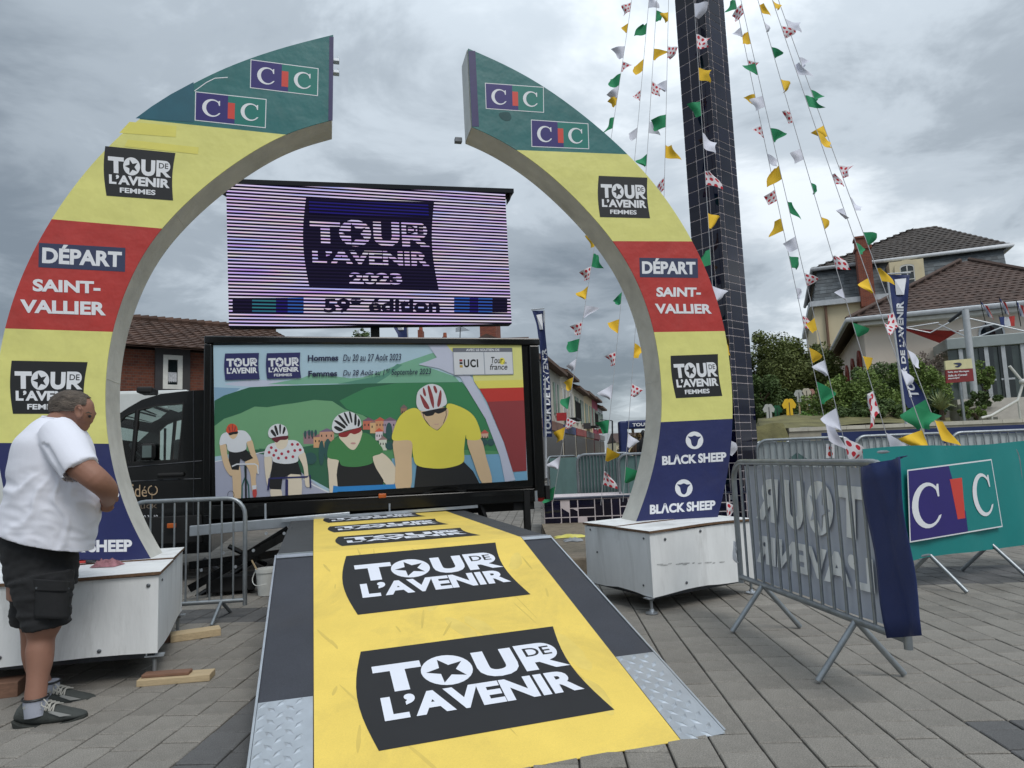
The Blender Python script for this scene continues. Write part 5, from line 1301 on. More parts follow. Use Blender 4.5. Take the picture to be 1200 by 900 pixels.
string(AT(1085, 515, 7.6), [(8, 'y'), (38, 'p'), (82, 'w'), (120, 'g'), (162, 'y'), (212, 'p'), (252, 'w'), (292, 'g'), (334, 'y'), (385, 'p'), (440, 'w'), (484, 'g'), (512, 'y')], 'fourth bunting string right of the tower, its last yellow pennant over the teal banner', .25, 1)
string(AT(1100, 506, 7.8), [(30, 'w'), (75, 'w'), (113, 'g'), (155, 'y'), (202, 'p'), (238, 'w'), (280, 'g'), (322, 'y'), (374, 'p'), (418, 'w'), (476, 'g'), (500, 'y')], 'bunting string furthest right', .25, 1)

# ------------------------------------------------------------------ right-hand bank, town hall and house
bank = MB(); nx, ny = 44, 30; vs = []
def bank_z(x, y): return 1.42 + .055 * (y - 13) + .10 * mnoise.noise(V(x * .5, y * .5, 0)) + .05 * mnoise.noise(V(x * 1.7, y * 1.7, 3)) + (0.05 * max(0, 17 - abs(y - 15) * 4 - abs(x - 6.5) * 3) if x < 9 else 0) * .4
for j in range(ny + 1):
    for i in range(nx + 1):
        y = 13.0 + 22 * j / ny; x = .345 * y + 26 * (i / nx) ** 1.3; z = bank_z(x, y)
        if i == 0: z = -.1
        vs.append(V(x, y, z))
bank.add(vs, [(j * (nx + 1) + i, j * (nx + 1) + i + 1, (j + 1) * (nx + 1) + i + 1, (j + 1) * (nx + 1) + i) for j in range(ny) for i in range(nx)])
m_bank = mat('dry_earth_and_grass', (104, 100, 64), .95, var=.45, scale=2.5, bump=.5, bscale=30, detail=8)
bank.build('bank', m_bank, kind='structure', smooth=True, angle=180)
sk = MB(); xs_ = [4.25 + .08 * k for k in range(12)]; vs = []
for x in xs_:
    for t in range(7): vs.append(V(x - .02 * t, 13.02 - 1.3 * t / 6, bank_z(x, 13.02) * (1 - t / 6) ** .8 + .10 + .03 * mnoise.noise(V(x * 3, t, 0))))
sk.add(vs, [(i * 7 + t, i * 7 + t + 1, i * 7 + t + 8, i * 7 + t + 7) for i in range(11) for t in range(6)]); sk.build('grass_slope', m_bank, kind='structure', smooth=True, angle=180)
a, b = AT(924, 503, 13.0), AT(1290, 484, 12.6)
rwl = root('retaining_wall', V(a.x, a.y, 0), 'low pale stone retaining wall along the foot of the planted bank', 'wall')
dv_ = V(b.x - a.x, b.y - a.y, 0); mb = MB(); mb.box(V(a.x, a.y, 0), dv_, V(0, .3, 0), ZU * (a.z - .05)); mb.build('wall_face', mat('pale_rendered_stone', (168, 162, 146), .9, var=.18, scale=3, dirt=.3), rwl)
mb = MB(); 
for k in range(16): mb.box(V(a.x, a.y - .03, a.z - .048) + dv_ * (k / 16.), dv_ * (.985 / 16), V(0, .36, 0), ZU * .07)
mb.build('coping_stones', mat('pale_coping', (190, 186, 172), .85, var=.1, isl=.08), rwl, kind='stuff')

FW = V(.933, -.36, 0); FN = V(-.36, -.933, 0)      # facade direction and outward normal
m_cream = mat('cream_render', (214, 202, 170), .9, var=.06, scale=.8, dirt=.10); m_pink = mat('pinkish_render', (222, 210, 198), .9, var=.06, scale=.6, dirt=.12)
m_gutter = mat('zinc_gutter', (186, 190, 194), .5, .3, var=.1); m_frame = mat('white_window_frame', (206, 206, 200), .6)
m_rooft = mat('brown_roof_tile', (78, 62, 55), .85, var=.2, scale=3, isl=.18); m_rooft2 = mat('dark_brown_roof_tile', (68, 62, 58), .85, var=.2, scale=3, isl=.25)
m_slatem = mat('grey_slate', (84, 90, 94), .7, var=.25, scale=3, isl=.35)
m_brickm = None
def brickmat(name, c1, c2, mortar, sx=4.5, rough=.9):
    m = bpy.data.materials.new(name); m.use_nodes = True; nd = m.node_tree.nodes; lk = m.node_tree.links; b = nd['Principled BSDF']; b.inputs['Roughness'].default_value = rough
    t = nd.new('ShaderNodeTexCoord'); s_ = nd.new('ShaderNodeSeparateXYZ'); lk.new(t.outputs['Object'], s_.inputs[0])
    ad = nd.new('ShaderNodeMath'); ad.operation = 'ADD'; lk.new(s_.outputs[0], ad.inputs[0]); lk.new(s_.outputs[1], ad.inputs[1])
    c = nd.new('ShaderNodeCombineXYZ'); lk.new(ad.outputs[0], c.inputs[0]); lk.new(s_.outputs[2], c.inputs[1])
    br = nd.new('ShaderNodeTexBrick'); lk.new(c.outputs[0], br.inputs['Vector']); br.inputs['Scale'].default_value = sx
    br.inputs['Color1'].default_value = (*lin(c1), 1); br.inputs['Color2'].default_value = (*lin(c2), 1); br.inputs['Mortar'].default_value = (*lin(mortar), 1); br.inputs['Mortar Size'].default_value = .018
    lk.new(br.outputs['Color'], b.inputs['Base Color']); bp = nd.new('ShaderNodeBump'); bp.inputs['Strength'].default_value = .5; bp.inputs['Distance'].default_value = .02; bp.invert = True
    lk.new(br.outputs['Fac'], bp.inputs['Height']); lk.new(bp.outputs[0], b.inputs['Normal']); return m
m_brick = brickmat('red_brown_brick', (112, 62, 44), (86, 48, 38), (96, 84, 74)); m_chim = brickmat('chimney_brick', (140, 78, 58), (116, 62, 50), (120, 100, 90))
def tiled(mb, E0, E1, T0, T1, rowh, tw, lift=.05, curve=True, seed=1):
    """roof face: eave E0-E1, top T0-T1; real overlapping tiles"""
    E0, E1, T0, T1 = map(Vector, (E0, E1, T0, T1)); hgt = ((T0 + T1) / 2 - (E0 + E1) / 2).length; nrw = max(2, int(hgt / rowh)); rq = random.Random(seed)
    nrm = (E1 - E0).cross((T0 + T1) / 2 - E0).normalized()
    if nrm.z < 0: nrm = -nrm
    du = (E1 - E0).normalized(); up = nrm.cross(du).normalized()
    if up.z < 0: up = -up
    for k in range(nrw):
        v0, v1 = k / nrw, (k + 1.12) / nrw; v1 = min(v1, 1.0)
        L0, R0_ = E0.lerp(T0, v0), E1.lerp(T1, v0); Lt = E0.lerp(T0, v1)
        ln = (R0_ - L0).length; n = max(1, int(ln / tw)); dvv = up * ((Lt - L0).dot(up))
        for i in range(n):
            a = L0 + du * (ln * i / n); b = L0 + du * (ln * (i + 1) / n); j = rq.uniform(0, .010)
            mid = (a + b) / 2 + nrm * (lift * (.9 if curve else .5) + j)
            a2, b2_, m2 = a + dvv, b + dvv, (a + b) / 2 + dvv + nrm * (lift * .35 if curve else 0)
            e = nrm * (lift * .35)
            if curve:
                mb.add([a + e, mid, b + e, b2_, m2, a2, a, b], [(0, 1, 4, 5), (1, 2, 3, 4), (6, 1, 0), (6, 7, 2, 1)])
            else:
                mb.add([a + e + nrm * j, b + e + nrm * j, b2_, a2, a, b], [(0, 1, 2, 3), (4, 5, 1, 0)])
# --- big mansard house
HB = AT(956, 335, 34); hb = lambda x, y, off=0.: PL(x, y, HB - FN * off, FN)
house = root('mansard_house', V(HB.x, HB.y, 1.8), 'big cream house with grey slate mansard roof and brick chimney on the hill at right', 'house')
gz = 1.9
c0 = hb(954, 358); c1 = hb(1186, 320); back = -FN * 11
mb = MB(); mb.box(V(c0.x, c0.y, gz - .8), FW * (c1 - c0).dot(FW), back, ZU * (c0.z - gz + .8)); mb.build('wall', m_cream, house)
tl_, tr2 = hb(958, 316, .9), hb(1175, 291.5, .9); bl2, br2 = hb(953.5, 354), hb(1182, 326)
tz = (tl_.z + tr2.z) / 2; tl_.z = tr2.z = tz; bz = bl2.z; br2.z = bz
ms = MB(); tiled(ms, bl2 + FN * .1, br2 + FN * .1, tl_, tr2, .22, .26, .03, False); 
bk_ = back * .92
ms2 = MB(); tiled(ms2, bl2 + back, bl2, tl_ + bk_, tl_, .3, .5, .03, False); ms.v += []
ms.add(ms2.v, ms2.f); ms.add([bl2 + FN * .08, br2 + FN * .08, tr2 + FN * .01, tl_ + FN * .01], [(0, 1, 2, 3)]); ms.add([bl2 + back, bl2, tl_, tl_ + bk_], [(0, 1, 2, 3)]); ms.add([br2, br2 + back, tr2 + bk_, tr2], [(0, 1, 2, 3)])
ms.build('slate_mansard', m_slatem, house, kind='stuff', recalc=False)
apx = hb(1070, 268.5, 5.0); ap2 = apx + FW * 1.0
rb = MB(); el_, er_ = tl_ + FN * .35 - FW * .3, tr2 + FN * .35 + FW * .3
tiled(rb, el_, er_, apx, ap2, .34, .30, .06, True, 3); tiled(rb, el_ + bk_, el_, apx, apx, .4, .5, .06, True, 4)
sh_ = MB(); sh_.add([el_, er_, ap2, apx], [(0, 1, 2, 3)]); sh_.add([el_ + bk_, el_, apx], [(0, 1, 2)]); sh_.add([er_, er_ + bk_, ap2], [(0, 1, 2)])
sh_.v = [v - ZU * .03 for v in sh_.v]; sh_.build('roof_deck', m_rooft2, house, recalc=False)
rb.build('roof_tiles', m_rooft2, house, kind='stuff', recalc=False)
mb = MB(); mb.tube([el_ + bk_, el_, er_, er_ + bk_], .10, 8); mb.build('gutter', m_gutter, house, smooth=True)
mb = MB(); mb.box(bl2 + FN * .02 - FW * .2 - ZU * .28, FW * ((br2 - bl2).length + .4), FN * .30, ZU * .26); mb.box(bl2 - FW * .25 - ZU * .28, FW * .25, back, ZU * .26); mb.build('cornice', m_gutter, house)
mb = MB(); a = hb(967, 357, -.12); mb.tube([a, V(a.x, a.y, gz)], .07, 8); mb.build('downpipe', mat('brown_downpipe', (110, 84, 66), .6), house, smooth=True)
# chimney
ca_, cb_ = hb(1008.5, 345, -.5), hb(1025.5, 345, -.5); ct = hb(1009, 279, -.5)
mb = MB(); wdt_ = (cb_ - ca_).dot(FW); mb.box(V(ca_.x, ca_.y, ca_.z - .6), FW * wdt_, -FN * .8, ZU * (ct.z - ca_.z + .6)); ch = mb.build('chimney', m_chim, house)
mb = MB(); mb.box(V(ca_.x, ca_.y, ct.z - .55) - FW * .06 + FN * .06, FW * (wdt_ + .12), -FN * .92, ZU * .16); mb.box(V(ca_.x, ca_.y, ct.z + .002) - FW * .05 + FN * .05, FW * (wdt_ + .1), -FN * .9, ZU * .1); mb.build('chimney_cap', m_chim, ch)
# dormer
w0, w1_ = hb(1053, 338, -.35), hb(1077, 338, -.35); wt_ = hb(1053, 311, -.35); ww_ = (w1_ - w0).dot(FW); hh_ = wt_.z - w0.z
def arch_win(P, u, n, w_, h_, parent, frame=m_frame, glass=m_glass, surround=None, sw=.18, rise=.18, bars=(2, 3), name='window', depth=.12):
    """window with low arched head, frame and glazing bars. P bottom-left corner on the facade"""
    def outl(g):
        pts = [P - u * g - ZU * g * 0 + n * 0, P + u * (w_ + g)]
        pts[0] = P - u * g; k = 8
        return pts + [P + u * (w_ / 2 + (w_ / 2 + g) * cos(pi * i / k)) + ZU * (h_ - rise * w_ + (rise * w_ + g) * sin(pi * i / k)) for i in range(k + 1)]
    if surround:
        mb = MB(); holed(mb, [outl(sw), outl(0)], n * .05); fr_ = mb.build('surround', surround, parent, recalc=False)
    mb = MB(); mb.add([p_ + n * .006 for p_ in outl(0)], [tuple(range(11))]); g = mb.build(name, glass, parent)
    mb = MB(); holed(mb, [[p_ + n * .012 for p_ in outl(0)], [(p_ - (P + u * w_ / 2 + ZU * h_ / 2)) * .86 + (P + u * w_ / 2 + ZU * h_ / 2) + n * .012 for p_ in outl(0)]], n * .03); mb.build('frame', frame, g, recalc=False)
    mb = MB()
    for i in range(1, bars[0]): mb.cbox(P + u * (w_ * i / bars[0]) + ZU * h_ * .48 + n * .025, u * .05, n * .03, ZU * h_ * .9)
    for i in range(1, bars[1]): mb.cbox(P + u * w_ / 2 + ZU * h_ * i / bars[1] + n * .027, u * w_ * .9, n * .03, ZU * .04)
    mb.build('glazing_bars', frame, g)
    return g
mb = MB(); mb.box(w0 - FW * .3 + FN * .0 - ZU * .1, FW * (ww_ + .6), -FN * 1.6, ZU * (hh_ + .3)); mb.build('dormer', m_cream, house)
arch_win(w0 + FW * .12 + FN * .03, FW, FN, ww_ - .24, hh_, house, surround=m_cream, sw=.22, rise=.2)
# more wall windows
for x, y0, y1 in ((985, 374, 396),):
    pass
# side wing wall (receding)
# --- town hall in front
HP = AT(1011, 376, 22); hp = lambda x, y, off=0.: PL(x, y, HP - FN * off, FN)
hall = root('village_hall', V(HP.x, HP.y, 1.8), 'single-storey pinkish hall with a brown tiled hip roof and glazed porch at right', 'hall')
cz_ = HP.z; e1 = hp(1300, 348); Lh = (e1 - HP).dot(FW); hz = 1.8
mb = MB(); mb.box(V(HP.x, HP.y, hz - .6), FW * Lh, -FN * 10, ZU * (cz_ - hz + .6)); mb.build('wall', m_pink, hall)
apx = hp(1125, 307, 4.6); El, Er = HP + FN * .45 - FW * .5 - ZU * .02, HP + FW * (Lh + .5) + FN * .45 - ZU * .02; Bk = El - FN * 10.9
apr = apx + FW * .3
rb = MB(); tiled(rb, El, Er, apx, apr, .27, .235, .040, True, 8); tiled(rb, Bk, El, apx, apx, .35, .30, .055, True, 9)
rb.build('roof_tiles', m_rooft, hall, kind='stuff', recalc=False)
sh_ = MB(); sh_.add([El, Er, apr, apx], [(0, 1, 2, 3)]); sh_.add([Bk, El, apx], [(0, 1, 2)]); sh_.add([Er, Er - FN * 10.9, apr], [(0, 1, 2)]); sh_.add([Er - FN * 10.9, Bk, apx, apr], [(0, 1, 2, 3)]); sh_.v = [v - ZU * .03 for v in sh_.v]; sh_.build('roof_deck', m_rooft, hall, recalc=False)
mb = MB(); mb.tube([apx + ZU * .06, El + ZU * .06], .085, 6); mb.tube([apr + ZU * .06, Er + ZU * .06], .085, 6); mb.build('hip_ridge', m_rooft, hall)
mb = MB(); mb.tube([Bk, El + FN * .06, Er + FN * .06], .085, 8); mb.build('gutter', m_gutter, hall, smooth=True)
mb = MB(); mb.box(HP + FN * .003 - FW * .2 - ZU * .22, FW * (Lh + .4), FN * .40, ZU * .12); mb.build('fascia', m_frame, hall)
# red arched windows of the receding side wall
SU = -FN; m_redf = mat('brick_red_frame', (140, 62, 48), .7)
for k in range(4):
    P_ = HP + SU * (1.2 + 2.3 * k) - FW * .02; P_ = V(P_.x, P_.y, hz + .9); arch_win(P_, SU, -FW, .9, 1.6, hall, frame=m_redf, surround=m_redf, sw=.10, rise=.5, bars=(2, 2))
# arched fanlight, porch, doors
fa_, fb2 = hp(1147, 398), hp(1178, 396); fw_ = (fb2 - fa_).dot(FW)
arch_win(fa_ + FN * .01 - ZU * .5, FW, FN, fw_, 1.0, hall, frame=m_gutter, rise=.46, bars=(1, 1), name='fanlight')
po = -1.9
pc0, pc1 = hp(1110, 409, po), hp(1290, 387, po); pcl = (pc1 - pc0).dot(FW)
mb = MB(); mb.box(pc0 - ZU * .02, FW * pcl, -FN * 1.85, ZU * .32); mb.build('porch_roof', mat('grey_porch_metal', (150, 158, 158), .5, .3, var=.06), hall, bevel=.02)
for x in (1123, 1153, 1173, 1196, 1222):
    a = hp(x, 409, po + .06); mb = MB(); mb.box(V(a.x, a.y, hz - .3) + FW * 0, FW * .10, -FN * .10, ZU * (pc0.z - hz + .28)); mb.build('porch_post', m_gutter, hall)
a = hp(1110, 409, po + .15); mb = MB(); mb.box(V(a.x, a.y, hz - .2), FW * pcl * .98, -FN * .02, ZU * (pc0.z - hz + .18)); mb.build('porch_glazing', mat('grey_porch_glass', (74, 86, 84), .08, var=.3, scale=1.2, spec=.8), hall)
for x0 in (1155, 1178):
    a, b = hp(x0, 485, po + .12), hp(x0 + (17 if x0 < 1170 else 16), 485, po + .12); mb = MB(); mb.box(V(a.x, a.y, hz - .15), FW * (b - a).dot(FW), FN * .02, ZU * 2.25); d_ = mb.build('door', m_glass, hall)
    mb = MB(); mb.box(V(a.x, a.y, hz + 1.0) + FN * .021, FW * (b - a).dot(FW), FN * .02, ZU * .05); mb.build('push_bar', m_gutter, d_)
# sail shades and rig
sq_ = [hp(1055, 385, -1.6), hp(1124, 388, -.6), hp(1101, 402, -2.0)]
mb = MB(); mb.extrude(sq_, FN * .01); tag(mb.build('sun_sail', mat('dark_red_canvas', (74, 18, 14), .9, var=.08, spec=.05)), 'dark red triangular sun sail stretched in front of the hall wall', 'sail')
mast = root('sail_mast', V(*hp(1145, 470, -3.2)), 'tall pale steel mast with a short arm and cables before the hall', 'mast')
mb = MB(); a, b = hp(1131, 363, -3.2), hp(1145, 470, -3.2); b = V(a.x, a.y, 1.6); mb.tube([b, a], .085, 10); mb.build('pole', m_gutter, mast, smooth=True)
mb = MB(); c = hp(1112, 377, -3.0); mb.tube([a, c], .045, 8); mb.build('arm', m_dsteel, mast, smooth=True)
mb = MB()
for p1_, p2_ in (((1055, 383), (1090, 390)), ((1090, 390), (1123, 372)), ((1055, 385), (1100, 378)), ((1124, 388), (1165, 380)), ((1131, 372), (1200, 388)), ((1133, 395), (1100, 380)), ((1143, 396), (1175, 383))): mb.tube([hp(*p1_, -1.5), hp(*p2_, -1.5)], .02, 5)
mb.build('cable', m_gutter, mast, kind='stuff')
# tricolour flags on the facade
TC = [mat('flag_blue', (52, 66, 118), .8), m_white, mat('flag_red', (190, 64, 58), .8)]
for k, (x, y, w_, h_, rot, lab) in enumerate(((1149, 354, 9, 22, .25, 'first tricolour flag hanging from the hall facade, left of the arched fanlight'), (1171, 350, 8, 22, .1, 'second tricolour flag on the hall facade, hanging furled above the porch'), (1171, 372, 14, 11, 0, 'tricolour flag held out square under the second one on the hall facade'), (1191, 354, 8, 20, -.1, 'third furled tricolour flag near the right edge of the photo'))):
    o3 = hp(x, y, -1.0); s_ = 21 / 800; r = root('tricolour_flag', o3, lab, 'flag', 'tricolour flags on the hall'); U_ = FW
    for i in range(3):
        mb = MB(); vs = []
        for j in range(7):
            for ii in range(4):
                u, v = (i + ii / 3) / 3, j / 6
                if k != 2: pp_x, pp_z = (u * w_ * (.4 + .6 * v) + rot * v * h_, v * h_) if False else (v * w_ * .35 + u * w_ * .65 + rot * v * 10, (v * .75 + u * .25) * h_)
                else: pp_x, pp_z = u * w_, v * h_
                vs.append(o3 + U_ * (pp_x * s_) - ZU * (pp_z * s_) + FN * (.05 * sin(u * 8 + v * 3)))
        mb.add(vs, [(j * 4 + ii, j * 4 + ii + 1, j * 4 + ii + 5, j * 4 + ii + 4) for j in range(6) for ii in range(3)]); mb.build('stripe', TC[i], r, smooth=True, angle=180)
    mb = MB(); mb.tube([o3 + ZU * .05, o3 - FN * .9 - ZU * .6 + FW * .3], .012, 5); mb.build('staff', m_dsteel, r)
# information board
sb = lambda x, y: PL(x, y, AT(1120, 430, 14), V(-.15, -1, 0).normalized())
sg = root('information_board', V(*AT(1129, 490, 14)), 'cream and dark red information board on a post among the shrubs', 'sign')
mb = MB(); mb.extrude([sb(1107.5, 423), sb(1138.5, 420), sb(1140, 431.5), sb(1108.5, 433.5)], V(0, .04, 0)); mb.build('header_panel', mat('cream_sign', (214, 208, 162), .6), sg)
mb = MB(); mb.extrude([sb(1108.5, 433.8), sb(1140, 431.8), sb(1141.5, 446.5), sb(1109.5, 449)], V(0, .04, 0)); mb.build('text_panel', mat('maroon_sign', (130, 42, 44), .6), sg)
p = Print(AT(1120, 430, 14), V(-.15, -1, 0), base=.004, step=.002)
p.blob([(1117, 426), (1124, 425), (1127, 427), (1123, 430.5), (1119, 429.5), (1123, 428)], m_slate); p.build('sign_emblem', sg); p = Print(AT(1120, 430, 14), V(-.15, -1, 0), base=.004, step=.002)
for q in (('Salle des Mariages', (1110.5, 435.2, 1135.5, 437.6)), ('Salle du Conseil', (1111, 439.2, 1133, 441.6)), ('Municipal', (1111, 443, 1124, 445.2))):
    x0, y0, x1, y1 = q[1]; p.qtext(q[0], ((x0, y0), (x1, y0 - 1.4), (x1, y1 - 1.4), (x0, y1)), m_white, off=.03)
p.build('sign_lettering', sg)
a = sb(1126, 448); mb = MB(); mb.tube([a + V(0, .03, 0), V(a.x, a.y + .03, bank_z(a.x, a.y) - .1)], .03, 8); mb.build('post', m_steel, sg, smooth=True)
# handrail of the steps
mb = MB(); hr = [AT(*q, 14.2) for q in ((1150, 490), (1162, 487), (1193, 469), (1199, 448), (1183, 429))]; mb.tube(hr, .028, 8)
for q in hr[1:3]: mb.tube([q, q - ZU * .55], .02, 6)
mb.lathe(hr[3] - ZU * .05, [(.02, 0), (.07, .03), (.07, .09), (.02, .12)], 10)
tag(mb.build('handrail', m_frame, smooth=True, angle=60), 'white tubular handrail beside the steps at the right edge', 'handrail')
mb = MB()
for k in range(7): a = AT(1195, 486, 15); mb.box(V(a.x - .6, 14.2 + .32 * k, 1.2), V(3.2, 0, 0), V(0, .34, 0), ZU * (.2 + .12 * k))
mb.build('steps', mat('pale_concrete', (172, 168, 160), .9, var=.1), kind='structure')

# ------------------------------------------------------------------ planting
def leafmat(name, rgb, var=.24): return mat(name, rgb, .75, var=.25, scale=1.4, isl=var)
def crown(mb, c, rad, n, size, seed, clumps=26, flat=.75):
    rq = random.Random(seed); cl_ = []
    for i in range(clumps):
        d = V(rq.gauss(0, 1), rq.gauss(0, 1), rq.gauss(0, 1)).normalized() * (rq.random() ** .45)
        cl_.append((V(d.x * rad[0], d.y * rad[1], d.z * rad[2]), rq.uniform(.20, .42) * min(rad)))
    for i in range(n):
        cc, cr = cl_[rq.randrange(clumps)]; d = V(rq.gauss(0, 1), rq.gauss(0, 1), rq.gauss(0, 1)).normalized() * cr * (rq.random() ** .35)
        p_ = Vector(c) + cc + d; a = V(rq.gauss(0, 1), rq.gauss(0, 1), rq.gauss(0, .6)).normalized(); b = a.orthogonal().normalized(); b = (Matrix.Rotation(rq.uniform(0, 6.28), 3, a) @ b); s_ = size * rq.uniform(.6, 1.3)
        mb.v += [p_ - a * s_, p_ + b * s_ * .5, p_ + a * s_, p_ - b * s_ * .5]; k = len(mb.v) - 4; mb.f.append((k, k + 1, k + 2, k + 3)); mb.m.append(0)
def tree(px, py, Y, rad, n, size, m, label, cat='tree', nm='tree', seed=1, th=1.2, grp=None, trunk=.07):
    c = AT(px, py, Y); gz_ = bank_z(c.x, c.y) if c.x > 3.9 else 0; r = root(nm, V(c.x, c.y, gz_), label, cat, grp)
    mb = MB(); crown(mb, c, rad, n, size, seed, clumps=26 if n < 15000 else 85); mb.build('crown', m, r, recalc=False)
    mb = MB(); mb.tube([V(c.x, c.y, gz_ - .2), V(c.x + .04, c.y, gz_ + (c.z - gz_) * .5), V(c.x - .03, c.y, c.z + rad[2] * .3)], [trunk, trunk * .8, trunk * .3], 8)
    rq = random.Random(seed)
    for k in range(7):
        st_ = V(c.x, c.y, gz_ + (c.z - gz_) * rq.uniform(.4, .95)); an = rq.uniform(0, 6.28); e_ = c + V(cos(an) * rad[0] * .7, sin(an) * rad[1] * .7, rq.uniform(-.3, .7) * rad[2]); mb.tube([st_, (st_ + e_) / 2 + V(0, 0, .05), e_], [trunk * .4, trunk * .25, trunk * .1], 5)
    mb.build('trunk', mat('bark', (76, 64, 52), .9, var=.3, scale=12), r, smooth=True)
    return r
lf1, lf2, lf3, lf4 = leafmat('dark_olive_leaves', (94, 104, 52)), leafmat('deep_green_leaves', (78, 98, 52)), leafmat('fresh_green_leaves', (112, 134, 66)), leafmat('rusty_brown_leaves', (104, 86, 52))
tree(903, 442, 24, (1.25, 1.1, 1.65), 26000, .055, lf1, 'dark olive tree just right of the blue tower', seed=2, trunk=.1)
tree(938, 437, 25, (1.35, 1.1, 1.5), 26000, .055, lf1, 'rounded tree in front of the mansard house, right of the olive tree', seed=3, trunk=.1)
tree(893, 470, 22, (1.1, .8, .9), 12000, .055, lf2, 'low dark tree behind the jersey cut-outs', seed=4)
tree(998, 472, 16, (1.05, .6, .78), 20000, .036, lf3, 'broad green shrub behind the white pennants', 'shrub', 'shrub', 5, trunk=.04, grp='shrubs on the bank')
tree(1035, 462, 17, (.95, .6, .84), 20000, .036, lf2, 'dark green shrub left of the feather flag', 'shrub', 'shrub', 6, trunk=.04, grp='shrubs on the bank')
tree(1076, 460, 16.5, (.78, .5, .86), 18000, .036, lf3, 'green shrub right of the feather flag', 'shrub', 'shrub', 7, trunk=.04, grp='shrubs on the bank')
tree(1015, 488, 14.4, (1.2, .4, .42), 9000, .035, lf2, 'low spreading shrub on top of the retaining wall', 'shrub', 'shrub', 8, trunk=.03, grp='shrubs on the bank')
tree(1152, 440, 18.5, (.34, .3, .42), 3600, .035, lf3, 'small upright shrub in front of the porch door', 'shrub', 'shrub', 9, trunk=.03, grp='shrubs on the bank')
tree(1150, 468, 15.5, (.46, .3, .18), 2600, .035, lf2, 'low dark cushion of shrub right of the information board', 'shrub', 'shrub', 10, trunk=.02, grp='shrubs on the bank')
tree(1143, 484, 14.4, (.36, .3, .14), 2200, .03, lf3, 'lowest shrub by the coping near the handrail', 'shrub', 'shrub', 11, trunk=.02, grp='shrubs on the bank')
tree(1086, 430, 20, (.7, .5, .42), 1500, .03, leafmat('grey_pink_twigs', (130, 116, 108)), 'twiggy greyish bush against the hall wall', 'shrub', 'shrub', 12, trunk=.03, grp='shrubs on the bank')
tree(955, 492, 15, (.55, .4, .2), 3600, .03, leafmat('bright_grass', (96, 132, 58)), 'bright green ground-hugging shrub behind the retaining wall', 'shrub', 'shrub', 13, trunk=.02, grp='shrubs on the bank')
def yucca(px, py, Y, n, L, label, m):
    c = AT(px, py, Y); c.z = bank_z(c.x, c.y); r = root('yucca', c, label, 'plant', 'spiky plants on the bank'); rq = random.Random(px)
    mb = MB()
    for i in range(n):
        an = rq.uniform(0, 6.28); el = rq.uniform(.25, 1.45); L_ = L * rq.uniform(.7, 1.05); d = V(cos(an) * cos(el), sin(an) * cos(el), sin(el)); sdv = d.cross(ZU).normalized() * .016
        mid = c + V(0, 0, .18) + d * L_ * .55; tip = c + V(0, 0, .18) + d * L_ - ZU * (L_ * .28 * cos(el)); b0_ = c + V(0, 0, .12)
        mb.add([b0_ - sdv, b0_ + sdv, mid + sdv, tip, mid - sdv], [(0, 1, 2, 4), (4, 2, 3)])
    mb.build('leaf_rosette', m, r, recalc=False); MB().tube([c - ZU * .2, c + ZU * .22], [.06, .04], 8).build('stem', MATS['bark'], r)
yucca(1098, 476, 14.6, 190, .62, 'dark spiky yucca to the right of the feather flag', leafmat('yucca_green', (66, 90, 66)))
yucca(1104, 488, 14.0, 110, .42, 'pale streaky spiky plant in front of the yucca', leafmat('pale_yucca', (140, 150, 104)))
# cut-out jerseys on the bank
def jersey(px, py, Y, hpx, m, label):
    c = AT(px, py, Y); s_ = Y / 800 * hpx; pts = [(-.18, 0), (-.16, .45), (-.30, .42), (-.38, .62), (-.20, .92), (-.08, .95), (0, .91), (.08, .95), (.20, .92), (.38, .62), (.30, .42), (.16, .45), (.18, 0)]
    r = root('jersey_cutout', c, label, 'cut-out', 'jersey cut-outs on the bank')
    MB().extrude([c + V(x * s_, 0, z * s_) for x, z in pts], V(0, .02, 0)).build('board', m, r)
    MB().box(c + V(-.015, .022, -.55), V(.03, 0, 0), V(0, .03, 0), V(0, 0, .6 + s_ * .4)).build('stake', MATS['pale_timber'], r)
    MB().box(c + V(-.008, -.004, s_ * .05), V(.016, 0, 0), V(0, .003, 0), V(0, 0, s_ * .7)).build('zip', m_dsteel, r)
jersey(902, 491, 15, 18.5, mat('dull_white_board', (178, 180, 176), .8), 'greyish white jersey cut-out nearest the blue tower')
jersey(911.5, 491, 15.2, 17, mat('dull_green_board', (30, 92, 62), .8), 'dark green jersey cut-out between the white and the yellow one')
jersey(926, 488, 15, 22, F_MAT['y'], 'yellow jersey cut-out in front of the trees')
jersey(937, 471, 17, 15, mat('dull_white_board', (178, 180, 176), .8), 'small white jersey cut-out left of the pink one, in the shade of the trees')
jersey(946, 469, 17, 15, mat('cream_board', (196, 188, 170), .8), 'small cream jersey cut-out in the shade of the trees')
jersey(951.5, 468, 17.2, 13, mat('pink_board', (176, 132, 122), .8), 'small pinkish jersey cut-out at the end of the row')

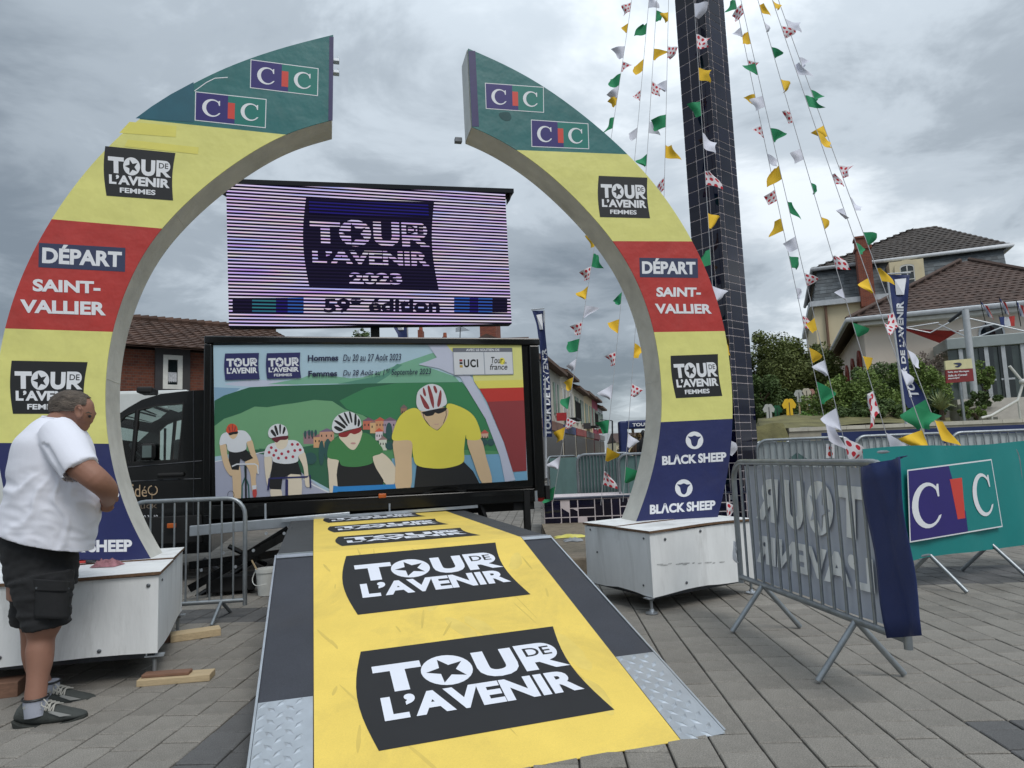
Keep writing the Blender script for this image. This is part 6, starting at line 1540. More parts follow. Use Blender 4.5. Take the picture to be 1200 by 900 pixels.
# ------------------------------------------------------------------ feather flags
def feather(Y, rows_, pole, label, text_rows, seed, name='feather_flag'):
    pole_b, pole_t = AT(*pole[0], Y), AT(*pole[1], Y); r = root(name, pole_b, label, 'flag', 'navy feather flags')
    MB().tube([pole_b, pole_t], [.022, .016], 8).build('pole', m_gutter, r, smooth=True)
    a = AT(rows_[0][1] - 1, rows_[0][0] - 1, Y); b = AT(rows_[0][2] + 1, rows_[0][0] - 2.5, Y); MB().tube([a, b], .012, 6).build('top_arm', m_gutter, r)
    yy = [q[0] for q in rows_]
    def edge(v):
        y = yy[0] + (yy[-1] - yy[0]) * v
        for (ya, la, ra), (yb_, lb_, rb_) in zip(rows_, rows_[1:]):
            if ya <= y <= yb_: t = (y - ya) / (yb_ - ya); return y, la + (lb_ - la) * t, ra + (rb_ - ra) * t
        return rows_[-1]
    def S_(u, v, off=0.):
        y, l, r_ = edge(v); return AT(l + (r_ - l) * u, y, Y + .10 * sin(u * 2.6 + v * 9) * u + off)
    n, m = 6, 30; mb = MB(); mb.add([S_(i / n, j / m) for j in range(m + 1) for i in range(n + 1)], [(j * (n + 1) + i, j * (n + 1) + i + 1, (j + 1) * (n + 1) + i + 1, (j + 1) * (n + 1) + i) for j in range(m) for i in range(n)])
    mb.build('cloth', m_flap, r, smooth=True, angle=180)
    tb_ = MB()
    v0, v1 = .035, .15
    for uq in ([(.28, v0), (.85, v0 - .01), (.75, v1), (.30, v1)],): tb_.face([S_(u, v, -.012) for u, v in uq])
    for s_, (u0, u1, va, vb) in text_rows:
        vs_, fs_ = text_mesh(s_, .04)
        tb_.add([S_(u0 + (u1 - u0) * y, vb - (vb - va) * x, -.012) for x, y in vs_], fs_)
    tb_.build('flag_lettering', m_white, r, recalc=False)
feather(11, [(322, 1041, 1066), (345, 1044, 1064.5), (370, 1047.5, 1062.5), (400, 1051, 1062), (420, 1053, 1064), (440, 1056, 1066), (452, 1057.5, 1076), (462, 1059, 1083), (471, 1060, 1088), (478, 1064, 1086)], ((1062, 497), (1039.5, 322)), 'navy feather flag with white lettering on a pole before the shrubs at right', [("TOUR DE L\u2019AVENIR", (.25, .75, .20, .92))], 1)
feather(12, [(364, 623.5, 636.8), (380, 628.8, 638), (400, 631.5, 640), (420, 634, 642), (435, 634.5, 643.5), (450, 634.5, 645), (480, 635, 646.2), (512, 637, 647)], ((640, 560), (637.5, 364)), 'navy feather flag seen past the rear corner of the truck', [("TOUR DE L\u2019AVENIR", (.22, .92, .30, .99))], 2)
feather(13, [(372, 455, 476), (380, 459, 476), (392, 466, 477), (420, 470, 480), (470, 474, 484)], ((482, 540), (477, 372)), 'navy feather flag peeping out between the LED screen and the truck', [("TOUR DE L\u2019AVENIR", (.2, .8, .3, .95))], 3)

# ------------------------------------------------------------------ left brick house, white van, far roofs
BH = AT(141, 405, 13); bw = V(sin(radians(52)), cos(radians(52)), 0); bn_ = V(bw.y, -bw.x, 0)
bh_ = root('brick_house', V(BH.x, BH.y, 0), 'brown brick house with a tiled roof and a lace-curtained window behind the truck cab', 'house')
hp2 = lambda x, y, off=0.: PL(x, y, BH - bn_ * off, bn_)
mb = MB(); o_ = V(BH.x, BH.y, 0) - bw * 1.0; mb.box(o_, bw * 7.2, -bn_ * 6, ZU * (BH.z - .05)); mb.build('wall', m_brick, bh_)
E0 = V(o_.x, o_.y, BH.z - .02) + bn_ * .35 - bw * .3; E1 = E0 + bw * 10.1; rgz = hp2(150, 374, 2.7).z; T0 = E0 - bn_ * 3.05 + ZU * (rgz - BH.z + .02); sN = next(s_ for s_ in [k * .05 for k in range(60, 400)] if to_px(T0 + bw * s_)[0] > 322); T1 = T0 + bw * sN; E1 = E0 + bw * sN
rb = MB(); tiled(rb, E0, E1, T0, T1, .24, .22, .05, True, 21); rb.build('roof_tiles', mat('red_brown_roof_tile', (80, 60, 50), .9, var=.2, scale=3, isl=.3), bh_, kind='stuff', recalc=False)
mb = MB(); mb.add([E0 - ZU * .03, E1 - ZU * .03, T1 - ZU * .03, T0 - ZU * .03, E1 - bn_ * 6.1 - ZU * .03, E0 - bn_ * 6.1 - ZU * .03], [(0, 1, 2, 3), (3, 2, 4, 5)]); mb.build('roof_deck', MATS['red_brown_roof_tile'], bh_, recalc=False)
mb = MB(); n_ = 30
for k in range(n_): mb.tube([T0.lerp(T1, k / n_) + ZU * .03, T0.lerp(T1, (k + .96) / n_) + ZU * .045], [.085, .10], 8)
mb.build('ridge_tiles', MATS['red_brown_roof_tile'], bh_, kind='stuff')
a, b = hp2(190, 456), hp2(213, 456); t_ = hp2(190, 416); ww_ = (b - a).dot(bw); hw = t_.z - a.z
mb = MB(); holed(mb, [[a - bw * .14 - ZU * .1, a + bw * (ww_ + .14) - ZU * .1, a + bw * (ww_ + .14) + ZU * (hw + .16), a - bw * .14 + ZU * (hw + .16)], [a, a + bw * ww_, a + bw * ww_ + ZU * hw, a + ZU * hw]], bn_ * .06); mb.build('window_surround', mat('dark_painted_wood', (52, 50, 52), .7), bh_, recalc=False)
mb = MB(); mb.box(a + bn_ * .004, bw * ww_, bn_ * .01, ZU * hw); wn = mb.build('window', m_glass, bh_)
mb = MB(); f4 = lambda g, o2: [a + bw * g + ZU * g + bn_ * o2, a + bw * (ww_ - g) + ZU * g + bn_ * o2, a + bw * (ww_ - g) + ZU * (hw - g) + bn_ * o2, a + bw * g + ZU * (hw - g) + bn_ * o2]
holed(mb, [f4(.0, .016), f4(.09, .016)], bn_ * .04); mb.build('frame', m_frame, wn, recalc=False)
mb = MB(); n_ = 14; vs = []
for i in range(n_ + 1):
    u = .1 + (ww_ - .2) * i / n_; vs += [a + bw * u + ZU * (hw * .50) + bn_ * (.018 + .004 * sin(i * 1.9)), a + bw * u + ZU * (.12 + .05 * abs(sin(i * 1.1))) + bn_ * (.018 + .004 * sin(i * 1.9))]
mb.add(vs, [(2 * i, 2 * i + 2, 2 * i + 3, 2 * i + 1) for i in range(n_)]); mb.build('lace_curtain', mat('lace', (190, 192, 196), .9, var=.25, scale=40), wn)
# white van parked behind the truck
van = root('white_van', V(*AT(60, 560, 11)), 'white van parked behind the black cab, only its roof and flank showing', 'van')
vd = V(cos(.15), sin(.15), 0); vn_ = V(sin(.15), -cos(.15), 0); vo = AT(228, 560, 10.6); vo = V(vo.x, vo.y, 0)
def vp(a, z, o=0.): return vo - vd * a + ZU * z + vn_ * o
prof = [(0, .35), (0, 2.30), (.15, 2.42), (3.1, 2.42), (3.5, 2.36), (4.3, 1.5), (5.0, 1.25), (5.15, .9), (5.15, .35)]
m_van = mat('white_van_paint', (204, 208, 206), .3, var=.04, coat=.3)
MB().extrude([vp(a, z) for a, z in prof], -vn_ * 1.9).build('body', m_van, van, bevel=.05)
MB().extrude([vp(a, z, .006) for a, z in ((3.0, 1.35), (3.0, 2.1), (3.45, 2.15), (4.1, 1.52), (4.15, 1.35))], -vn_ * .01).build('side_window', m_glass, van, bevel=.002)
MB().extrude([vp(a, z, .006) for a, z in ((1.4, 1.4), (1.4, 2.1), (2.7, 2.1), (2.7, 1.4))], -vn_ * .01).build('side_window', m_glass, van, bevel=.002)
for a in (.9, 4.2):
    c = vp(a, .34, .04); t_ = MB().lathe(c, [(.2, .0), (.32, .0), (.34, -.03), (.34, -.18), (.2, -.2)], 24, axis=vn_).build('wheel', m_rubber, van, smooth=True); MB().lathe(c + vn_ * .005, [(.03, .0), (.2, -.01)], 16, axis=vn_).build('rim', m_alu, t_)
# roofs beyond the truck
def farhouse(px0, px1, yr, Y, label, wallm, roofm, rise=1.6, dep=8, chim=(), nm='far_house'):
    a, b = AT(px0, yr, Y), AT(px1, yr, Y); r = root(nm, V(a.x, a.y, 0), label, 'house', 'houses beyond the square'); z = a.z
    MB().box(V(a.x, a.y - dep / 2, 0), V(b.x - a.x, 0, 0), V(0, dep, 0), ZU * (z - rise)).build('wall', wallm, r)
    mb = MB(); y0, y1 = a.y - dep / 2 - .3, a.y + dep / 2 + .3; mb.add([V(a.x, y0, z - rise - .1), V(b.x, y0, z - rise - .1), V(b.x, a.y, z), V(a.x, a.y, z), V(b.x, y1, z - rise - .1), V(a.x, y1, z - rise - .1)], [(0, 1, 2, 3), (3, 2, 4, 5), (0, 3, 5), (1, 4, 2)]); mb.build('roof', roofm, r)
    for cx, cw, cy in chim:
        p0, p1 = AT(cx, cy, Y), AT(cx + cw, cy, Y); mb = MB(); mb.box(V(p0.x, Y - .4, z - 1), V(p1.x - p0.x, 0, 0), V(0, .8, 0), ZU * (p0.z - z + 1)); ch = mb.build('chimney', m_chim, r)
        mb = MB(); mb.lathe(V((p0.x + p1.x) / 2, Y, p0.z), [(.12, 0), (.10, .3)], 8); mb.build('chimney_pot', mat('terracotta', (150, 84, 62), .8), ch)
    return r
fh = farhouse(330, 620, 406, 40, 'low house hidden behind the truck with a chimney and aerial showing over it', m_cream, m_rooft, chim=((490.5, 5.5, 388), (519, 5, 396)))
mb = MB(); a = AT(539, 399, 40); t_ = AT(539.5, 384, 40); mb.tube([a, t_], .03, 5)
for k in range(5): c = a.lerp(t_, .72 + .07 * k); mb.tube([c - V(.28, 0, .02), c + V(.55 - .1 * k, 0, .05)], .018, 4)
mb.build('aerial', m_dsteel, fh)
tree(427, 393, 30, (.5, .5, .35), 700, .06, lf2, 'treetop peeping over the truck beside the screen mast', seed=33)

# ------------------------------------------------------------------ street of terraced houses
s0 = G(640, 540, 0) ; sA = V(AT(632, 500, 30).x, 30, 0); sB = V(AT(707, 500, 66).x, 66, 0); sd_ = (sB - sA).normalized(); sn = V(sd_.y, -sd_.x, 0)
tot = (sB - sA).length; EV = 5.6
cuts = [0, .20, .36, .53, .70, .85, 1.0]
cols_ = [(196, 192, 182), (206, 198, 180), (214, 208, 190), (206, 186, 150), (150, 62, 82), (206, 210, 214)]
labs = ['white terraced house nearest in the street, with closed green shutters', 'grey-white terraced house, second along the street, with an iron balcony', 'pale cream terraced house in the middle of the row', 'tan terraced house before the magenta one', 'magenta-fronted terraced house near the end of the row', 'pale blue-white terraced house at the far end of the row']
m_shut = mat('grey_green_shutter', (120, 142, 128), .7); m_shop = mat('dark_shopfront', (52, 48, 48), .4, var=.2); m_sash = mat('dark_sash_glass', (54, 58, 64), .1, var=.3)
shopc = [(120, 84, 70), (46, 58, 104), (150, 60, 54), (96, 92, 88), (110, 56, 60), (130, 130, 128)]
for k in range(6):
    a0_, a1_ = cuts[k] * tot, cuts[k + 1] * tot - .02; L_ = a1_ - a0_; ev = EV + (.0, .25, -.1, .1, .2, -.2)[k]; o_ = sA + sd_ * a0_
    r = root('terraced_house', o_, labs[k], 'house', 'terraced houses in the street'); wm_ = mat('house_wall_%s' % 'abcdef'[k], cols_[k], .9, var=.08, scale=.7, dirt=.15)
    MB().box(o_, sd_ * L_, -sn * 4.6, ZU * ev).build('wall', wm_, r)
    mb = MB(); E0 = o_ + sn * .45 + ZU * (ev - .12); mb.add([E0, E0 + sd_ * L_, E0 + sd_ * L_ - sn * 2.7 + ZU * 1.2, E0 - sn * 2.7 + ZU * 1.2, E0 + sd_ * L_ - sn * 5.4, E0 - sn * 5.4], [(0, 1, 2, 3), (3, 2, 4, 5), (0, 3, 5), (1, 4, 2)]); mb.v = [v + ZU * .1 for v in mb.v]; mb.build('roof', m_rooft, r)
    mb = MB(); mb.box(E0 - ZU * .02, sd_ * L_, -sn * .42, ZU * .16); mb.build('eaves_board', mat('brown_eaves', (92, 70, 56), .8), r)
    if k in (0, 2, 4):
        c = o_ + sd_ * (L_ * .35) - sn * 2.4 + ZU * (ev + .6); MB().box(c, sd_ * 1.1, -sn * .8, ZU * 1.9).build('chimney', m_chim, r)
    nw = max(2, int(L_ / 2.6))
    for i in range(nw):
        c = o_ + sd_ * (L_ * (i + .5) / nw)
        for zf, hh2 in ((3.3, 1.6),):
            mb = MB(); mb.box(c - sd_ * .45 + ZU * zf + sn * .004, sd_ * .9, sn * .03, ZU * hh2); wv_ = mb.build('window', m_sash, r)
            mb = MB(); mb.box(c - sd_ * .03 + ZU * zf + sn * .036, sd_ * .06, sn * .03, ZU * hh2); mb.box(c - sd_ * .52 + ZU * (zf - .1) + sn * .006, sd_ * 1.04, sn * .10, ZU * .08); mb.build('frame', m_frame, wv_)
            for s_ in (-1, 1): mb = MB(); mb.box(c + sd_ * (s_ * .72 - .22) + ZU * zf + sn * .004, sd_ * .44, sn * .05, ZU * hh2); mb.build('shutter', m_shut if k != 1 else m_frame, r)
    mb = MB(); mb.box(o_ + sd_ * .3 + sn * .004 + ZU * .1, sd_ * (L_ - .6), sn * .04, ZU * 2.2); mb.build('shopfront', m_shop, r)
    mb = MB(); mb.box(o_ + sd_ * .2 + sn * .006 + ZU * 2.4, sd_ * (L_ - .4), sn * .10, ZU * .45); mb.build('shop_fascia', mat('fascia_%s' % 'abcdef'[k], shopc[k], .6), r)
    if k in (1, 3):
        mb = MB(); mb.box(o_ + sd_ * 1.0 + sn * .01 + ZU * 3.15, sd_ * 2.6, sn * .7, ZU * .1)
        for i in range(12): mb.tube([o_ + sd_ * (1.0 + 2.6 * i / 11) + sn * .68 + ZU * 3.25, o_ + sd_ * (1.0 + 2.6 * i / 11) + sn * .68 + ZU * 4.15], .025, 4)
        mb.tube([o_ + sd_ * 1.0 + sn * .68 + ZU * 4.17, o_ + sd_ * 3.6 + sn * .68 + ZU * 4.17], .04, 4); mb.build('balcony', m_blackmat, r, kind='stuff')
    # hanging shop sign
    if k in (0, 2, 4): mb = MB(); mb.box(o_ + sd_ * (L_ * .6) + sn * .15 + ZU * 2.9, sd_ * .1, sn * .5, ZU * .4); mb.build('hanging_sign', mat('sign_%s' % 'abcdef'[k], ((176, 48, 52), (60, 60, 64), (150, 52, 60))[k // 2], .6), r)
# end of the street
farhouse(716, 800, 508, 90, 'low pale houses closing the far end of the street', m_cream, m_rooft, rise=1.2, nm='distant_house')
farhouse(808, 900, 512, 80, 'distant house right of the street, mostly behind the tower', m_pink, m_rooft, rise=1.2, nm='distant_house')
tree(742, 520, 60, (1.6, 1.2, 1.1), 1500, .15, lf4, 'rusty tree beside the crowd at the end of the street', seed=41, trunk=.15)
tree(872, 470, 40, (2.4, 2, 2.6), 5000, .12, lf2, 'dark tree behind the foot of the tower', seed=42, trunk=.15)
# finish arch far down the street
fa0, fa1 = AT(734, 498, 34), AT(806, 494, 34); fr_ = root('street_arch', V(fa0.x, 34, 0), 'small navy inflatable arch over the street far behind the right arch leg', 'arch')
MB().box(fa0 - ZU * .20, V(fa1.x - fa0.x, 0, 0), V(0, .6, 0), ZU * .42).build('beam', m_flap, fr_, bevel=.08)
for x in (fa0.x - .35, fa1.x - .05): MB().box(V(x, 34, 0), V(.40, 0, 0), V(0, .6, 0), ZU * (fa0.z + .2)).build('leg', m_flap if x > 3.9 else mat('teal_inflatable', (86, 134, 150), .7), fr_, bevel=.08)
p = Print(V(fa0.x, 33.99, 0), V(0, -1, 0), base=.02, step=.004); p.qtext("TOUR DE L\u2019AVENIR", ((741, 496), (800, 493), (800, 497), (741, 500)), m_white, off=.04); p.build('beam_lettering', fr_)
mb = MB(); a = AT(717, 530, 45); t_ = AT(717.5, 493, 45); mb.tube([V(a.x, a.y, 0), t_], .05, 6); mb.tube([t_, t_ + V(-.8, 0, .1)], .03, 5); tag(mb.build('street_lamp', m_dsteel), 'thin grey street lamp at the end of the street', 'lamp')

# ------------------------------------------------------------------ the man
m_skin = mat('sunburnt_skin', (144, 104, 86), .6, var=.10, scale=5, bump=.06, bscale=160); m_hair = mat('greying_brown_hair', (84, 75, 67), .8, var=.5, scale=55, bump=.6, bscale=130, stretch=(.35, 1, 1))
m_shirt = mat('white_cotton_shirt', (226, 228, 238), .9, var=.02, bump=.08, bscale=260); m_short = mat('black_cargo_cloth', (30, 31, 33), .9, var=.18, scale=7, bump=.12, bscale=200)
m_shoe = mat('black_trainer', (62, 66, 64), .8, var=.25, scale=14, bump=.25, bscale=140); m_sole = mat('worn_black_sole', (52, 55, 52), .85, var=.25, scale=16)
YM = 3.5; PXM = YM / 800
def mp(x, y, dy=0.): return AT(x, y, YM + dy)
def loft(mb, secs, n=18, cap=True):
    """secs: (centre, half-width vector, half-depth vector)"""
    i0 = len(mb.v)
    for c, a, b in secs:
        for j in range(n):
            t = 2 * pi * j / n; mb.v.append(c + a * cos(t) + b * sin(t))
    for i in range(len(secs) - 1):
        for j in range(n):
            p_ = i0 + i * n + j; q_ = i0 + i * n + (j + 1) % n; mb.f.append((p_, q_, q_ + n, p_ + n)); mb.m.append(0)
    if cap:
        mb.f.append(tuple(i0 + j for j in reversed(range(n)))); mb.m.append(0); mb.f.append(tuple(i0 + (len(secs) - 1) * n + j for j in range(n))); mb.m.append(0)
def pairs(L, n=4):
    """(left px, right px, half depth m, depth offset) -> smooth sections"""
    k = catmull([(a[0], a[1], 0) for a, b, d, o in L], n); k2 = catmull([(b[0], b[1], 0) for a, b, d, o in L], n); k3 = catmull([(d, o, 0) for a, b, d, o in L], n); out = []
    for p_, q_, r_ in zip(k, k2, k3):
        l, rr_ = mp(p_.x, p_.y, r_.y), mp(q_.x, q_.y, r_.y); out.append(((l + rr_) / 2, (rr_ - l) / 2, V(0, r_.x, 0)))
    return out
def limb(mb, L, n=4, seg=14):
    """(px,py,half width px, half depth m, depth offset)"""
    c = catmull([mp(a[0], a[1], a[4]) for a in L], n); w_ = catmull([(a[2], a[3], 0) for a in L], n); secs = []
    for i in range(len(c)):
        t = (c[min(i + 1, len(c) - 1)] - c[max(i - 1, 0)]).normalized(); D_ = V(0, 1, 0); s_ = t.cross(D_)
        s_ = s_.normalized() if s_.length > .2 else V(1, 0, 0); D2 = s_.cross(t).normalized(); secs.append((c[i], s_ * w_[i].x * PXM, D2 * w_[i].y))
    loft(mb, secs, seg)
def ellip(mb, x, y, dy, rx, ry, rz, rot=0., n=16):
    """rx,rz px radii in the picture, ry depth m; rot tilts it in the picture"""
    c = mp(x, y, dy); i0 = len(mb.v); m = n // 2
    for i in range(m + 1):
        ph = pi * i / m
        for j in range(n):
            t = 2 * pi * j / n; X, Y_, Z = rx * PXM * sin(ph) * cos(t), ry * sin(ph) * sin(t), rz * PXM * cos(ph)
            mb.v.append(c + V(X * cos(rot) + Z * sin(rot), Y_, -X * sin(rot) + Z * cos(rot)))
    for i in range(m):
        for j in range(n): a = i0 + i * n + j; b = i0 + i * n + (j + 1) % n; mb.f.append((a, b, b + n, a + n)); mb.m.append(0)
def remesh(mb, name, m, parent, vox, smooth=6, disp=None, keep=None, label=None, factor=.5):
    o = mb.build(name, m, parent); org = WO[o.name] if o.parent else V(0, 0, 0)
    r = o.modifiers.new('r', 'REMESH'); r.mode = 'VOXEL'; r.voxel_size = vox; r.use_smooth_shade = True
    s_ = o.modifiers.new('s', 'SMOOTH'); s_.iterations = smooth; s_.factor = factor
    bpy.context.view_layer.update(); dg = bpy.context.evaluated_depsgraph_get(); me = bpy.data.meshes.new_from_object(o.evaluated_get(dg)); o.modifiers.clear()
    if disp:
        nrm = [v.normal.copy() for v in me.vertices]
        for v, n_ in zip(me.vertices, nrm): v.co = v.co + n_ * disp(v.co + org, n_)
    if keep:
        bm = bmesh.new(); bm.from_mesh(me); dl_ = [f for f in bm.faces if not keep(f.calc_center_median() + org)]; bmesh.ops.delete(bm, geom=dl_, context='FACES'); bm.to_mesh(me); bm.free()
    o.data = me; me.name = name
    if not me.materials: me.materials.append(m)
    me.polygons.foreach_set('use_smooth', [True] * len(me.polygons)); return o
man = root('person', V(mp(45, 845, -.1).x, 3.45, 0), 'man in white T-shirt and black cargo shorts, head bowed over his hands', 'person')
b = MB()
# trunk (under the shirt) and pelvis
loft(b, pairs([((14, 700), (76, 700), .13, .05), ((14, 650), (82, 650), .14, .03), ((20, 600), (96, 608), .15, .02), ((20, 550), (104, 550), .16, .01), ((26, 524), (98, 524), .15, .01), ((40, 508), (88, 508), .12, .01), ((54, 498), (84, 500), .085, .01)]))
# neck, head
limb(b, [(64, 506, 17, .075, .0), (70, 495, 15, .066, .0), (78, 487, 14.5, .062, .01), (84, 480, 14, .06, .02)])
ellip(b, 85, 477.5, .02, 24.5, .077, 18.5, .12); ellip(b, 97, 484, .025, 12.5, .064, 15.5, -.12); ellip(b, 95, 496, .03, 8.5, .05, 9, .2); ellip(b, 98.5, 501.5, .035, 4.2, .026, 4.4)
ellip(b, 105.5, 492, .035, 3.6, .015, 4.6, -.4); ellip(b, 104.5, 495.2, .035, 3.0, .018, 2.2, 0); ellip(b, 102, 499.6, .035, 2.2, .024, 1.6, 0)      # nose, lips
ellip(b, 106.5, 484.5, .035, 3.4, .05, 2.2, -.3)                                                            # brow
# ear: rim and lobe
ec = mp(93.5, 482.5, -.050)
ring_ = [ec + V(PXM * (4.6 * sin(t) + 1.0), -.012 - .006 * cos(t), PXM * 7.2 * cos(t)) for t in [2 * pi * i / 16 for i in range(16)]]
b.tube(ring_, .0065, 6, closed=True); ellip(b, 92.8, 488, -.052, 3.2, .010, 3.6, .2); ellip(b, 93.5, 482.5, -.045, 3.6, .012, 6.0, 0)
# near arm
limb(b, [(74, 514, 19, .075, -.10), (86, 532, 17, .070, -.172), (95, 546, 15.5, .066, -.195), (102, 553, 13.8, .058, -.198), (113, 562, 13.0, .056, -.19), (123, 571, 11.8, .052, -.13), (127, 578, 10.2, .046, -.06), (127, 584, 8.4, .036, .01), (125.5, 588, 7.2, .028, .06)], 4)
# far arm
limb(b, [(80, 514, 16, .07, .13), (94, 540, 14, .06, .20), (106, 564, 12.5, .055, .22), (113, 575, 10.5, .045, .20), (118, 580, 8, .035, .15), (121, 584, 6.5, .026, .11)], 4)
# hands: palms and curled fingers round a small tool
def hand(cx, cy, dy, dirx, near=True):
    s = 1 if near else -1
    ellip(b, cx, cy, dy, 7.4, .020, 8.6, .5 * dirx)
    for k, (ox, oy, ln) in enumerate(((-5.0, 3.4, 7.2), (-2.2, 5.4, 8.0), (1.0, 6.4, 7.6), (4.2, 6.2, 6.2))):
        x0, y0 = cx + ox, cy + oy
        pts = [mp(x0, y0, dy + .006 * s), mp(x0 - 2.2 * dirx, y0 + ln * .55, dy + .014 * s), mp(x0 - 5.4 * dirx, y0 + ln * .62, dy + .032 * s), mp(x0 - 6.6 * dirx, y0 + ln * .20, dy + .040 * s)]
        b.tube(catmull(pts, 3), [.0105 - .0004 * i for i in range(10)], 8)
    pts = [mp(cx - 5.5 * dirx, cy - 3.4, dy), mp(cx - 9.4 * dirx, cy - .6, dy + .012 * s), mp(cx - 10.2 * dirx, cy + 3.6, dy + .024 * s)]
    b.tube(catmull(pts, 3), [.0125, .012, .0118, .0115, .011, .0105, .010], 8)
hand(128, 587.5, .055, 1, True); hand(123.5, 585.5, .125, 1, False)
b.tube(catmull([mp(129, 580, .02), mp(134, 580.5, .01), mp(137.5, 584, .02), mp(136.5, 588, .035)], 3), [.0105, .010, .0098, .0095, .0092, .009, .0086, .0082, .0078, .007], 8)
# legs
limb(b, [(50, 690, 26, .11, -.05), (51, 720, 21, .09, -.06), (50, 735, 18.3, .080, -.06), (48.5, 748, 13.4, .062, -.06), (47, 762, 13.6, .064, -.07), (46.5, 776, 12.6, .060, -.08), (44, 795, 10.4, .049, -.10), (42, 812, 10.6, .046, -.115), (41.5, 822, 10.4, .048, -.12), (41, 836, 10, .045, -.12)], 5, 18)
limb(b, [(44, 690, 24, .10, .13), (40, 718, 18, .085, .15), (41, 735, 14.5, .072, .16), (40, 752, 12.6, .064, .17), (41, 768, 12.6, .064, .18), (44, 786, 10.5, .053, .19), (50, 801, 9.2, .045, .20), (56, 812, 9, .044, .20)], 5, 16)
body = remesh(b, 'body', m_skin, man, .0062, 5, factor=.45)
# eyes, brow, mouth line (far from the lens but there)
mb = MB(); c = mp(105.0, 487.8, .004); mb.lathe(c, [(.002, 0), (.0075, .003), (.002, .006)], 10, axis=V(.8, -.6, -.2)); mb.build('eye', m_black, man)
mb = MB(); c = mp(103.8, 487.5, .075); mb.lathe(c, [(.002, 0), (.0075, .003), (.002, .006)], 10, axis=V(.8, .6, -.2)); mb.build('eye', m_black, man)
mb = MB(); mb.tube([mp(100.5, 484.2, -.028), mp(103.5, 483.2, -.014), mp(107.2, 484.5, .004)], [.002, .004, .002], 6); mb.build('eyebrow', m_hair, man)
# hair: cap following the skull
b = MB(); ellip(b, 84, 476.5, .02, 26.0, .084, 19.6, .12, 40); ellip(b, 76, 481, .015, 17, .074, 12.5, .4, 24)
hl = lambda p_: to_px(p_)
def keep_h(p_):
    x, y = to_px(p_)
    if x > 101.5: return y < 466 + (x - 101.5) * .1 and x < 107
    if x > 96: return y < 474
    if x > 90: return y < 475 if p_.y < 3.52 else y < 482
    return y < 482.5 + (x - 62) * .03 - (x - 60) * .05
remesh(b, 'hair', m_hair, man, .006, 3, disp=lambda p_, n_: .0035 * mnoise.noise(p_ * 55) + .002 * mnoise.noise(p_ * 140), keep=keep_h)
# T-shirt
b = MB()
tor = [((0, 617), (103, 648), .19, .02), ((5, 606), (107, 630), .195, .02), ((11, 592), (111, 606), .20, .02), ((15, 576), (113, 583), .20, .02), ((17.5, 554), (111, 558), .192, .01), ((20, 534), (106, 533), .185, .0), ((26, 517), (101, 516), .178, .0), ((36, 504), (96, 505), .15, .0), ((45, 495), (90, 497), .115, .0), ((54, 489), (81, 492), .078, .0)]
loft(b, pairs(tor, 4), 36)
limb(b, [(66, 507, 21, .09, -.09), (76, 520, 22.5, .094, -.135), (85, 536, 21.5, .088, -.18), (92, 547, 20.6, .084, -.20), (94.8, 551, 20.4, .082, -.205)], 5, 20)
limb(b, [(72, 508, 19, .085, .09), (84, 522, 19, .088, .15), (93, 540, 18, .08, .20), (97, 550, 18, .08, .21)], 5, 20)
def wrinkle(p_, n_):
    x, y = to_px(p_); d = 0.
    # drape folds radiating from the armpit and sagging across the back and belly
    ax_, ay_ = 62, 540; ang = atan2(y - ay_, ax_ - x); rr_ = sqrt((x - ax_) ** 2 + (y - ay_) ** 2)
    k = max(0, min(1, (y - 536) / 30)) * max(0, min(1, (rr_ - 10) / 25))
    f1 = sin(ang * 11 + mnoise.noise(V(x * .03, y * .03, 1)) * 4.5 + p_.y * 2) * .5 + .5
    d += .009 * k * (f1 ** 3) * (1 if x < 112 else .4)
    d += .005 * mnoise.noise(V(x * .02, y * .05, p_.y * 3)) + .004 * k * (.6 - abs(mnoise.noise(V(x * .035 + y * .03, y * .09 - x * .03, 4))) * 2.2)
    if y > 618: d += .006 * sin(x * .22 + 1) * (y - 618) / 30
    # crease between sleeve and back
    if 48 < x < 84 and 520 < y < 560: e_ = (x - (54 + (y - 523) * .55)); d -= .014 * math.exp(-(e_ / 3.2) ** 2) * (1 if p_.y < 3.5 else 0)
    return max(d, -.010)
shirt = remesh(b, 't_shirt', m_shirt, man, .0085, 4, disp=wrinkle)
# open hem and sleeve ends
bm = bmesh.new(); bm.from_mesh(shirt.data); org = WO[man.name]; e0_, e1_ = mp(-5, 617, .02), mp(104.5, 648, .02); hd = (e1_ - e0_).normalized(); hn = hd.cross(V(0, 1, 0)).normalized(); hn = hn if hn.z < 0 else -hn
sl_a, sl_b = mp(75, 557, -.2), mp(114, 544.5, -.2); sd2 = (sl_b - sl_a).normalized(); sn2 = sd2.cross(V(0, 1, 0)).normalized(); sn2 = sn2 if sn2.z < 0 else -sn2
dl_ = []
for f in bm.faces:
    c = f.calc_center_median() + org; nw_ = f.normal
    if (c - sl_a).dot(sn2) > -.012 and nw_.dot(sn2) > .6 and (c - (sl_a + sl_b) / 2).length < .135: dl_.append(f)
bmesh.ops.delete(bm, geom=dl_, context='FACES')
bmesh.ops.bisect_plane(bm, geom=bm.verts[:] + bm.edges[:] + bm.faces[:], plane_co=e0_ - hn * .010 - org, plane_no=hn, clear_outer=True); bm.to_mesh(shirt.data); bm.free()
th = shirt.modifiers.new('t', 'SOLIDIFY'); th.thickness = .003; th.offset = -1
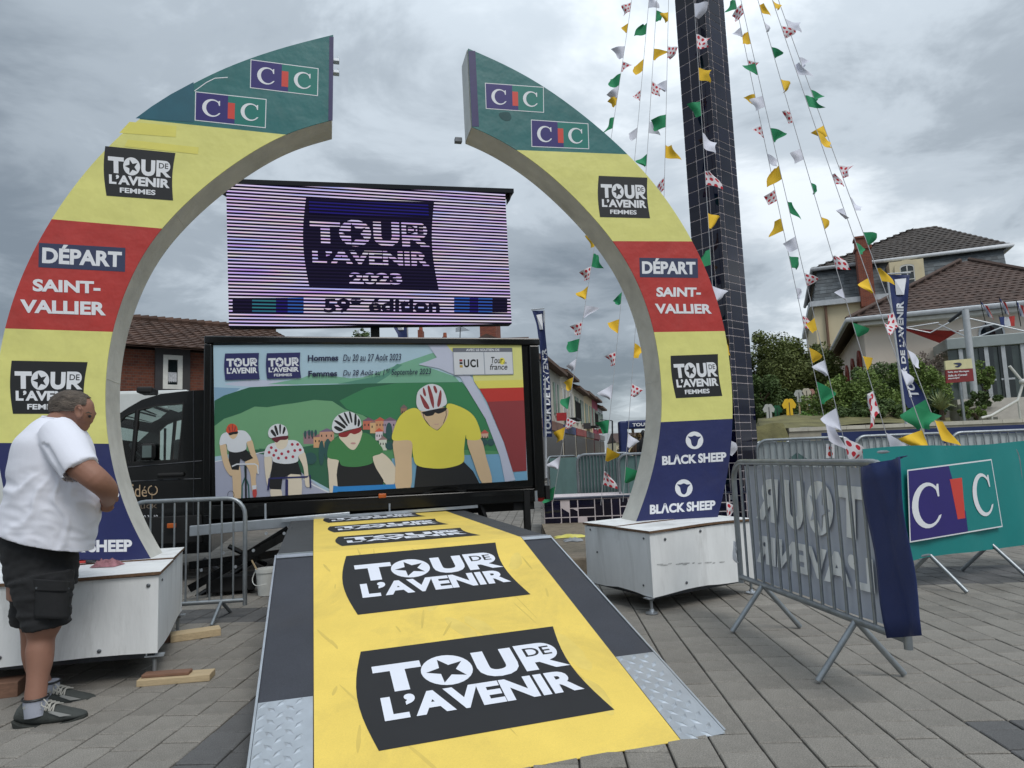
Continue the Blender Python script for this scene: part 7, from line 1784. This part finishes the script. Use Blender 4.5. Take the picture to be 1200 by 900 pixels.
# collar band
mb = MB(); cs_ = [((54.5, 487.5), (80.5, 491.5))]; l, r_ = mp(54.5, 488, 0), mp(81.5, 491.5, 0); c = (l + r_) / 2; a = (r_ - l) / 2
mb.tube([c + a * cos(t) * 1.0 + V(0, .082 * sin(t), .004 * sin(t)) for t in [2 * pi * i / 28 for i in range(28)]], .0055, 6, closed=True); mb.build('collar', m_shirt, man, smooth=True)
# shorts
b = MB()
loft(b, pairs([((14, 610), (84, 630), .12, .03), ((6, 626), (86, 642), .165, .03), ((10, 648), (86, 656), .172, .04), ((13, 668), (85, 672), .172, .04), ((16, 684), (83, 686), .16, .05)], 4), 28)
limb(b, [(49, 676, 33, .13, -.04), (51, 695, 30, .118, -.05), (52.5, 712, 27.0, .110, -.055), (54.2, 729, 24.2, .102, -.06), (54.8, 734.5, 23.8, .100, -.06)], 5, 24)
limb(b, [(44, 678, 30, .12, .12), (42, 700, 26, .118, .14), (40, 718, 23.5, .11, .155), (39, 729, 22.5, .108, .16)], 5, 24)
def wr2(p_, n_):
    x, y = to_px(p_); k = max(0, min(1, (y - 650) / 40)); return .006 * mnoise.noise(V(x * .06, y * .11, p_.y * 4)) + k * .007 * mnoise.noise(V(x * .05 + y * .09, y * .2, 6)) + .004 * mnoise.noise(V(x * .15, y * .15, 2))
sh = remesh(b, 'cargo_shorts', m_short, man, .009, 4, disp=wr2)
def on_near(x, y, off): 
    # point on the near leg of the shorts seen at photo point x,y
    return mp(x, y, -.06 - .101 * sqrt(max(0.02, 1 - ((x - 54) / 27.5) ** 2)) - off)
def patch(q, name, m, off=.004, th=.007, n=8):
    mb = MB(); vs = []
    for j in range(n + 1):
        for i in range(n + 1):
            u, v = i / n, j / n; x = (q[0][0] * (1 - u) + q[1][0] * u) * (1 - v) + (q[3][0] * (1 - u) + q[2][0] * u) * v; y = (q[0][1] * (1 - u) + q[1][1] * u) * (1 - v) + (q[3][1] * (1 - u) + q[2][1] * u) * v
            vs.append(on_near(x, y, off + .002 * mnoise.noise(V(x * .2, y * .2, 9))))
    mb.add(vs, [(j * (n + 1) + i, j * (n + 1) + i + 1, (j + 1) * (n + 1) + i + 1, (j + 1) * (n + 1) + i) for j in range(n) for i in range(n)])
    o = mb.build(name, m, sh, smooth=True, angle=180); s_ = o.modifiers.new('t', 'SOLIDIFY'); s_.thickness = th; s_.offset = 0; return o
patch(((40, 678.5), (81.5, 681), (81.5, 693.5), (39, 692)), 'pocket_flap', m_short, .014); patch(((41, 690), (80, 692), (79, 726), (41, 724)), 'cargo_pocket', m_short, .007, .012)
for x, y in ((43, 689), (80, 690)):
    mb = MB(); mb.lathe(on_near(x, y, .016), [(.006, 0), (.006, .003)], 10, axis=V(0, -1, 0)); mb.build('snap_button', m_bolt, sh)
# socks and trainers
def trainer(dy, dx, dyp, sc, lab):
    """profile of the near shoe shifted to its place"""
    S_ = lambda x, y: (60 + (x - 60) * sc + dx, 852 + (y - 852) * sc + dyp)
    up = [(20, 836, 844, .030), (24, 826, 846, .038), (31, 819.5, 848, .043), (40, 819, 849, .044), (49, 821.5, 848.5, .045), (60, 823.5, 847.5, .047), (70, 827, 846, .050), (80, 829.5, 844, .050), (90, 831.5, 841.5, .044), (98, 833.5, 839, .030), (101.5, 835, 838, .012)]
    b = MB(); secs = []
    for x, t_, bt, hw_ in up:
        T_, B_ = mp(*S_(x, t_), dy + (x - 40) * .0010), mp(*S_(x, bt), dy + (x - 40) * .0010); secs.append(((T_ + B_) / 2, (T_ - B_) / 2, V(0, hw_, 0)))
    loft(b, secs, 16); o = remesh(b, 'trainer', m_shoe, man, .0055, 4, disp=lambda p_, n_: .0015 * mnoise.noise(p_ * 60))
    b = MB(); top = []; bot = []
    pr_ = [(18, 842), (30, 846), (45, 847.5), (60, 846.5), (75, 844), (90, 840.5), (101, 836.5)]; pb_ = [(20, 851), (30, 853.5), (45, 852.5), (60, 851), (75, 848.5), (90, 845), (101.5, 840)]
    w_ = [.030, .043, .042, .044, .052, .047, .014]; secs = []
    for (x, t_), (xb, bt), hw_ in zip(pr_, pb_, w_):
        T_, B_ = mp(*S_(x, t_), dy + (x - 40) * .0010), mp(*S_(xb, bt), dy + (x - 40) * .0010); secs.append((T_, B_, hw_))
    i0 = 0
    for s_ in (1, -1):
        pass
    n_ = len(secs); vs = []
    for T_, B_, hw_ in secs: vs += [T_ + V(0, hw_ + .004, 0), T_ - V(0, hw_ + .004, 0), B_ - V(0, hw_, 0), B_ + V(0, hw_, 0)]
    fs = [(0, 1, 2, 3), (4 * n_ - 1, 4 * n_ - 2, 4 * n_ - 3, 4 * n_ - 4)]
    for i in range(n_ - 1):
        for k in range(4): fs.append((4 * i + k, 4 * i + (k + 1) % 4, 4 * i + 4 + (k + 1) % 4, 4 * i + 4 + k))
    b.add(vs, fs); b.build('sole', m_sole, o, bevel=.004)
    mb = MB()
    for k in range(5):
        x0 = 48 + k * 4.6; T_ = mp(*S_(x0, 821.2 + k * 1.1), dy + (x0 - 40) * .001); mb.tube(catmull([T_ - V(.004, .046, .018), T_ + V(.0, -.012, .006), T_ + V(.012, .03, -.004)], 4), .0035, 5)
        mb.tube(catmull([T_ - V(-.012, .046, .020), T_ + V(.0, -.012, .007), T_ + V(-.008, .03, -.004)], 4), .0035, 5)
    T_ = mp(*S_(50, 820), dy)
    for s_ in (-1, 1): mb.tube(catmull([T_, T_ + V(.03 * s_ + .01, -.045, .012), T_ + V(.05 * s_ + .02, -.052, -.022), T_ + V(.03 * s_, -.05, -.01), T_], 4), .003, 5)
    mb.build('laces', mat('grey_laces', (168, 166, 158), .9), o, kind='stuff')
    mb = MB()
    for pts in ([(56, 835), (60, 833), (84, 838), (70, 840)], [(26, 830), (32, 824), (34, 826), (29, 832)]):
        MB().add([mp(*S_(x, y), dy + (x - 40) * .001 - (.0485 if x > 50 else .0435)) for x, y in pts], [(0, 1, 2, 3)]).build('grey_flash', mat('grey_flash', (150, 152, 150), .6), o)
    return o
trainer(-.115, 0, 0, 1.0, 'near'); trainer(.19, 13, -20, .93, 'far')
m_sock = mat('grey_sock', (160, 164, 176), .95, var=.05, bump=.2, bscale=200)
mb = MB(); 
for x, y, dy, nm in ((41.5, 826, -.12, 0), (57, 807, .20, 1)):
    mb = MB(); limb(mb, [(x, y - 9, 11.6, .051, dy), (x, y - 3, 11.3, .052, dy), (x + .5, y + 5, 11.8, .052, dy), (x + 1, y + 12, 12, .05, dy)], 3, 16); k_ = mb.build('sock', m_sock, man, smooth=True)
    mb = MB(); c = mp(x, y - 8.5, dy); mb.tube([c + V(11.9 * PXM * cos(t), .053 * sin(t), 0) for t in [2 * pi * i / 20 for i in range(20)]], .006, 5, closed=True); mb.build('sock_band', m_black, k_, smooth=True)
# the little tool he holds
tl = root('hand_tool', mp(121, 583, .085), 'small dark tool with red grips held in the man\'s hands', 'tool')
MB().tube([mp(116, 588, .09), mp(123, 579, .085), mp(127, 574, .08)], [.008, .007, .005], 8).build('shaft', m_dsteel, tl, smooth=True); MB().tube([mp(113, 592, .095), mp(118, 585.5, .09)], .011, 8).build('grip', m_red, tl, smooth=True)

# person far down the street
def standing(px, ytop, Y, h, m1, m2, label):
    top = AT(px, ytop, Y); base = V(top.x, Y, top.z - h); r = root('person', base, label, 'person'); b = MB(); P = lambda x, z, y=0.: base + V(x * h, y * h, z * h)
    secs = lambda L: [(P(x, z, y), V(a * h, 0, 0), V(0, d * h, 0)) for x, z, a, d, y in L]
    loft(b, secs([(0, .46, .09, .06, 0), (0, .56, .085, .06, 0), (0, .68, .095, .065, 0), (0, .78, .11, .06, 0), (0, .82, .08, .05, 0), (0, .85, .03, .03, 0), (0, .88, .03, .03, 0), (0, .91, .042, .05, 0), (0, .96, .042, .05, 0), (0, 1., .015, .02, 0)]), 14)
    for s_ in (-1, 1):
        loft(b, secs([(s_ * .10, .80, .032, .032, 0), (s_ * .125, .66, .027, .027, 0), (s_ * .125, .53, .022, .022, .03), (s_ * .10, .44, .018, .02, .05)]), 10); loft(b, secs([(s_ * .045, .50, .05, .055, 0), (s_ * .05, .28, .035, .037, 0), (s_ * .05, .05, .022, .025, 0), (s_ * .05, .02, .026, .05, -.02), (s_ * .05, .0, .026, .055, -.02)]), 10)
    remesh(b, 'body', m1, r, h * .012, 2); b = MB(); loft(b, secs([(0, .93, .046, .054, .005), (0, .97, .046, .054, .005), (0, 1.01, .02, .03, 0)]), 12); b.build('hair', m_black, r, smooth=True); return r
standing(753.5, 504.5, 24, 1.75, mat('black_clothing', (30, 30, 34), .9, var=.2), None, 'person in black down the street, beside the right arch leg')
standing(746, 513, 34, 1.62, mat('brown_clothing', (84, 66, 52), .9, var=.3), None, 'small figure in brown beyond the person in black')
